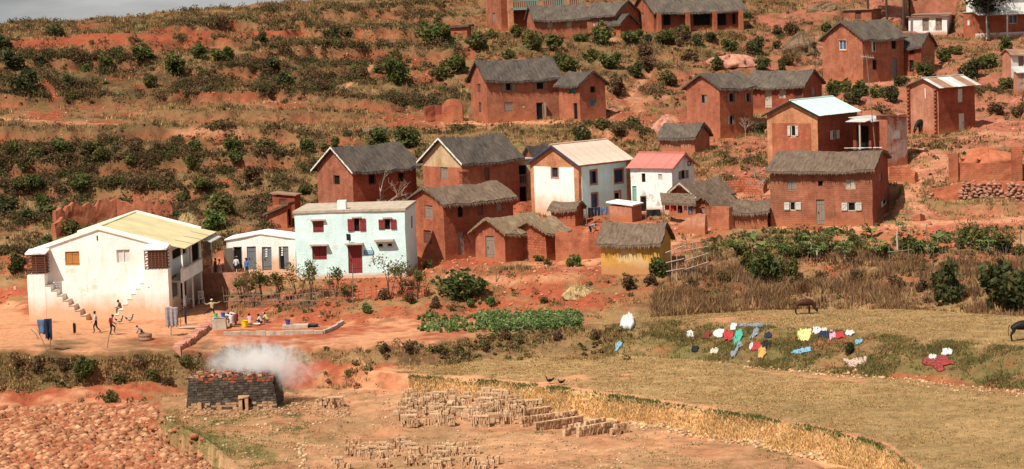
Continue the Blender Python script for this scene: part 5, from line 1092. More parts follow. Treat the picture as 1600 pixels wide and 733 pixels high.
scrub('bank_scrub', 'low leafy scrub on the banks below the village', inview*clump*(Wt[..., 4]*2+Wt[..., 3]+.2)*(brushd*np.where(PXg < 345, .35, 1)*np.where((PXg < 345) & (SG > 3.6), 0, 1) + 1.0*((SG > 5) & (SG < 6.1) & (PXg > 1030))), 800, 34, .12, .42, [(.19, .12, .06), (.15, .13, .05), (.22, .15, .07), (.12, .12, .04)])
scrub('garden_plants', 'low leafy plants filling the garden below the broad red house', inview*clump*((SG > 6.02) & (SG < 6.9) & (PXg > 1090)), 420, 34, .15, .5, [(.09, .12, .035), (.13, .16, .05), (.10, .095, .04), (.16, .12, .06)])
# crops
crop = (_colpy['all'] < 521) & (_colpy['all'] > 497) & (PXg > 652) & (PXg < 905) & (SG > 4) & (_colpy['all'] < 521-(PXg-652)*.012)
scrub('crop_plants', 'patch of green leafy crop on the red terrace', crop*np.where((PXg > 745), 1., .35)*(clump+.2), 950, 46, .16, .36, [(.19, .26, .085), (.24, .30, .12), (.15, .21, .07)], zs=1.7, cat='crop', hmap=np.where(PXg > 745, 1., .55), lift=.9)
KIND = {'green': (.10, .122, .037), 'dark': (.074, .084, .034), 'olive': (.14, .135, .045), 'brown': (.15, .095, .05), 'bright': (.125, .19, .05), 'glossy': (.10, .125, .04)}
def cloud_pts(n, lobes, rr, zs=.85, z0=.75):
    L_ = []
    for _ in range(lobes):
        v = rng.normal(size=3); v /= np.linalg.norm(v); v *= rng.rand()**.5*.68; L_.append((v[0], v[1], z0+v[2]*zs, rr*(.6+.6*rng.rand())))
    L_ = np.array(L_); i = rng.randint(0, lobes, n); d = rng.normal(size=(n, 3)); d /= np.linalg.norm(d, axis=1)[:, None]
    P = L_[i, :3]+d*(L_[i, 3]*(.55+.5*rng.rand(n)**.6))[:, None]; P[:, 2] = np.where(P[:, 2] < .02, rng.rand(n)*.3, P[:, 2]); return P, i
BUSH = {}
for kd, cc in KIND.items():
    for v in range(4):
        n = 900 if kd != 'brown' else 650; P, li = cloud_pts(n, 11, .42); lt = .72+.5*rng.rand(11)
        C = np.array(cc)*(lt[li]*(.65+.7*rng.rand(n)))[:, None]
        odd = rng.rand(n) < .12; C[odd] = C[odd]*.4+np.array((.2, .13, .05))*.6
        S = .085+.085*rng.rand(n); V, F, Cc = leaf_cloud(P, S, C)
        tw = MB()
        for k in range(9):
            e = P[rng.randint(n)]; tw.tube([(rng.uniform(-.12, .12), rng.uniform(-.12, .12), -.15), (e[0]*.45, e[1]*.45, e[2]*.55), tuple(e)], [.035, .022, .008], 4, cap=False)
        tv = np.array([tuple(q) for q in tw.v]); tf = np.array(tw.f)+len(V)
        BUSH[kd, v] = np_mesh('bush_'+kd, np.concatenate([V, tv]), np.concatenate([F, tf]), 'leaf', np.concatenate([Cc, np.tile((.13, .09, .06), (len(tv), 1))]))
WORD = {'green': 'green', 'dark': 'dark green', 'olive': 'olive', 'brown': 'dry brown', 'bright': 'bright green', 'glossy': 'glossy'}
REG = [((-99, 500, -9, 78), 'near the ridge below the sky'), ((-99, 500, 78, 165), 'on the red bank above the grassy upper-left terrace'), ((-99, 500, 165, 275), 'on the bank just below the grassy upper-left terrace'),
 ((-99, 420, 275, 440), 'on the slope behind the yellow-roofed white house'), ((420, 560, 275, 440), 'behind the pale blue house'), ((500, 740, -9, 82), 'on the upper slope left of the balcony house'), ((500, 735, 82, 165), 'on the bank left of the lone mid-slope house'),
 ((500, 735, 165, 275), 'above the two thatched houses with white bargeboards'), ((735, 1012, -9, 125), 'between the hilltop houses and the lone mid-slope house'), ((900, 1035, 125, 235), 'on the slope right of the lone mid-slope house'),
 ((1012, 1285, -9, 125), 'on the slope below the long veranda house'), ((1285, 1480, 125, 175), 'below the tall blue-windowed house'), ((1400, 1480, 30, 125), 'beside the annex of the blue-windowed house'), ((1480, 1700, 30, 220), 'on the slope in the upper right corner'),
 ((1035, 1285, 125, 345), 'beside the two-storey house and pink hut'), ((1040, 1700, 345, 430), 'in the garden below the broad red house'), ((1400, 1700, 430, 500), 'at the foot of the garden bank right of the cow'), ((340, 690, 400, 480), 'in the hedge below the pale blue house'),
 ((560, 790, 440, 500), 'on the red bank above the crop patch'), ((800, 1040, 395, 440), 'beside the ochre hut and bare mud brick hut'), ((-99, 300, 540, 660), 'on the bank below the yard of the white house'), ((960, 1500, 500, 640), 'on the bank where clothes dry'), ((300, 960, 500, 640), 'on the bank above the brickyard')]
BG = {}
ORD = ['leftmost', 'second-from-left', 'third-from-left', 'fourth-from-left', 'fifth-from-left', 'sixth-from-left', 'seventh-from-left', 'eighth-from-left', 'ninth-from-left', 'tenth-from-left', 'eleventh-from-left', 'twelfth-from-left', 'thirteenth-from-left', 'fourteenth-from-left']+[w+'-from-left' for w in ['fifteenth', 'sixteenth', 'seventeenth', 'eighteenth', 'nineteenth', 'twentieth']+['twenty-'+k for k in ('first', 'second', 'third', 'fourth', 'fifth', 'sixth', 'seventh', 'eighth', 'ninth')]+['thirtieth', 'thirty-first', 'thirty-second']]
def name_rows(D, cat):
    for lab, L_ in D.items():
        L_.sort(key=lambda q: q[0])
        for i, (x, o) in enumerate(L_): tag(o, lab if len(L_) == 1 else (ORD[i] if i < len(ORD) else f'number {i+1} from the left')+' '+lab, cat, lab)
def bush(px, py, rpx, kind, hs=1.0):
    p = G(px, py); s = FP/p.y; r = rpx*1.22/s; o = link('bush', BUSH[kind, random.randrange(4)], None, p-Vector((0, 0, .1)), random.uniform(0, 6.28)); o.scale = (r*random.uniform(.85, 1.3), r*random.uniform(.85, 1.15), r*hs*random.uniform(.7, 1.12))
    w = next((t for (a, b, c, d), t in REG if a <= px < b and c <= py < d), 'growing between the houses')
    size = 'large ' if rpx >= 18 else ('small ' if rpx < 11 else '')
    lab = f'{size}{WORD[kind]} bush {w}'; BG.setdefault(lab, []).append((px, o)); return o
BL = [(88,55,14,'dark'),(344,42,11,'brown'),(182,88,11,'green'),(167,110,14,'green'),(132,112,9,'bright'),(222,92,15,'green'),(274,114,21,'green'),(311,92,13,'green'),(351,98,15,'green'),(20,112,20,'dark'),(40,147,25,'dark'),(60,110,13,'dark'),(107,134,9,'dark'),(237,137,12,'olive'),
(5,80,14,'dark'),(97,242,15,'green'),(307,240,12,'green'),(364,242,15,'green'),(140,238,12,'olive'),(210,238,13,'brown'),(20,240,13,'olive'),(250,242,13,'brown'),(60,245,12,'olive'),
(412,68,11,'dark'),(520,60,12,'dark'),(543,56,9,'green'),(660,42,9,'green'),(684,70,23,'green'),(744,77,14,'green'),(423,104,13,'dark'),(447,134,14,'dark'),(618,132,24,'green'),(592,114,10,'olive'),(714,117,19,'green'),(523,230,9,'green'),(594,228,19,'green'),(634,230,20,'green'),(480,238,13,'green'),(507,237,10,'olive'),(420,238,16,'olive'),(690,125,14,'olive'),
(807,60,13,'olive'),(834,78,16,'olive'),(864,82,16,'olive'),(747,77,14,'olive'),(910,68,13,'green'),(941,70,17,'green'),(957,108,19,'green'),(991,72,18,'green'),(1054,48,13,'olive'),(1068,55,11,'green'),(1034,68,16,'olive'),(887,110,17,'olive'),(874,100,13,'green'),(794,92,11,'olive'),(994,120,14,'dark'),(961,147,16,'brown'),(991,198,14,'olive'),(910,221,15,'dark'),(944,200,11,'olive'),(967,212,12,'brown'),(925,95,14,'olive'),(770,62,11,'olive'),(1010,108,12,'brown'),
(1139,82,16,'green'),(1182,88,16,'dark'),(1043,66,17,'olive'),(1094,48,14,'olive'),(1169,28,9,'green'),(1237,56,13,'brown'),(1190,110,15,'green'),(1045,132,16,'olive'),(1187,206,14,'dark'),(1291,52,9,'green'),(1230,100,11,'brown'),(1215,55,12,'brown'),(1080,95,13,'brown'),(1120,108,13,'olive'),(1010,90,14,'brown'),
(1430,46,9,'dark'),(1574,80,14,'green'),(1517,120,19,'dark'),(1541,104,17,'green'),(1444,119,13,'green'),(1407,136,11,'dark'),(1370,152,15,'green'),(1344,147,15,'green'),(1394,160,16,'dark'),(1317,144,13,'olive'),(1300,150,12,'green'),(1570,140,12,'olive'),(1477,98,15,'olive'),(1557,180,14,'brown'),(1591,182,12,'brown'),(1493,85,12,'olive'),(1335,163,12,'dark'),
(52,292,16,'green'),(129,299,17,'green'),(180,290,11,'green'),(15,332,21,'dark'),(70,332,16,'green'),(112,368,15,'olive'),(138,362,13,'olive'),(74,381,11,'green'),(199,341,12,'olive'),(350,336,21,'olive'),(332,358,17,'bright'),(26,427,18,'dark'),(155,252,14,'olive'),(206,258,12,'olive'),(368,254,13,'green'),(300,262,14,'olive'),(30,300,14,'olive'),(220,300,14,'brown'),(260,290,14,'brown'),(320,300,15,'olive'),(400,320,13,'brown'),(285,315,12,'olive'),(390,285,14,'brown'),(95,300,13,'brown'),
(488,328,13,'green'),(475,300,12,'olive'),(724,462,32,'glossy'),(736,474,9,'bright'),(766,476,9,'bright'),(572,490,9,'bright'),(844,405,9,'green'),(1029,434,17,'green'),(898,416,12,'bright'),(855,414,7,'olive'),(668,420,9,'green'),
(1481,478,25,'dark',1.45),(1567,483,38,'dark',1.1),(1608,470,24,'dark',1.3),(1198,446,24,'glossy',1.2),(1168,428,15,'olive',1.2),(1236,432,15,'olive',1.2),(1420,392,15,'green',1.3),(1530,392,15,'olive',1.4),(1250,378,11,'glossy',1.3),(1335,382,12,'glossy',1.2),(1514,375,14,'green'),(1567,394,18,'green'),(1340,400,12,'olive'),(1245,402,13,'green'),(1212,445,15,'olive'),(1430,395,14,'green'),(1545,385,11,'olive'),(1160,398,11,'olive'),(1225,395,11,'bright'),(1195,430,14,'olive'),(1385,400,12,'green'),(1350,388,9,'olive'),(1308,392,9,'bright'),(1262,398,9,'olive'),(1455,398,10,'bright'),(1500,392,10,'olive'),(1590,400,12,'olive'),(1120,400,9,'olive'),(1280,440,13,'brown'),(1340,445,14,'brown'),(1400,445,13,'brown'),(1130,440,13,'brown'),(1080,455,12,'brown'),(1440,455,12,'brown'),(1250,452,13,'brown'),
(132,592,20,'green'),(172,628,11,'olive'),(220,572,10,'brown'),(60,578,12,'brown'),(290,572,10,'olive'),(185,600,12,'olive'),(240,590,11,'olive'),(30,575,11,'brown'),(100,575,11,'brown'),(262,598,10,'brown'),
(1329,549,10,'dark'),(790,530,9,'brown'),(870,528,10,'brown'),(600,552,9,'brown'),(690,548,9,'brown'),(930,528,9,'brown'),(760,545,9,'brown'),(640,552,9,'brown'),
(850,470,8,'brown'),(640,475,11,'brown'),(600,470,10,'brown'),(680,480,11,'brown'),(980,455,13,'brown'),(1015,450,12,'brown')]
for b in BL: bush(*b)
bd = [(rng.uniform(0, 470), rng.uniform(80, 150)) for _ in range(6)]+[(rng.uniform(0, 480), rng.uniform(225, 300)) for _ in range(7)]+[(rng.uniform(470, 735), rng.uniform(100, 155)) for _ in range(6)]+[(rng.uniform(1000, 1280), rng.uniform(60, 112)) for _ in range(10)]+[(rng.uniform(0, 80), rng.uniform(280, 400)) for _ in range(5)]
for x, y in bd: bush(x, y, rng.uniform(7, 13), random.choice(['brown', 'brown', 'dark', 'olive']))
name_rows(BG, 'bush')
# ---- agaves
AG = {}
def agave(px, py, rpx):
    p = G(px, py); r = rpx*p.y/FP; mb = MB(); n = 20
    V, F, C = [], [], []
    for i in range(n):
        a = i*2.4+random.uniform(-.2, .2); el = R(random.uniform(15, 75)); l_ = r*random.uniform(.7, 1.1); d = Vector((math.cos(a)*math.cos(el), math.sin(a)*math.cos(el), math.sin(el))); s_ = Vector((-math.sin(a), math.cos(a), 0))*l_*.11
        k = len(V); V += [Vector((0, 0, .05))-s_*.6, Vector((0, 0, .05))+s_*.6, d*l_*.5+s_, d*l_*.5-s_, d*l_-Vector((0, 0, l_*.12))]; F += [(k, k+1, k+2, k+3), (k+3, k+2, k+4, k+4)]
        C += [np.array((.22, .24, .10))*random.uniform(.6, 1.3)]*5
    me = bpy.data.meshes.new('agave'); me.from_pydata([tuple(v) for v in V], [], [f if f[2] != f[3] else f[:3] for f in F]); at_ = me.color_attributes.new('col', 'FLOAT_COLOR', 'POINT'); at_.data.foreach_set('color', np.concatenate([np.array(C), np.ones((len(C), 1))], 1).ravel()); me.materials.append(MT['leaf'])
    o = link('agave', me, None, p); w = 'near the ridge below the sky' if py < 80 else ('on the red bank above the grassy terrace' if py < 170 else 'on the bank below the grassy terrace')
    AG.setdefault(f'spiky pale agave {w}', []).append((px, o))
for a in [(105,148,12),(122,149,11),(163,130,13),(161,142,10),(186,146,9),(218,66,9),(217,48,14),(43,42,9),(65,38,11),(150,53,9),(85,240,10),(164,240,13),(95,222,11),(60,222,9),(30,62,9),(130,36,9),(200,26,7),(225,24,7),(255,22,8),(120,230,9)]: agave(*a)
name_rows(AG, 'agave')
# ---- bare trees
def bare_tree(name, label, px, py, hpx, spread=.5, seed=1, depth=4, rad=.09, mat='stick', lean=0):
    rs = random.Random(seed); p = G(px, py); H = hpx*p.y/FP; tr = empty(name, p); tag(tr, label, 'tree'); trunk = MB(); br = MB()
    def grow(a, d, l_, r_, k):
        b = a+d*l_; m_ = a.lerp(b, .5)+Vector((rs.uniform(-1, 1), rs.uniform(-1, 1), 0))*l_*.07
        (trunk if k == depth else br).tube([a, m_, b], [r_, r_*.82, r_*.62], 5, cap=False)
        if k == 0: return
        for _ in range(rs.choice((2, 3, 3))):
            e = (d+Vector((rs.uniform(-1, 1)*spread*1.5, rs.uniform(-1, 1)*spread, rs.uniform(-.1, .5)))).normalized(); grow(b if rs.random() < .6 else m_, e, l_*rs.uniform(.6, .85), r_*.6, k-1)
    grow(Vector((0, 0, -.2)), Vector((lean, 0, 1)).normalized(), H*.34, rad, depth)
    trunk.build('trunk', mat, tr); br.build('branches', mat, tr); return tr
MT['twig'] = M_simple('pale_bare_twigs', (.40, .32, .25), .9, .25, 5)
bare_tree('bare_tree', 'leafless pale tree in front of the deep red house', 592, 345, 92, .75, 3, 5, .13, 'twig')
bare_tree('bare_tree', 'thin leafless sapling between the deep red house and the brown low roof', 632, 340, 62, .7, 8, 4, .06, 'twig', .3)
bare_tree('bare_shrub', 'small leafless shrub in front of the pale blue house chimney', 520, 350, 34, .9, 5, 4, .06, 'twig')
bare_tree('bare_shrub', 'leafless shrub by the corner of the orange-red two-storey house', 1165, 216, 40, .7, 12, 4, .05, 'twig')
bare_tree('bare_shrub', 'grey leafless scrub on the slope left of the tin-roofed brick house', 1180, 285, 40, .9, 14, 5, .05, 'twig')
bare_tree('bare_shrub', 'tangle of dead branches beside the rubble wall', 1195, 310, 44, 1.0, 15, 5, .05, 'twig', -.3)
# ---- leafy small trees: papayas, bananas, hedge trees
def leafy(name, label, px, py, hpx, rpx, kind, n=420, lobes=7, seed=0, group=None, trunk_r=.05, stems=3, zs=.9):
    p = G(px, py); s = FP/p.y; H = hpx/s; r_ = rpx/s; t = empty(name, p); tag(t, label, 'tree', group); rs = random.Random(seed+px); trk = MB()
    ends = []
    for k in range(stems):
        e = Vector((rs.uniform(-.8, .8)*r_, rs.uniform(-.6, .6)*r_, H*rs.uniform(.65, .95))); ends.append(e)
        trk.tube([(rs.uniform(-.1, .1), rs.uniform(-.1, .1), -.2), e*.4+Vector((rs.uniform(-.1, .1), 0, .1)), e], [trunk_r, trunk_r*.7, trunk_r*.3], 5, cap=False)
        for _ in range(2):
            f = e*rs.uniform(.5, .8); g = f+Vector((rs.uniform(-.7, .7)*r_, rs.uniform(-.5, .5)*r_, rs.uniform(.1, .3)*H)); trk.tube([f, g], [trunk_r*.4, trunk_r*.15], 4, cap=False); ends.append(g)
    trk.build('trunk', 'bark', t)
    i = rng.randint(0, len(ends), n); P = np.array([tuple(e) for e in ends])[i]+rng.normal(size=(n, 3))*r_*.3; C = np.array(KIND[kind])*(.55+.9*rng.rand(n))[:, None]; odd = rng.rand(n) < .15; C[odd] = (.22, .16, .06)
    V, F, Cc = leaf_cloud(P, .05+.08*rng.rand(n), C); link('crown', np_mesh('crown', V, F, 'leaf', Cc), t); return t
hd = [(398,478,62,20,'olive'),(410,470,50,13,'green'),(466,468,58,19,'green'),(486,470,62,12,'olive'),(524,462,44,13,'green'),(545,470,30,10,'olive'),(610,470,66,20,'olive'),(628,458,48,16,'green'),(652,468,50,10,'olive'),(438,474,48,10,'olive'),(376,470,36,10,'olive')]
for i, (x, y, hh, rr, kd) in enumerate(sorted(hd)): leafy('hedge_tree', ORD[i]+' straggly small tree in the hedge below the latrines and pale blue house', x, y, hh, rr, kd, seed=i, group='straggly hedge trees')
def papaya(px, py, hpx, seed=0, kind='papaya', label='', group=None):
    p = G(px, py); s = FP/p.y; H = hpx/s; rs = random.Random(seed); t = empty('papaya_tree' if kind == 'papaya' else 'banana_plant', p); tag(t, label, 'tree' if kind == 'papaya' else 'plant', group); trk = MB()
    trk.tube([(0, 0, -.2), (rs.uniform(-.08, .08), 0, H*.5), (rs.uniform(-.1, .1), 0, H)], [.09, .075, .05], 6); trk.build('trunk', 'wood_pale' if kind == 'papaya' else 'stick', t)
    for k in range(13 if kind == 'papaya' else 8):
        a = rs.uniform(0, 6.28); mb = MB(); V = []; C = []
        if kind == 'papaya':
            el = rs.uniform(-.3, 1.0); l_ = rs.uniform(.5, .9); d = Vector((math.cos(a)*math.cos(el), math.sin(a)*math.cos(el), math.sin(el))); c = Vector((0, 0, H*rs.uniform(.82, 1)))+d*l_
            mb.tube([(0, 0, H*.93), c], [.015, .01], 4, cap=False); n = 7
            for j in range(n):
                b = a+(j-3)*.75; tip = c+Vector((math.cos(b), math.sin(b), -.35))*.42; q = c+Vector((math.cos(b+.3), math.sin(b+.3), -.1))*.24; q2 = c+Vector((math.cos(b-.3), math.sin(b-.3), -.1))*.24; mb.face([c, q, tip, q2])
        else:
            el = rs.uniform(.5, 1.3); l_ = rs.uniform(1.0, 1.7); d = Vector((math.cos(a), math.sin(a), 0)); sd_ = Vector((-math.sin(a), math.cos(a), 0)); pts = [Vector((0, 0, H*.9))+d*l_*f*math.cos(el*(1-f*.4))+Vector((0, 0, l_*(math.sin(el)*f-.55*f*f))) for f in (0, .2, .45, .7, 1)]; w = [.03, .17, .21, .17, .02]
            for j in range(4): mb.face([pts[j]-sd_*w[j], pts[j]+sd_*w[j], pts[j+1]+sd_*w[j+1], pts[j+1]-sd_*w[j+1]])
        mb.build('leaf', rs.choice(['leaf_a', 'leaf_b', 'leaf_c']), t)
for nm, c in (('leaf_a', (.11, .16, .04)), ('leaf_b', (.17, .20, .06)), ('leaf_c', (.075, .11, .035))): MT[nm] = M_simple(nm.replace('_a', '_fresh').replace('_b', '_light').replace('_c', '_deep'), c, .6, .25, 3)
papaya(1403, 392, 50, 1, label='tall papaya tree with round crown beside the garden path')
for i, q in enumerate(sorted([(1277,408,22),(1321,410,26),(1300,385,20),(1370,405,22),(1268,402,30),(1450,400,18),(1545,400,16)])): papaya(*q, 10+i, label=ORD[i]+' short papaya with pale trunk in the garden below the broad red house', group='short papayas in the garden')
papaya(1176, 395, 24, 40, 'banana', 'banana plant below the low mud walls at the garden edge'); papaya(1466, 395, 22, 41, 'banana', 'banana plant in the right part of the garden'); papaya(1190, 402, 18, 42, 'banana', 'smaller banana plant beside the dark posts of the garden'); papaya(1362, 372, 8, 43, 'banana', 'young banana plant near the leaning garden post')
leafy('leafy_tree', 'green leafy tree on the garden edge right of the path', 1512, 388, 40, 16, 'green', 500, seed=3); leafy('leafy_tree', 'leafy tree between the garden posts near the right edge', 1572, 400, 44, 18, 'olive', 500, seed=4)
leafy('leafy_tree', 'light green sapling left of the two garden bananas', 1150, 402, 30, 12, 'bright', 300, seed=5); leafy('leafy_tree', 'leafy sapling by the leaning post below the broad red house', 1222, 405, 32, 13, 'bright', 300, seed=9)
leafy('leafy_tree', 'pale leafy tree in front of the broad red house doorway', 1290, 395, 30, 12, 'olive', 320, seed=6); leafy('leafy_tree', 'green tree by the corner of the small gabled annex', 1442, 119, 24, 14, 'green', 300, seed=7)
# ---- tall dark trees at the upper right
def tall_tree(px, py, hm, rw, seed, label, crown=True):
    p = G(px, py); rs = random.Random(seed); t = empty('tall_tree', p); tag(t, label, 'tree'); trk = MB(); trk.tube([(0, 0, -.5), (rs.uniform(-.2, .2), 0, hm*.4), (rs.uniform(-.3, .3), 0, hm)], [.17, .14, .07], 7)
    ends = []
    for k in range(16):
        z = hm*rs.uniform(.42, .98); a = rs.uniform(0, 6.28); l_ = rw*rs.uniform(.5, 1); e = Vector((math.cos(a)*l_, math.sin(a)*l_, z+rs.uniform(-.3, .9))); trk.tube([(0, 0, z-.6), (e.x*.5, e.y*.5, z), e], [.08, .05, .015], 4, cap=False); ends.append(e); ends.append(e*.7+Vector((0, 0, z*.3)))
    trk.build('trunk', 'bark', t); n = 4500; i = rng.randint(0, len(ends), n); P = np.array([tuple(e) for e in ends])[i]+rng.normal(size=(n, 3))*np.array([.55, .55, .32]); C = np.array((.03, .042, .02))*(.6+.9*rng.rand(n))[:, None]
    V, F, Cc = leaf_cloud(P, .1+.14*rng.rand(n), C); link('crown', np_mesh('crown', V, F, 'leaf', Cc), t)
tall_tree(1546, 64, 8.5, 2.9, 1, 'dark tree in front of the verandah house at the upper right'); tall_tree(1411, 52, 12, 2.2, 2, 'dark straight trunk between the blue-windowed house and the white shed'); tall_tree(1357, 30, 13, 2, 3, 'slim dark trunk rising behind the red shed roof'); tall_tree(1386, 34, 13, 2, 4, 'thin dark trunk right of the red shed'); tall_tree(1421, 40, 12, 2, 5, 'second dark trunk beside the white shed')
# ================================================================== PEOPLE AND ANIMALS
def cm(name, c, rough=.85, var=.15): 
    if name not in MT: MT[name] = M_simple(name, tuple(x*.78+sum(c)/3*.1 for x in c) if name.startswith('cloth') else c, rough, var, 6)
    return name
SKIN = cm('brown_skin', (.13, .062, .036), .6, .1); HAIR = cm('black_hair', (.012, .01, .009), .7, .1)
for nm, c in (('cloth_white', (.60, .59, .57)), ('cloth_black', (.02, .02, .024)), ('cloth_maroon', (.22, .03, .03)), ('cloth_brown', (.17, .095, .055)), ('cloth_beige', (.5, .38, .22)), ('cloth_pink', (.68, .33, .40)), ('cloth_blue', (.06, .2, .5)), ('cloth_denim', (.10, .17, .30)), ('cloth_navy', (.02, .03, .07)), ('cloth_red', (.48, .03, .035)), ('cloth_green', (.06, .42, .30)), ('cloth_yellow', (.72, .62, .22)), ('cloth_grey', (.25, .28, .34)), ('cloth_sky', (.16, .42, .62)), ('cloth_cream', (.62, .52, .40)), ('cloth_orange', (.62, .34, .08)), ('plastic_yellow', (.80, .55, .02)), ('plastic_blue', (.03, .12, .45)), ('plastic_purple', (.10, .06, .30)), ('plastic_white', (.75, .75, .72)), ('plastic_green', (.12, .5, .25))): cm(nm, c)
def skin_mesh(name, V, E, rad, root=0, sub=1):
    me = bpy.data.meshes.new(name); me.from_pydata([tuple(v) for v in V], E, []); ob = bpy.data.objects.new(name, me); COL.objects.link(ob)
    sk = ob.modifiers.new('s', 'SKIN'); sk.use_smooth_shade = True
    lay = me.skin_vertices[0].data
    for i, r_ in enumerate(rad): lay[i].radius = (r_, r_) if not isinstance(r_, tuple) else r_; lay[i].use_root = (i == root)
    sb = ob.modifiers.new('u', 'SUBSURF'); sb.levels = sub; sb.render_levels = sub
    dg = bpy.context.evaluated_depsgraph_get(); m2 = bpy.data.meshes.new_from_object(ob.evaluated_get(dg)); bpy.data.objects.remove(ob); m2.name = name; return m2
POSE = {
 'walk': dict(pel=(0, 0, .92), ch=(0, .05, 1.3), neck=(0, .05, 1.47), head=(0, .08, 1.6), elL=(.24, -.1, 1.12), wrL=(.25, .02, .88), elR=(-.24, .12, 1.13), wrR=(-.25, .3, .95), knL=(.09, .2, .52), anL=(.09, .16, .09), knR=(-.09, -.02, .5), anR=(-.09, -.32, .14)),
 'stand': dict(pel=(0, 0, .92), ch=(0, .02, 1.3), neck=(0, .02, 1.47), head=(0, .04, 1.6), elL=(.24, -.02, 1.1), wrL=(.25, .08, .86), elR=(-.24, -.02, 1.1), wrR=(-.25, .1, .88), knL=(.1, .03, .5), anL=(.1, -.02, .08), knR=(-.1, .02, .5), anR=(-.1, -.02, .08)),
 'hike': dict(pel=(0, 0, .92), ch=(0, .1, 1.28), neck=(0, .13, 1.44), head=(0, .18, 1.56), elL=(.24, .1, 1.1), wrL=(.26, .36, 1.02), elR=(-.24, .1, 1.1), wrR=(-.22, .34, .9), knL=(.09, .34, .68), anL=(.09, .22, .28), knR=(-.09, .02, .5), anR=(-.09, -.06, .08)),
 'sit': dict(pel=(0, 0, .52), ch=(0, .1, .9), neck=(0, .16, 1.05), head=(0, .24, 1.16), elL=(.25, .18, .72), wrL=(.14, .42, .66), elR=(-.25, .18, .72), wrR=(-.14, .42, .64), knL=(.13, .42, .56), anL=(.12, .44, .12), knR=(-.13, .4, .55), anR=(-.12, .36, .1)),
 'squat': dict(pel=(0, 0, .24), ch=(0, .14, .6), neck=(0, .22, .74), head=(0, .3, .85), elL=(.26, .28, .48), wrL=(.16, .52, .34), elR=(-.26, .28, .48), wrR=(-.16, .52, .34), knL=(.18, .34, .5), anL=(.14, .16, .08), knR=(-.18, .34, .5), anR=(-.14, .16, .08)),
 'crawl': dict(pel=(0, 0, .3), ch=(0, .3, .52), neck=(0, .42, .62), head=(0, .5, .72), elL=(.2, .4, .3), wrL=(.2, .58, .08), elR=(-.2, .36, .3), wrR=(-.2, .5, .06), knL=(.12, .14, .1), anL=(.12, -.28, .08), knR=(-.12, .18, .12), anR=(-.12, -.24, .08)),
 'bend': dict(pel=(0, -.1, .88), ch=(0, .26, 1.02), neck=(0, .42, 1.04), head=(0, .55, 1.0), elL=(.22, .36, .78), wrL=(.14, .5, .6), elR=(-.22, .36, .78), wrR=(-.14, .5, .62), knL=(.1, .0, .48), anL=(.1, -.06, .08), knR=(-.1, .02, .48), anR=(-.1, -.02, .08)),
 'lunge': dict(pel=(0, 0, .76), ch=(0, .02, 1.14), neck=(0, .0, 1.31), head=(0, .0, 1.44), elL=(.42, .1, 1.12), wrL=(.64, .16, 1.26), elR=(-.42, .0, 1.2), wrR=(-.72, .04, 1.32), knL=(.38, .06, .52), anL=(.68, .02, .3), knR=(-.16, .06, .42), anR=(-.26, -.02, .08))}
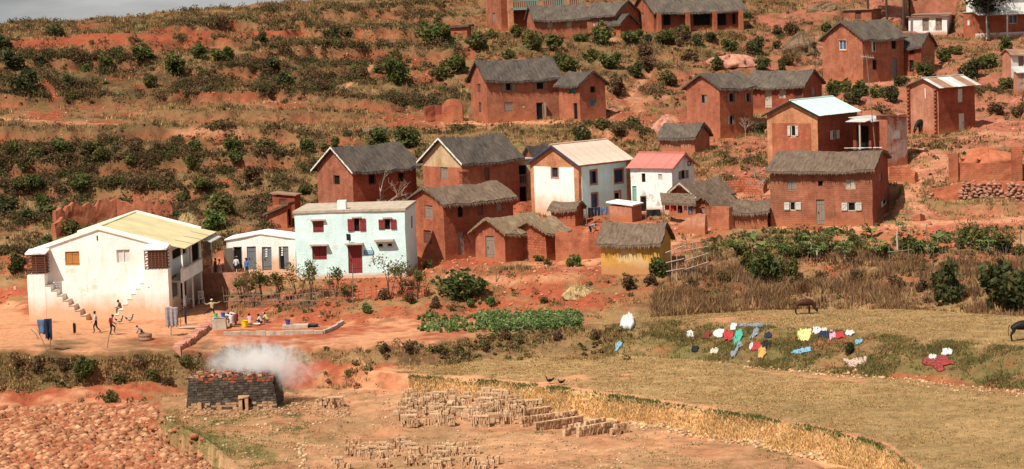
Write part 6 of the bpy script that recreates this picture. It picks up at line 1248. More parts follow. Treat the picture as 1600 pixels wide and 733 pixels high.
def person(label, p, rz, pose, top, bottom, h=1.65, sleeves=True, hair='black_hair', skirt=None, hat=None, extra=None, shoe='brown_skin', group=None, forearm=None):
    K = {k: Vector(v) for k, v in POSE[pose].items()}; o = empty('person', p, rz); s = h/1.72; o.scale = (s, s, s); tag(o, label, 'person', group)
    V, E, rad, bm_ = [], [], [], []
    def j(v, r_): V.append(Vector(v)); rad.append(r_); return len(V)-1
    segs = []
    def e(a, b, m): E.append((a, b)); segs.append((V[a], V[b], m))
    pel = j(K['pel'], (.15, .115)); w = j(K['pel'].lerp(K['ch'], .5), (.135, .1)); ch = j(K['ch'], (.165, .115)); nk = j(K['neck'], .058)
    hd = K['head']; up = (hd-K['neck']).normalized(); h0 = j(K['neck']+up*.07, .06); h1 = j(hd, .098); h2 = j(hd+up*.085, .075)
    e(pel, w, 1); e(w, ch, 1); e(ch, nk, 1); e(nk, h0, 0); e(h0, h1, 0); e(h1, h2, 0)
    side = Vector((1, 0, 0))
    for sg, S in ((1, 'L'), (-1, 'R')):
        sh = j(K['ch']+(K['neck']-K['ch'])*.55+side*sg*.17, .068); el = j(K['el'+S], .046); wr = j(K['wr'+S], .031); d = (K['wr'+S]-K['el'+S]).normalized(); pm = j(K['wr'+S]+d*.08, (.042, .026))
        e(ch, sh, 1); e(sh, el, 1 if sleeves else 0); e(el, wr, forearm if forearm is not None else 0); e(wr, pm, 0)
        sd_ = d.cross(Vector((0, .3, 1))).normalized()
        for k, (off, ln) in enumerate(((-.036, .075), (-.013, .09), (.012, .085), (.034, .065))):
            a = j(V[pm]+d*.045+sd_*off, .011); b = j(V[pm]+d*(.045+ln*.6)+sd_*off*1.1-Vector((0, .012, .006)), .009); c = j(V[pm]+d*(.045+ln)+sd_*off*1.1-Vector((0, .03, .014)), .007); e(pm, a, 0); e(a, b, 0); e(b, c, 0)
        a = j(V[wr]+d*.04-sd_*.05, .012); b = j(V[wr]+d*.085-sd_*.07, .009); e(wr, a, 0); e(a, b, 0)
        hp = j(K['pel']+side*sg*.09+Vector((0, 0, -.03)), (.105, .1)); kn = j(K['kn'+S], .066); an = j(K['an'+S], .042); tz = K['an'+S]+Vector((0, .15, -.055)); to = j(tz, .034)
        e(pel, hp, 2); e(hp, kn, 2); e(kn, an, 2 if not skirt else 0); e(an, to, 3)
    me = skin_mesh('body', V, E, rad)
    for m in (SKIN, top, bottom, shoe): me.materials.append(MT[m])
    A = np.array([tuple(q[0]) for q in segs]); B = np.array([tuple(q[1]) for q in segs]); Mi = np.array([q[2] for q in segs]); D = B-A; DD = (D*D).sum(1)+1e-9
    idx = []
    for f in me.polygons:
        c = np.array(f.center); t = np.clip(((c-A)*D).sum(1)/DD, 0, 1); q = A+D*t[:, None]; idx.append(int(Mi[np.argmin(((q-c)**2).sum(1))]))
    me.polygons.foreach_set('material_index', idx); link('body', me, o)
    f = Vector((0, 1, 0)); f = (f-up*f.dot(up)).normalized(); hr = MB(); hr.ball((0, 0, 0), (.103, .112, .095), 10, 7); ho = hr.build('hair', hair, o, smooth=True); ho.location = hd+up*.045-f*.022; ho.rotation_euler = up.to_track_quat('Z', 'Y').to_euler()
    fc = MB(); c = hd+f*.09-up*.015; fc.ball(c, (.016, .022, .026), 6, 4, 0)
    for sg in (-1, 1): fc.ball(hd+side*sg*.098-up*.01, (.012, .026, .034), 6, 4, 0); fc.ball(hd+f*.088+side*sg*.036+up*.012, .013, 6, 4, 1)
    fc.box(c.x-.028, c.y-.012, c.z-.058, c.x+.028, c.y+.004, c.z-.044, 2); fc.build('face', [SKIN, 'black_hair', 'cloth_maroon'], o, smooth=True)
    if skirt:
        a = K['pel']+Vector((0, 0, .1)); b = (K['knL']+K['knR'])*.5; sk = MB(); lo = b.lerp((K['anL']+K['anR'])*.5, .35); sk.tube([a, a.lerp(b, .35), a.lerp(b, .75), lo], [.155, .2, .22, .24], 12, cap=False); sk.build('skirt', skirt, o, smooth=True, merge=True)
    if hat:
        hb = MB(); hb.ball((0, 0, 0), (.115, .125, .075), 10, 6); hb.obox(Vector((-.08, .06, -.02)), Vector((.16, 0, 0)), Vector((0, .12, -.01)), Vector((0, 0, .02))); q = hb.build('cap', hat, o); q.location = hd+up*.07
    if extra: extra(o, K)
    return o
def backpack(o, K):
    mb = MB(); mb.ball((0, 0, 0), (.17, .12, .24), 10, 8); q = mb.build('jacket_bundle', 'cloth_maroon', o, smooth=True); q.location = K['ch']+Vector((0, -.14, -.06))
gp = lambda x, y: G(x, y)
person('person in white top and striped dark trousers walking across the yard', gp(151, 521), R(100), 'walk', 'cloth_white', 'cloth_black', 1.68, extra=None, forearm=1)
person('person with red bundle on the back stepping right past the ducks', gp(174, 524), R(-80), 'hike', 'cloth_maroon', 'cloth_black', 1.62, extra=backpack, sleeves=True)
person('small child crawling on the yard beside the low barrel', gp(222, 520), R(95), 'crawl', 'cloth_grey', 'cloth_navy', 1.25)
sw = WH.P+WH.dl*SEAT[0]-WH.dr*.75
person('person in brown coat seated on the right-hand outside stair', Vector((sw.x, sw.y, WH.P.z+SEAT[1]-.30)), R(80), 'sit', 'cloth_brown', 'cloth_brown', 1.6, forearm=1)
person('person in white cap lunging with arms outspread near the wash trough', gp(332, 496), R(178), 'lunge', 'cloth_beige', 'cloth_black', 1.6, hat='cloth_white', forearm=1)
person('woman-sized figure in long white dress bending over the wash trough'.replace('woman-sized figure', 'person'), gp(361, 511), R(75), 'bend', 'cloth_white', 'cloth_white', 1.62, skirt='cloth_white')
person('person in white blouse and dark red skirt bending behind the white-dressed one', gp(368, 508), R(80), 'bend', 'cloth_white', 'cloth_maroon', 1.66, skirt='cloth_maroon')
person('person in pink blouse squatting beside the yellow bucket', gp(391, 508), R(20), 'squat', 'cloth_pink', 'cloth_yellow', 1.6, skirt=None)
person('person in white squatting over a basin right of the pink blouse', gp(409, 507), R(70), 'squat', 'cloth_white', 'cloth_navy', 1.5)
person('person with pink head covering squatting at the end of the washing group', gp(418, 504), R(60), 'squat', 'cloth_yellow', 'cloth_brown', 1.5, hat='cloth_pink')
TZ = HT.P.z
def terr(px, out=.9):
    u = HT.uv('L', px, 420)[0]; q = HT.P+HT.dl*u-HT.dr*out; return Vector((q.x, q.y, TZ-.02))
person('person in brown standing left of the open latrine door', terr(340, .8), R(-60), 'stand', 'cloth_brown', 'cloth_brown', 1.62, forearm=1)
person('person in pale top and pink skirt by the open latrine door', terr(347, 1.0), R(-80), 'stand', 'cloth_white', 'cloth_pink', 1.55, skirt='cloth_pink')
person('person in white shirt and dark trousers entering the open latrine', terr(371.5, .5), R(-10), 'stand', 'cloth_white', 'cloth_navy', 1.7, hat='cloth_white')
person('person in bright blue jacket before the second latrine door', terr(389, .8), R(150), 'stand', 'cloth_blue', 'cloth_navy', 1.6, hat='cloth_maroon', forearm=1)
person('person in grey bending in the yard below the blue clothes line', gp(923, 366), R(-60), 'bend', 'cloth_grey', 'cloth_navy', 1.55)
# latrine terrace in front of the doors
q0, q1 = HT.P+HT.dl*(HT.wl+1.4), HT.P-HT.dl*.2
mb = MB(); sl_ = [q0-HT.dr*1.55, q1-HT.dr*1.55, q1+HT.dr*.2, q0+HT.dr*.2]; b0 = sl_[0].copy(); tp = [Vector((v.x, v.y, TZ-.04))-b0 for v in sl_]; bt = [v-Vector((0, 0, 2.2)) for v in tp]
mb.face(tp); 
for i in range(4): k = (i+1) % 4; mb.face([bt[i], bt[k], tp[k], tp[i]], 0, [((tp[i]-tp[0]).length*(i != 0), bt[i].z), ((tp[k]-tp[0]).length, bt[k].z), ((tp[k]-tp[0]).length, tp[k].z), ((tp[i]-tp[0]).length*(i != 0), tp[i].z)])
o = mb.build('raised_terrace', 'mud_pink', merge=True); o.location = b0; tag(o, 'raised earth terrace with plain brown face in front of the latrine doors', 'terrace')
# ---- cattle
def cow(label, p, rz, mat, graze=True, s=1.0):
    o = empty('cow', p, rz); o.scale = (s, s, s); tag(o, label, 'cow'); V, E, rad = [], [], []
    def j(v, r_): V.append(Vector(v)); rad.append(r_); return len(V)-1
    ru = j((-.66, 0, 1.12), (.27, .31)); be = j((-.3, 0, 1.04), (.34, .38)); bm = j((.1, 0, 1.03), (.34, .38)); sh = j((.5, 0, 1.1), (.29, .34)); hump = j((.56, 0, 1.38), .16)
    if graze: nk = [(.86, 0, 1.0), (1.08, 0, .7), (1.2, 0, .45)]; mz = (1.36, 0, .16)
    else: nk = [(.82, 0, 1.2), (1.0, 0, 1.32), (1.12, 0, 1.38)]; mz = (1.45, 0, 1.2)
    a = j(nk[0], (.19, .26)); b = j(nk[1], (.14, .2)); c = j(nk[2], (.16, .18)); m_ = j((Vector(nk[2])+Vector(mz))*.5, .125); z = j(mz, .1)
    E += [(ru, be), (be, bm), (bm, sh), (sh, hump), (sh, a), (a, b), (b, c), (c, m_), (m_, z)]
    for sg in (-1, 1):
        h1 = j((-.68, sg*.17, .92), (.15, .13)); k1 = j((-.56+.04*sg, sg*.18, .68), .13); hk = j((-.82+.06*sg, sg*.17, .44), .08); pa = j((-.76+.06*sg, sg*.17, .14), .045); hf = j((-.72+.06*sg, sg*.17, .03), .055); E += [(ru, h1), (h1, k1), (k1, hk), (hk, pa), (pa, hf)]
        s1 = j((.52, sg*.17, .78), (.12, .1)); e1 = j((.5+.07*sg, sg*.17, .6), .1); k2 = j((.54+.07*sg, sg*.16, .38), .07); p2 = j((.53+.07*sg, sg*.16, .12), .042); f2 = j((.56+.07*sg, sg*.16, .03), .052); E += [(sh, s1), (s1, e1), (e1, k2), (k2, p2), (p2, f2)]
        ear = j(Vector(nk[2])+Vector((-.02, sg*.16, .03)), .03); et = j(Vector(nk[2])+Vector((-.05, sg*.27, .0)), .02); E += [(c, ear), (ear, et)]
    for v in V: v.z = v.z+.12*min(1, max(0, (v.z-.1)/.7))
    me = skin_mesh('body', V, E, rad); me.materials.append(MT[mat]); link('body', me, o)
    tl = MB(); tl.tube([(-.88, 0, 1.2), (-.98, 0, 1.05), (-1.0, .02, .7), (-.98, .03, .42)], [.035, .025, .018, .03], 6); tl.build('tail', mat, o, smooth=True)
    for sg in (-1, 1):
        hn = MB(); q = Vector(nk[2])+Vector((0, sg*.08, .1)); hn.tube([q, q+Vector((.02, sg*.12, .12)), q+Vector((.05, sg*.14, .28))], [.03, .022, .008], 6); hn.build('horn', 'wood_pale', o, smooth=True)
    return o
cm('hide_brown', (.06, .022, .015), .6, .35); cm('hide_black', (.016, .013, .012), .55, .3)
cow('brown cow grazing at the foot of the dry grass bank', gp(1256, 491), R(2), 'hide_brown', True, .78)
cow('black cow half out of the picture on the upper field', gp(1597, 533), R(4), 'hide_black', False, .95)
cow('black cow standing by the unfinished pink house', gp(1443, 206), R(215), 'hide_black', True, 1.0)
# ---- poultry
def bird(label, p, rz, body, s=1.0, neck=.22, cat='duck', comb=None, group=None):
    o = empty(cat, p, rz); o.scale = (s, s, s); tag(o, label, cat, group); b = MB(); b.ball((0, 0, .24), (.19, .1, .11), 10, 7); b.tube([(.12, 0, .27), (.2, 0, .3+neck*.5), (.22, 0, .3+neck)], [.06, .035, .032], 7); b.ball((.235, 0, .32+neck), (.05, .038, .04), 8, 6); b.tube([(-.14, 0, .26), (-.27, 0, .36), (-.33, 0, .42)], [.07, .05, .015], 6); b.build('body', body, o, smooth=True)
    for sg in (-1, 1):
        w = MB(); w.ball((-.03, sg*.085, .26), (.16, .025, .075), 8, 6); w.build('wing', 'cloth_white' if cat == 'duck' and sg < 0 else body, o, smooth=True); l_ = MB(); l_.tube([(0, sg*.05, .16), (.01, sg*.05, .01)], .014, 5); l_.box(-.01, sg*.05-.02, 0, .08, sg*.05+.02, .012); l_.build('leg', 'cloth_orange', o)
    k = MB(); k.tube([(.28, 0, .32+neck), (.34, 0, .31+neck)], [.02, .006], 5); k.build('beak', 'cloth_orange', o)
    if comb: q = MB(); q.box(.2, -.008, .35+neck, .27, .008, .40+neck); q.build('comb', comb, o)
bird('dark duck walking just right of the person with red bundle', gp(187, 506), R(15), 'hide_black', 1.15); bird('dark duck leading the way, rightmost of the two ducks', gp(203, 504), R(20), 'hide_black', 1.15)
bird('rooster with red comb on the field edge', gp(859, 600), R(190), 'hide_black', 1.05, .14, 'chicken', 'cloth_red'); bird('black hen following the rooster on the field edge', gp(877, 602), R(200), 'hide_black', .95, .1, 'chicken')
# ================================================================== CLOTHES DRYING
def stripes(name, c1, c2, c3, sc_=3.0):
    m, t, b = newmat(name); l = t.links.new; uv = t.nodes.new('ShaderNodeUVMap'); uv.uv_map = 'UVMap'; w1 = t.nodes.new('ShaderNodeTexWave'); w1.inputs['Scale'].default_value = sc_; w1.bands_direction = 'X'; w2 = t.nodes.new('ShaderNodeTexWave'); w2.inputs['Scale'].default_value = sc_*.8; w2.bands_direction = 'Y'
    r1 = t.nodes.new('ShaderNodeValToRGB'); r1.color_ramp.elements[0].position = .55; r1.color_ramp.elements[1].position = .6; r1.color_ramp.elements[0].color = c1+(1,); r1.color_ramp.elements[1].color = c2+(1,); mi = t.nodes.new('ShaderNodeMixRGB'); r2 = t.nodes.new('ShaderNodeValToRGB'); r2.color_ramp.elements[0].position = .72; r2.color_ramp.elements[1].position = .76
    l(uv.outputs[0], w1.inputs[0]); l(uv.outputs[0], w2.inputs[0]); l(w1.outputs[0], r1.inputs[0]); l(w2.outputs[0], r2.inputs[0]); l(r2.outputs[0], mi.inputs[0]); l(r1.outputs[0], mi.inputs[1]); mi.inputs[2].default_value = c3+(1,); l(mi.outputs[0], b.inputs['Base Color']); b.inputs['Roughness'].default_value = .9; MT[name] = m; return name
stripes('plaid_red', (.30, .03, .03), (.06, .05, .06), (.35, .05, .04), .9); stripes('print_brown', (.55, .40, .30), (.2, .09, .06), (.6, .48, .4), 1.6); stripes('stripe_grey', (.45, .42, .42), (.10, .07, .08), (.35, .3, .32), 2.2)
def cloth_ground(name, label, quad, mat, lift=.09, seed=0, cat='cloth', fold=.11):
    """garment spread on the turf: quad of four ground pixels (tl, tr, br, bl)"""
    n, m = 16, 12; rs = random.Random(seed); ox, oy = rs.uniform(0, 99), rs.uniform(0, 99); c0 = G(sum(q[0] for q in quad)/4, sum(q[1] for q in quad)/4); P = []
    for j in range(m+1):
        row = []
        for i in range(n+1):
            u, v = i/n, j/m; x = (quad[0][0]*(1-u)+quad[1][0]*u)*(1-v)+(quad[3][0]*(1-u)+quad[2][0]*u)*v; y = (quad[0][1]*(1-u)+quad[1][1]*u)*(1-v)+(quad[3][1]*(1-u)+quad[2][1]*u)*v
            ed = min(u, 1-u, v, 1-v); a_, b_ = 2*u-1, 2*v-1; u2 = .5+.5*a_*math.sqrt(1-b_*b_*.32); v2 = .5+.5*b_*math.sqrt(1-a_*a_*.32)
            x = (quad[0][0]*(1-u2)+quad[1][0]*u2)*(1-v2)+(quad[3][0]*(1-u2)+quad[2][0]*u2)*v2; y = (quad[0][1]*(1-u2)+quad[1][1]*u2)*(1-v2)+(quad[3][1]*(1-u2)+quad[2][1]*u2)*v2
            k = max(0, .4-ed)*2.2; cw = abs(quad[1][0]-quad[0][0]); chh = abs(quad[2][1]-quad[1][1])
            x += mnoise.noise(Vector((u*2.2+ox, v*2.2, 1)))*.3*cw*k; y += mnoise.noise(Vector((u*2.2, v*2.2+oy, 5)))*.35*chh*k
            g = G(x, y); z = lift*(1 if ed > .01 else .25)+abs(mnoise.noise(Vector((u*5+ox, v*4+oy, 2))))*fold*2+mnoise.noise(Vector((u*11+ox, v*8, 3)))*fold*.5; row.append(g+Vector((0, -.05, z))-c0)
        P.append(row)
    mb = MB()
    for j in range(m):
        for i in range(n): mb.face([P[j+1][i], P[j+1][i+1], P[j][i+1], P[j][i]], 0, [(i/n*3, (j+1)/m*3), ((i+1)/n*3, (j+1)/m*3), ((i+1)/n*3, j/m*3), (i/n*3, j/m*3)])
    me = mb.mesh(name, mat, smooth=True, merge=True); o = link(name, me, None, c0); md = o.modifiers.new('thickness', 'SOLIDIFY'); md.thickness = .02; tag(o, label, cat, 'clothes drying on the bank'); return o
def bb(x0, y0, x1, y1, sk=0): return [(x0+sk, y0), (x1+sk, y0), (x1-sk, y1), (x0-sk, y1)]
CL = [('sheet', 'big white sheet draped over a bush left of the other washing', [(974,497),(988,496),(996,516),(967,521)], 'cloth_white', .35), ('garment', 'pale blue garment below the big white sheet', [(966,534),(974,538),(964,552),(958,552)], 'cloth_sky', .08), ('garment', 'leftmost small white garment of the middle washing', bb(1072,515,1083,525), 'cloth_white', .08), ('garment', 'dark crumpled garment low on the bank, leftmost of the washing in the middle', bb(1079,539,1091,549), 'cloth_black', .1), ('garment', 'dark red crumpled garment between two white ones', bb(1097,518,1110,528,1), 'cloth_maroon', .1),
 ('towel', 'white towel left of the red one', bb(1115,513,1130,527,1), 'cloth_white', .1), ('towel', 'bright red towel beside the green one', bb(1130,516,1145,533,2), 'cloth_red', .1), ('garment', 'small white garment above the green towel', bb(1141,506,1151,514,1), 'cloth_white', .07), ('towel', 'sea green towel right of the red one', bb(1145,516,1159,534,3), 'cloth_green', .1), ('trousers', 'grey-blue trousers stretched along the top of the bank', [(1157,507),(1200,508),(1199,512),(1157,511)], 'cloth_grey', .05), ('trousers', 'grey-blue trouser leg hanging down the bank from the stretched pair', [(1178,511),(1188,511),(1178,529),(1169,529)], 'cloth_grey', .05),
 ('trousers', 'faded blue trousers lying diagonally low on the bank', [(1154,534),(1164,533),(1147,562),(1139,561)], 'cloth_grey', .05), ('garment', 'small cream garment below the white towel', bb(1109,542,1124,550,1), 'cloth_cream', .07), ('garment', 'white and red shirt left of the black garment', bb(1173,533,1190,547,2), 'cloth_red', .07), ('garment', 'white edge of a shirt beside the red shirt', bb(1171,536,1176,548,1), 'cloth_white', .1), ('garment', 'black garment right of the red shirt', bb(1191,532,1205,543,1), 'cloth_black', .08), ('garment', 'orange garment below the black one', bb(1184,544,1196,558,1), 'cloth_orange', .08), ('garment', 'small dark garment right of the trouser leg', bb(1194,519,1206,526), 'cloth_navy', .07),
 ('towel', 'pale yellow towel at the left of the right-hand row', bb(1246,513,1268,528,1), 'cloth_yellow', .08), ('towel', 'light blue towel spread below the yellow one', [(1240,545),(1268,540),(1271,546),(1236,551)], 'cloth_sky', .06), ('garment', 'white garment right of the pale yellow towel', bb(1267,513,1290,520), 'cloth_white', .08), ('garment', 'navy garment in the right-hand row', bb(1280,518,1298,525), 'cloth_navy', .1), ('garment', 'pink garment between the navy and red ones', bb(1295,518,1306,528), 'cloth_pink', .1), ('garment', 'red garment at the right of the right-hand row', bb(1304,519,1320,527), 'cloth_red', .1), ('garment', 'small white garment at the far right of the right-hand row', bb(1322,518,1335,523), 'cloth_white', .08), ('garment', 'small blue garment above the patterned blanket', bb(1336,532,1347,539,1), 'cloth_sky', .06),
 ('blanket', 'brown and white patterned blanket on the bank', [(1320,562),(1358,556),(1352,572),(1330,584)], 'print_brown', .08), ('blanket', 'corner of the brown patterned blanket pointing left', [(1312,556),(1324,560),(1332,566),(1322,567)], 'print_brown', .06), ('blanket', 'red and black plaid blanket near the right end of the bank', [(1434,564),(1478,557),(1488,572),(1466,586)], 'plaid_red', .1), ('garment', 'white cloth above the plaid blanket', bb(1471,551,1487,560,2), 'cloth_white', .12), ('garment', 'small white cloth left of the plaid blanket top', bb(1452,560,1463,567,1), 'cloth_white', .14)]
for i, (nm, lab, q, m_, lf) in enumerate(CL): cloth_ground(nm, lab, q, m_, lf, seed=i)
def hang(name, label, p, w, h, mat, rz=0, wave=.06, seed=0, cat='cloth', taper=0, split=False):
    rs = random.Random(seed); n, m = 14, 10; P = []; k = rs.uniform(0, 9)
    for j in range(m+1):
        v = j/m; P.append([Vector(((i/n-.5)*w*(1-taper*v), math.sin(i/n*9+k)*wave*(.4+v)+mnoise.noise(Vector((i*.3, v*3, k)))*.05, -h*v*(1+.06*math.sin(i+k)))) for i in range(n+1)])
    mb = MB()
    for j in range(m):
        for i in range(n):
            if split and j > 3 and n*.42 < i < n*.56: continue
            mb.face([P[j+1][i], P[j+1][i+1], P[j][i+1], P[j][i]], 0, [(i/n*2, j/m), ((i+1)/n*2, j/m), ((i+1)/n*2, (j+1)/m), (i/n*2, (j+1)/m)])
    o = link(name, mb.mesh(name, mat, True, True), None, p, rz); md = o.modifiers.new('thickness', 'SOLIDIFY'); md.thickness = .015; tag(o, label, cat); return o
def stick(name, label, x0, y0, x1, y1, r_=.035, mat='stick', cat='post', dy=0, group=None):
    """post from ground pixel (x0, y0) up to pixel (x1, y1) at the same distance"""
    a = G(x0, y0); b = at(x1, y1, a.y+dy); mb = MB(); d = b-a; mb.tube([Vector((0, 0, -.3)), d*.5+Vector((random.uniform(-.04, .04), 0, 0)), d], [r_, r_*.9, r_*.75], 6); o = mb.build(name, mat); o.location = a; tag(o, label, cat, group); return a, b
a, b = stick('pole', 'leaning dark pole carrying the blue cloth at the left of the yard', 76, 549, 57, 513); a2, b2 = stick('pole', 'upright thin pole under the blue cloth', 79, 547, 78, 500); stick('pole', 'short forked prop against the leaning pole', 63, 530, 48, 514)
hang('denim_cloth', 'blue denim jacket hung over the leaning pole', at(68, 499, a.y-.1), 1.0, 1.05, 'cloth_denim', .1, .09, 1, 'garment', .25); hang('denim_cloth', 'darker denim trousers hanging beside the blue jacket', at(75, 498, a.y-.2), .55, 1.5, 'cloth_navy', .1, .08, 2, 'garment', .1)
g = G(116, 524); hang('dark_garment', 'small dark garment hanging alone in mid-yard', at(116, 505, g.y), .22, .75, 'cloth_black', 0, .04, 3, 'garment'); mb = MB(); mb.tube([(0, 0, -.2), (0, 0, 1.05)], .018, 5); o = mb.build('pole', 'stick'); o.location = g; tag(o, 'thin pole under the small dark garment', 'post')
a, b = stick('pole', 'pole with striped clothes at the right front corner of the white house', 267, 524, 266, 480); hang('striped_shirt', 'striped grey shirt on the right-hand yard pole', at(263, 479, a.y-.12), .55, 1.55, 'stripe_grey', 0, .07, 4, 'garment'); hang('striped_shirt', 'darker striped trousers beside the striped shirt', at(273, 480, a.y-.1), .45, 1.45, 'stripe_grey', .2, .07, 5, 'garment')
stick('pole', 'slanting thin pole near the person with red bundle', 166, 543, 173, 514); a, b = stick('pole', 'thin pole left of the hanging dark scarf', 282, 510, 281, 488, .03, 'wood_red'); a, b = stick('pole', 'thin pole with dark scarf by the table', 291, 508, 290, 466); hang('scarf', 'narrow dark scarf hanging by the table', at(289, 478, a.y-.1), .16, 1.4, 'cloth_navy', 0, .02, 6, 'garment')
# yard line between the white house and the huts
a, b = stick('pole', 'left prop of the clothes line below the white brick-cornered house', 916, 352, 916, 324); c, d = stick('pole', 'right prop of the clothes line below the white brick-cornered house', 951, 350, 951, 322)
mb = MB(); mb.tube([Vector((0, 0, 0)), (d-b)*.5-Vector((0, 0, .06)), d-b], .012, 4); o = mb.build('clothes_line', 'stick'); o.location = b; tag(o, 'sagging clothes line with blue garments in the yard', 'clothes line')
for i, (t, w, hh, m_, lab) in enumerate([(.2, .5, .85, 'cloth_black', 'black garment hanging left on the yard line'), (.48, .5, .75, 'cloth_navy', 'dark blue trousers hanging in the middle of the yard line'), (.78, .6, .7, 'cloth_denim', 'mid-blue trousers hanging right on the yard line')]): hang('garment', lab, b.lerp(d, t)-Vector((0, .05, .04)), w, hh, m_, 0, .05, 10+i, 'garment', 0, i > 0)
a, b = stick('pole', 'left prop of the black laundry by the sooty doorway', 1009, 347, 1009, 327); c, d = stick('pole', 'right prop of the black laundry by the sooty doorway', 1033, 346, 1033, 327)
mb = MB(); mb.tube([Vector((0, 0, 0)), d-b], .012, 4); o = mb.build('clothes_line', 'stick'); o.location = b; tag(o, 'line with black laundry by the sooty doorway', 'clothes line'); hang('garment', 'wide black laundry below the red-roofed house', b.lerp(d, .5)-Vector((0, .04, .03)), 1.2, .55, 'cloth_black', 0, .08, 20, 'garment')
a, b = stick('pole', 'left post of the thatched porch with red washing', 1036, 350, 1036, 316, .06); c, d = stick('pole', 'right post of the thatched porch with red washing', 1084, 352, 1084, 318, .06); z = Vector((0, 0, -.15))
mb = MB(); mb.tube([Vector((0, 0, 0)), d-b+Vector((0, 0, .05))], .015, 4); o = mb.build('clothes_line', 'stick'); o.location = b+z; tag(o, 'washing line strung under the thatched porch', 'clothes line')
for i, (t, w, hh, m_, lab) in enumerate([(.12, .4, .5, 'cloth_red', 'bright red garment hanging left under the porch'), (.34, .5, .55, 'cloth_red', 'second red garment hanging under the porch'), (.55, .4, .7, 'cloth_black', 'black garment in the middle under the porch'), (.72, .3, .5, 'cloth_pink', 'pinkish garment hanging under the porch'), (.88, .4, .8, 'cloth_denim', 'blue garment hanging at the right of the porch')]): hang('garment', lab, b.lerp(d, t)+z-Vector((0, .06, .02)), w, hh, m_, 0, .05, 30+i, 'garment')
mb = MB(); w = (d-b); n = 14
for i in range(n):
    for j in range(5):
        q = [b+w*((i+a_)/n*1.12-.06)+Vector((0, -.5+1.9*(j+c_)/5, .02+.14*(j+c_)+.05*mnoise.noise(Vector((i*.7, j*.9, 2)))))-b for a_, c_ in ((0, 0), (1, 0), (1, 1), (0, 1))]; mb.face(q, 0, [(i*.3, j), (i*.3+.3, j), (i*.3+.3, j+1), (i*.3, j+1)]); mb.face([x-Vector((0, 0, .16)) for x in q][::-1], 0, [(i*.3, j), (i*.3+.3, j), (i*.3+.3, j+1), (i*.3, j+1)])
    q = [b+w*((i+a_)/n*1.12-.06)+Vector((0, -.5, .02+c_))-b for a_, c_ in ((0, -.2-random.uniform(0, .1)), (1, -.2), (1, 0), (0, 0))]; mb.face(q, 0, [(i*.3, 0), (i*.3+.3, 0), (i*.3+.3, .4), (i*.3, .4)])
o = mb.build('porch_thatch', 'thatch_brown'); o.location = b; tag(o, 'sagging thatch lean-to roof over the red washing', 'roof')
# ================================================================== YARD THINGS
def lathe(name, label, p, prof, mat, cat, n=14, parent=None):
    mb = MB(); 
    for (r0, z0), (r1, z1) in zip(prof, prof[1:]):
        for i in range(n):
            a0, a1 = 2*math.pi*i/n, 2*math.pi*(i+1)/n; mb.face([(r0*math.cos(a0), r0*math.sin(a0), z0), (r0*math.cos(a1), r0*math.sin(a1), z0), (r1*math.cos(a1), r1*math.sin(a1), z1), (r1*math.cos(a0), r1*math.sin(a0), z1)])
    o = mb.build(name, mat, parent, smooth=False, merge=False)
    if p is not None: o.location = p; tag(o, label, cat)
    return o
def bucket(label, p, s, mat, name='bucket'):
    o = lathe(name, label, p, [(0, .01), (.13*s, .01), (.18*s, .32*s), (.195*s, .33*s), (.17*s, .32*s), (.12*s, .04), (0, .04)], mat, 'bucket'); hb = MB(); hb.tube([(-.185*s, 0, .31*s), (-.13*s, .02, .36*s), (0, .03, .375*s), (.13*s, .02, .36*s), (.185*s, 0, .31*s)], .008, 5); hb.build('handle', 'black_metal', o); return o
bucket('yellow plastic bucket beside the pink-bloused person', gp(382.5, 511), 1.6, 'plastic_yellow')
g = G(451, 503); mb = MB(); mb.box(-1.0, -.5, -.4, 1.0, .5, .25, jit=.03); o = mb.build('wash_block', 'concrete'); o.location = G(462, 512); tag(o, 'low concrete washing block carrying the purple bucket', 'block')
bucket('purple plastic bucket on the concrete washing block', o.location+Vector((-.6, 0, .27)), 1.15, 'plastic_purple')
g = G(487, 511); lathe('basin', 'flat dark basin right of the washing block', g, [(0, .02), (.45, .02), (.55, .16), (.58, .16), (.47, .0)], 'black_metal', 'basin')
lathe('basin', 'white basin on the ground among the washers', G(401, 508), [(0, .02), (.2, .02), (.3, .14), (.31, .14), (.2, 0)], 'plastic_white', 'basin')
mb = MB(); mb.box(-.55, -.4, -.3, .55, .4, .8, jit=.04); mb.box(-.45, -.3, .852, .45, .3, .87); o = mb.build('wash_trough', 'concrete'); o.location = G(343, 513); tag(o, 'thick concrete wash trough in front of the white-dressed people', 'trough'); WT = o
bucket('blue plastic bucket on the wash trough', WT.location+Vector((.3, .15, .87)), 1.0, 'plastic_blue'); bucket('green plastic tub on the wash trough', WT.location+Vector((-.25, 0, .87)), 1.0, 'plastic_green', 'tub')
def kerb(name, label, pts, w, h, mat, cat='kerb', jit=.02, seg=.6):
    W = [G(*q) for q in pts]; o0 = W[0].copy(); mb = MB()
    for a, b in zip(W, W[1:]):
        d = b-a; n = max(1, int(d.length/seg))
        for i in range(n):
            p = a+d*(i/n); q = a+d*((i+1)/n); t = (q-p); t2 = Vector((t.x, t.y, 0)).normalized(); s_ = Vector((-t2.y, t2.x, 0))*w*(1+random.uniform(-.15, .15)); mb.obox(p-o0-s_*.5-Vector((0, 0, .3)), t*.97, s_, Vector((0, 0, .3+h*(1+random.uniform(-.12, .12)))), jit=jit)
    o = mb.build(name, mat); o.location = o0; tag(o, label, cat); return o
kerb('slab_kerb', 'pale stone kerb around the washing place', [(350,524),(400,523),(460,523),(505,522),(520,516),(536,507)], .25, .28, 'concrete')
kerb('ditch_wall', 'thick eroded earth wall curving beside the ditch by the wash trough', [(276,551),(290,540),(305,528),(320,516),(335,505),(346,499)], .7, .4, 'earth_pink', 'wall', .07, .45)
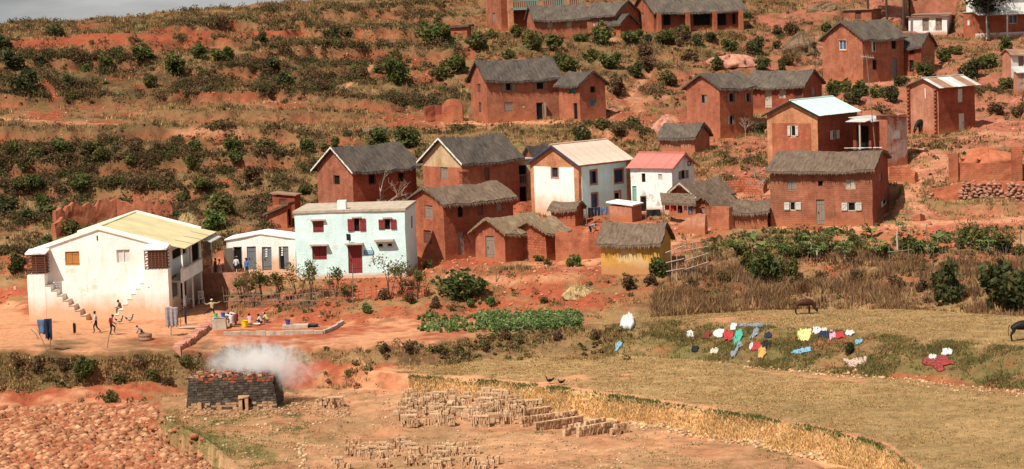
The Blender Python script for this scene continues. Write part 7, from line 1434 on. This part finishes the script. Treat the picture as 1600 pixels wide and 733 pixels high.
mb = MB(); mb.box(-1.3, -.4, -.02, 1.3, .4, .06, jit=.03); o = mb.build('flat_slab', 'concrete'); o.location = G(330, 513)+Vector((-1.2, 0, .1)); tag(o, 'flat stone slab bridging the ditch left of the wash trough', 'slab')
g = G(227, 531); lathe('barrel', 'squat rusty barrel lying low at the yard edge', g, [(0, .0), (.5, 0), (.54, .1), (.5, .24), (.54, .38), (.5, .5), (.46, .5), (.44, .2), (0, .2)], 'tin_rust', 'barrel', 16)
def chair(p, rz):
    o = empty('chair', p, rz); tag(o, 'white wooden chair beside the white house door', 'chair')
    m2 = MB(); m2.box(-.25, -.24, .44, .25, .24, .48); m2.build('seat', 'white_paint', o)
    for x in (-.22, .22):
        m2 = MB(); m2.box(x-.025, -.22, 0, x+.025, -.17, .44); m2.build('leg', 'white_paint', o); m2 = MB(); m2.box(x-.025, .19, 0, x+.025, .24, 1.05); m2.build('leg', 'white_paint', o)
    m2 = MB(); m2.box(-.2, .2, .95, .2, .23, 1.04); m2.box(-.2, .2, .6, .2, .23, .66)
    for x in (-.12, 0, .12): m2.box(x-.02, .205, .66, x+.02, .225, .95)
    m2.build('backrest', 'white_paint', o)
chair(G(315, 473), R(15))
g = G(292, 478); t = empty('table', g); tag(t, 'small dark table with white cloth by the house door', 'table'); m2 = MB(); m2.box(-.5, -.35, .72, .5, .35, .77); m2.build('top', 'wood', t)
for x in (-.42, .42):
    for y in (-.28, .28): m2 = MB(); m2.box(x-.03, y-.03, 0, x+.03, y+.03, .72); m2.build('leg', 'wood', t)
m2 = MB(); m2.box(-.62, -.4, .772, .5, .38, .79, jit=.02); m2.box(-.62, -.42, .5, .3, -.4, .79, jit=.03); o = m2.build('table_cloth', 'cloth_white'); o.location = g; tag(o, 'crumpled white cloth over the small dark table', 'cloth')
bucket('white pot on the cloth-covered table', g+Vector((-.1, 0, .8)), .8, 'plastic_white', 'pot'); lathe('cooking_pot', 'black cooking pot between the table and the chair', G(304, 480), [(0, .25), (.16, .28), (.2, .42), (.17, .55), (.19, .58), (.15, .56), (.1, .4)], 'black_metal', 'pot'); 
bucket('red bucket on the latrine terrace', terr(360, .9), 1.1, 'cloth_red')
# rag hanging on the fence, small boards
stick('mast', 'long leaning television mast with antenna in front of the porch', 1371, 262, 1354, 90, .05, 'stick', 'antenna')
g = G(1371, 262); q = at(1354, 90, g.y); mb = MB(); mb.tube([(-.6, 0, .15), (.7, 0, -.05)], .025, 5)
for i in range(6): x = -.5+i*.22; mb.tube([(x, -.35, .13-i*.03), (x, .35, .13-i*.03)], .014, 4); mb.tube([(x-.04, 0, .33-i*.02), (x+.04, 0, -.07-i*.02)], .014, 4)
o = mb.build('antenna', 'tin_grey'); o.location = q; tag(o, 'pale television antenna on the leaning mast', 'antenna')
for i, (x0, y0, x1, y1, lab) in enumerate([(1355,376,1349,331,'leaning dark garden post below the plank door of the broad red house'), (1303,360,1303,326,'thin upright pole in front of the broad red house'), (1256,366,1252,350,'short pole at the garden edge below the left open shutters'), (1206,385,1205,358,'dark post beside the banana plants'), (1448,372,1448,350,'garden post right of the tall papaya'), (1494,378,1494,350,'garden post left of the leafy tree by the path'), (1596,388,1594,350,'garden post at the right edge'), (1417,335,1417,319,'short pole by the curved wall stub'), (1545,405,1545,375,'pole in the right part of the garden'), (1390,412,1389,384,'pole carrying the horizontal garden rail'), (1420,412,1420,386,'second pole carrying the horizontal garden rail'), (515,462,515,428,'thin pole before the pale blue house'), (551,472,551,412,'forked pole in front of the maroon door'), (665,455,664,425,'thin pole right of the pale blue house'), (775,440,774,415,'thin pole right of the glossy round bush')]): stick('post', lab, x0, y0, x1, y1, .045, 'stick')
mb = MB(); a, b = at(1387, 394, G(1390, 412).y-.05), at(1426, 390, G(1420, 412).y-.05); mb.tube([Vector((0, 0, 0)), b-a], .04, 5); o = mb.build('rail', 'stick'); o.location = a; tag(o, 'horizontal pole rail in the garden', 'rail')
# ---- stick fences
def fence(label, pts, top, n, rails, mat='stick', jitx=2.5, cat='fence', rr=.03):
    W = [G(*q) for q in pts]; L_ = [0]
    for a, b in zip(W, W[1:]): L_.append(L_[-1]+(b-a).length)
    o0 = W[0].copy(); t = empty('stick_fence', o0); tag(t, label, cat)
    def along(s):
        for k in range(len(W)-1):
            if s <= L_[k+1]: return W[k].lerp(W[k+1], (s-L_[k])/(L_[k+1]-L_[k]))
        return W[-1]
    for i in range(n):
        p = along(L_[-1]*(i+random.uniform(-.3, .3)+.5)/n); h_ = top*random.uniform(.65, 1.25); m2 = MB(); d = Vector((random.uniform(-.15, .15), random.uniform(-.1, .1), h_)); m2.tube([p-o0-Vector((0, 0, .3)), p-o0+d*.5+Vector((random.uniform(-.04, .04), 0, 0)), p-o0+d], [rr, rr*.8, rr*.6], 5); m2.build('stick', mat, t)
    for z in rails:
        for k in range(len(W)-1): m2 = MB(); m2.tube([W[k]-o0+Vector((0, -.05, z)), W[k+1]-o0+Vector((0, -.05, z*random.uniform(.85, 1.2)))], rr*1.1, 5); m2.build('rail', mat, t)
fence('tangled stick fence between the yard path and the hedge below the latrines', [(350,482),(380,479),(420,480),(460,480),(500,482)], 1.5, 46, (.55, 1.05))
fence('sparse stick fence in front of the pale blue house', [(500,470),(560,468),(620,466),(665,462)], 1.3, 18, (.8,))
fence('open rail fence of bleached poles right of the ochre hut', [(1041,442),(1070,439),(1108,430)], 2.6, 6, (.9, 1.6, 2.4), 'twig', rr=.04)
fence('low grey rail below the banana plants left of the garden', [(1050,398),(1090,393),(1110,388)], .9, 6, (.7,), 'stick')
fence('straggling stick fence along the front of the garden', [(1120,412),(1200,408),(1300,406),(1400,404),(1500,404),(1600,408)], .9, 46, (), 'stick')
# white sheets drying on the thatch behind the broad red house
for i, (x0, x1, lab) in enumerate([(1305, 1326, 'left white sheet drying on the thatch ridge'), (1327, 1350, 'middle white sheet drying on the thatch ridge'), (1352, 1366, 'right white sheet drying on the thatch ridge')]):
    kk = HF.P+HF.dl*HF.uv('L', (x0+x1)/2, 240)[0]; mb = MB(); w = (x1-x0)*HF.P.y/FP; s_ = (HF.hp-HF.h)/(HF.wr/2); xr = HF.wr/2
    c = HF.uv('L', (x0+x1)/2, 245)[0]; n = 8
    for a_ in range(n):
        for b_ in range(4):
            q = []
            for da, db in ((0, 0), (1, 0), (1, 1), (0, 1)):
                u = c-w/2+w*(a_+da)/n; x = xr-.02-.62*(b_+db)/4; q.append(Vector((x, u, HF.hp-s_*(xr-x)+.42+.03*mnoise.noise(Vector((u*3, x*4, i)))-.12*((1-(b_+db)/4)**3))))
            mb.face(q[::-1])
    o = mb.build('sheet', 'cloth_cream' if i == 0 else 'cloth_white', merge=True, smooth=True); o.location = HF.P; o.rotation_euler.z = HF.th; tag(o, lab, 'sheet')
# ================================================================== BRICKYARD
MT['clay'] = M_simple('dried_clay_brick', (.52, .325, .19), .9, .3, 2.5, bump=.3); MT['clay2'] = M_simple('damp_clay_brick', (.43, .25, .14), .9, .3, 2.5, bump=.3); MT['clay3'] = M_simple('pale_clay_brick', (.58, .39, .24), .9, .25, 2.5)
def stack_mesh(L_, courses, seed, depth=.4):
    rs = random.Random(seed); mb = MB(); z = 0
    for c in range(courses):
        if c == courses-1 and rs.random() < .3:
            x = 0
            while x < L_-.05: l_ = rs.uniform(.24, .3); mb.box(x, -.02, z, min(L_, x+l_-.012), depth*.8, z+.1, rs.choice((0, 2, 2)), .01); x += l_
            z += .1
        else:
            x = rs.uniform(0, .06)
            while x < L_-.05:
                w = rs.uniform(.085, .11); dx = rs.uniform(-.02, .02)
                if rs.random() > (.03 if c < courses-1 else .3): mb.box(x+dx, rs.uniform(-.04, .04), z, x+dx+w, depth+rs.uniform(-.04, .04), z+.24, rs.choice((0, 0, 1, 2)), .012)
                x += rs.uniform(.108, .138)
            z += .24
    return mb.mesh('brick_stack', ['clay', 'clay2', 'clay3'])
SM = [stack_mesh(random.choice((.7, .9, 1.1)), c, 60+i) for i, c in enumerate((2, 3, 3, 4, 2, 3, 4, 3))]
BS = {}
def stack_at(px, py, me, rz, lab, grp): o = link('brick_stack', me, None, G(px, py)-Vector((0, 0, .05)), rz); BS.setdefault(lab, []).append((px, py, o)); return o
rs = random.Random(5)
for i in range(120):
    px = rs.uniform(620, 800); v = rs.random(); py = 622+v*46 if px < 740 else 628+v*36
    stack_at(px, py, rs.choice(SM), rs.choice((0, .06, -.08, 1.5, .1)), 'small stack of drying clay bricks in the dense cluster at the middle of the brickyard', 'dense cluster of brick stacks')
for i in range(46):
    px = rs.uniform(505, 765); py = 700+rs.random()*36+abs(px-640)*.03
    stack_at(px, py, rs.choice(SM[:3]+[SM[4]]), rs.uniform(-.3, .3), 'small stack of drying clay bricks at the bottom edge of the picture', 'brick stacks at the bottom edge')
for i in range(7): stack_at(rs.uniform(745, 772), rs.uniform(622, 634), SM[3], rs.uniform(-.2, .2), 'tall brick stack at the back of the cluster against the field bank', 'tall back brick stacks')
for i in range(6): stack_at(rs.uniform(492, 522), rs.uniform(630, 640), SM[i % 4], rs.uniform(-.5, .5), 'dark brick stack right of the smoking kiln', 'dark stacks right of the kiln')
for lb, L_ in BS.items():
    if 'small stack' not in lb: name_rows({lb: [(q[0], q[2]) for q in L_]}, 'brick stack'); continue
    L_.sort(key=lambda q: q[1]); nb = 4 if len(L_) > 60 else 2; nm_ = ['back', 'middle back', 'middle front', 'front'] if nb == 4 else ['rear', 'foremost']
    wh = 'rank of the brickyard cluster' if nb == 4 else 'rank along the bottom edge'
    for b_ in range(nb): name_rows({f'small brick stack in the {nm_[b_]} {wh}': [(q[0], q[2]) for q in L_[b_*len(L_)//nb:(b_+1)*len(L_)//nb]]}, 'brick stack')
RW = [((748,645),(808,638),'first'), ((790,640),(848,635),'second'), ((790,655),(862,645),'third'), ((815,668),(904,654),'fourth'), ((837,674),(912,660),'fifth'), ((882,682),(948,668),'sixth'), ((905,685),(970,672),'seventh'), ((956,680),(984,675),'last')]
for i, (p0, p1, wd_) in enumerate(RW):
    a, b = G(*p0), G(*p1); d = b-a; me = stack_mesh(d.length, 3, 90+i, .26); o = link('brick_row', me, None, a-Vector((0, 0, .05)), math.atan2(d.y, d.x)); o.rotation_euler.y = -math.atan2(d.z, math.hypot(d.x, d.y)); tag(o, f'{wd_} of the long rows of drying bricks counted from the cluster to the right', 'brick row', 'long brick rows')
# ---- kiln
kp = G(291, 640); kq = G(421, 645); kp.z = kq.z = min(kp.z, kq.z); kd = (kq-kp); kw = kd.length; kz = math.atan2(kd.y, kd.x)*0-.035
kl = empty('brick_kiln', kp, kz); tag(kl, 'smoking sooty brick kiln with battered sides at the edge of the brickyard', 'kiln')
KH, KD, bat = 2.15, 3.4, .2; mb = MB()
c0 = [Vector((.12, .12, -.5)), Vector((kw-.12, .12, -.5)), Vector((kw-.12, KD, -.5)), Vector((.12, KD, -.5))]; c1 = [Vector((bat*KH*.5+.12, bat*KH*.5+.12, KH-.05)), Vector((kw-bat*KH*.5-.12, bat*KH*.5+.12, KH-.05)), Vector((kw-bat*KH*.5-.12, KD-.4, KH-.05)), Vector((bat*KH*.5+.12, KD-.4, KH-.05))]
mb.face(c1)
for i in range(4): k = (i+1) % 4; mb.face([c0[i], c0[k], c1[k], c1[i]])
mb.build('core', 'soot_brick', kl)
MT['soot1'] = M_simple('sooty_brick', (.07, .054, .043), .95, .45, 3, bump=.4); MT['soot2'] = M_simple('grey_ash_brick', (.115, .09, .07), .95, .4, 3, bump=.4); MT['burnt'] = M_simple('burnt_red_brick', (.30, .085, .045), .95, .35, 3)
mb = MB(); z = 0; ci = 0
while z < KH:
    off = bat*z*.5; low = z < .5; x = off+(ci % 2)*.12
    while x < kw-off-.1:
        l_ = random.uniform(.3, .4)
        if not (low and kw*.6 < x+.1 < kw*.66): mb.box(x, off-random.uniform(0, .05), z, min(x+l_-.015, kw-off), off+.2, z+.145, (random.choice((3, 3, 1, 0)) if low else (random.choice((2, 0, 1)) if z > KH-.3 else random.choice((0, 0, 1)))), .018)
        x += l_
    y = off+.2
    while y < KD-off*.5:
        l_ = random.uniform(.22, .3); mb.box(kw-off-.2, y, z, kw-off+random.uniform(0, .05), y+l_-.015, z+.145, random.choice((0, 0, 0, 1)), .01); mb.box(off-.02, y, z, off+.2, y+l_-.015, z+.145, random.choice((0, 1)), .01); y += l_
    z += .17; ci += 1
for i in range(240):
    x = random.uniform(bat*KH*.5, kw-bat*KH*.5); y = random.uniform(bat*KH*.5, KD-.4); zz = KH+.28*math.sin(math.pi*x/kw)+random.uniform(-.05, .1); mb.box(x-.13, y-.07, zz-.12, x+.13, y+.07, zz, random.choice((2, 2, 0, 3)), .03)
o = mb.build('brick_courses', ['soot1', 'soot2', 'burnt', 'clay2'], kl); o['kind'] = 'stuff'
mb = MB(); mb.box(kw*.59, -.35, -.3, kw*.605+.12, .1, .8, jit=.04); mb.box(kw*.66, -.35, -.3, kw*.66+.2, .1, .8, jit=.04); mb.box(kw*.58, -.38, .8, kw*.7, .05, .95, jit=.04); mb.box(kw*.62, .0, -.1, kw*.66, .02, .8, 1); mb.build('fire_mouth', ['clay2', 'dark'], kl)
mb = MB(); mb.box(kw*.14, -.4, -.3, kw*.14+.25, 0, .55, jit=.06); mb.build('fire_mouth', 'clay2', kl)
# ---- rubble, clods, stones
def lumps(name, label, cat, P, S, C, flat=.7):
    n = len(P); ico = np.array([(0, 0, 1), (.9, 0, .4), (.28, .85, .4), (-.73, .53, .4), (-.73, -.53, .4), (.28, -.85, .4), (.73, .53, -.4), (-.28, .85, -.4), (-.9, 0, -.4), (-.28, -.85, -.4), (.73, -.53, -.4), (0, 0, -1)]); fc = np.array([(0,1,2),(0,2,3),(0,3,4),(0,4,5),(0,5,1),(1,6,2),(2,7,3),(3,8,4),(4,9,5),(5,10,1),(6,7,2),(7,8,3),(8,9,4),(9,10,5),(10,6,1),(11,7,6),(11,8,7),(11,9,8),(11,10,9),(11,6,10)])
    V = ico[None]*(1+.35*(rng.rand(n, 12, 1)-.5)); ang = rng.rand(n)*6.28; ca, sa = np.cos(ang), np.sin(ang); x = V[..., 0]*(.7+.6*rng.rand(n))[:, None]; y = V[..., 1]; V = np.stack([x*ca[:, None]-y*sa[:, None], x*sa[:, None]+y*ca[:, None], V[..., 2]*flat], -1)*S[:, None, None]+P[:, None]
    F = (fc[None]+(np.arange(n)*12)[:, None, None]).reshape(-1, 3); o = link(name, np_mesh(name, V.reshape(-1, 3), F, 'ground', np.repeat(C, 12, 0))); tag(o, label, cat, kind='stuff'); return o
pyg = _colpy['all']
def scat(mask, n, s0, s1, cols, sink=.2):
    P, r_, c_ = sample(mask.astype(float), n); S = s0+(s1-s0)*rng.rand(n)**2.8; P[:, 2] += S*sink; C = np.array(cols)[rng.randint(0, len(cols), n)]*(.75+.5*rng.rand(n))[:, None]; return P, S, C
lumps('ploughed_clods', 'big dry clods of the ploughed plot at the lower left', 'clods', *scat((SG < .96) & (PXg < 235+(pyg-640)*1.0) & (PXg > -120) & (pyg > 632) & (pyg < 800), 9500, .05, .36, [(.36, .16, .082), (.41, .20, .105), (.29, .11, .058), (.46, .25, .135), (.33, .135, .07)], -.05))
lumps('brick_rubble', 'scattered broken brick and lumps over the brickyard floor', 'rubble', *scat((SG < 1.02) & (PXg > 300) & (PXg < 1100) & (pyg < 760) & (fbm(X/1.7, Y/1.7, 3) > .5), 2600, .03, .12, [(.42, .25, .14), (.46, .29, .17), (.36, .18, .1), (.5, .34, .22)]))
lumps('kiln_rubble', 'loose bricks at the foot of the kiln', 'rubble', *scat((pyg > 628) & (pyg < 652) & (PXg > 288) & (PXg < 545) & (SG < 1), 700, .06, .17, [(.36, .21, .12), (.42, .26, .15), (.3, .14, .08)]))
lumps('field_stones', 'pale stones in a line along the foot of the washing bank', 'stones', *scat((SG > 2.93) & (SG < 3.08) & (PXg > 1160), 520, .05, .2, [(.5, .31, .18), (.54, .35, .21), (.44, .22, .12)]))
lumps('ditch_stones', 'pale stones along the brickyard path and ditch edges', 'stones', *scat(((np.abs(pyg-(655+(PXg-260)*.10)) < 3) & (PXg > 255) & (PXg < 440)) | ((np.abs(pyg-(668+(PXg-1000)*.16)) < 5) & (PXg > 980) & (PXg < 1300)) | ((np.abs(PXg-470) < 7) & (pyg > 695)), 700, .05, .19, [(.5, .33, .19), (.54, .38, .23), (.44, .27, .15)]))
lumps('hillside_rubble', 'scattered red lumps on the bare village slopes', 'rubble', *scat((SG > 5) & (SG < 14) & (PXg > -60) & (PXg < 1660) & (Wt[..., 0]+Wt[..., 1] > .5), 5500, .04, .2, [(.42, .15, .08), (.5, .24, .16), (.36, .12, .06)]))
# stone terrace wall, stone by stone
SMESH = []; MT['stone_dull'] = M_simple('dull_reddish_stone', (.37, .19, .135), .95, .35, 2.5, bump=.5)
for i in range(6):
    mb = MB(); mb.ball((0, 0, 0), (.24, .18, .12), 7, 5, 0, .22); SMESH.append(mb.mesh('stone', 'stone_dull'))
sw = wall_run('stone_terrace_wall', 'dry stone retaining wall of pinkish boulders below the unfinished brick wall', [(1452,312),(1500,312),(1550,311),(1640,311)], [296,286,284,284], 'earth_red', .5, jag=.05)
for row in range(7):
    x = 1452+row*3
    while x < 1640:
        p = G(x, 312); hmax = solve_h(p, 286 if x > 1490 else 300-(x-1452)*.37); z = .08+row*.21
        if z < hmax: o = link('stone', random.choice(SMESH), sw, p+Vector((0, -.3+row*.03, z+random.uniform(-.06, .06)))-sw.location); s_ = random.uniform(.75, 1.25); o.scale = (s_, s_, s_); o.rotation_euler = (random.uniform(-.4, .4), random.uniform(-.4, .4), random.uniform(0, 6))
        x += random.uniform(6.5, 10)
# ---- smoke
kc = kl.matrix_world.translation if False else Vector(kp); ca, sa = math.cos(kz), math.sin(kz)
def kpt(x, y, z): return Vector((kp.x+x*ca-y*sa, kp.y+x*sa+y*ca, kp.z+z))
mb = MB(); mb.ball((0, 0, 0), (1, 1, 1), 24, 14); me = mb.mesh('smoke', [], smooth=True, merge=True); o = link('smoke', me, None, kpt(kw*.78, 2.0, KH+.55)); o.scale = (4.8, 2.2, 2.6); o.rotation_euler = (0, R(7), kz)
m = bpy.data.materials.new('white_smoke'); m.use_nodes = True; t = m.node_tree; t.nodes.clear(); mo = t.nodes.new('ShaderNodeOutputMaterial'); pv = t.nodes.new('ShaderNodeVolumePrincipled'); pv.inputs['Color'].default_value = (.985, .985, .985, 1); pv.inputs['Anisotropy'].default_value = .0
tcn = t.nodes.new('ShaderNodeTexCoord'); ln = t.nodes.new('ShaderNodeVectorMath'); ln.operation = 'LENGTH'; nz = t.nodes.new('ShaderNodeTexNoise'); nz.inputs['Scale'].default_value = 2.3; nz.inputs['Detail'].default_value = 7; nz.inputs['Roughness'].default_value = .66; nz.inputs['Distortion'].default_value = 1.6
mpn = t.nodes.new('ShaderNodeMapping'); mpn.inputs['Scale'].default_value = (1.5, 1, .75); mpn.inputs['Rotation'].default_value = (0, .7, 0); mpn.inputs['Location'].default_value = (.4, 0, .2); ma = t.nodes.new('ShaderNodeMath'); ma.operation = 'SUBTRACT'; mb_ = t.nodes.new('ShaderNodeMapRange'); mb_.inputs['From Min'].default_value = .1; mb_.inputs['From Max'].default_value = .5; mb_.inputs['To Max'].default_value = 1.5
ms = t.nodes.new('ShaderNodeMath'); ms.operation = 'MULTIPLY'; ms.inputs[1].default_value = .5; l = t.links.new
l(tcn.outputs['Object'], ln.inputs[0]); l(tcn.outputs['Object'], mpn.inputs[0]); l(mpn.outputs[0], nz.inputs[0]); l(ln.outputs['Value'], ms.inputs[0]); l(nz.outputs[0], ma.inputs[0]); l(ms.outputs[0], ma.inputs[1]); l(ma.outputs[0], mb_.inputs[0]); l(mb_.outputs[0], pv.inputs['Density']); l(pv.outputs[0], mo.inputs['Volume'])
me.materials.append(m); tag(o, 'white smoke drifting right from the top of the brick kiln', 'smoke', kind='stuff')
GROUND = finish_ground()
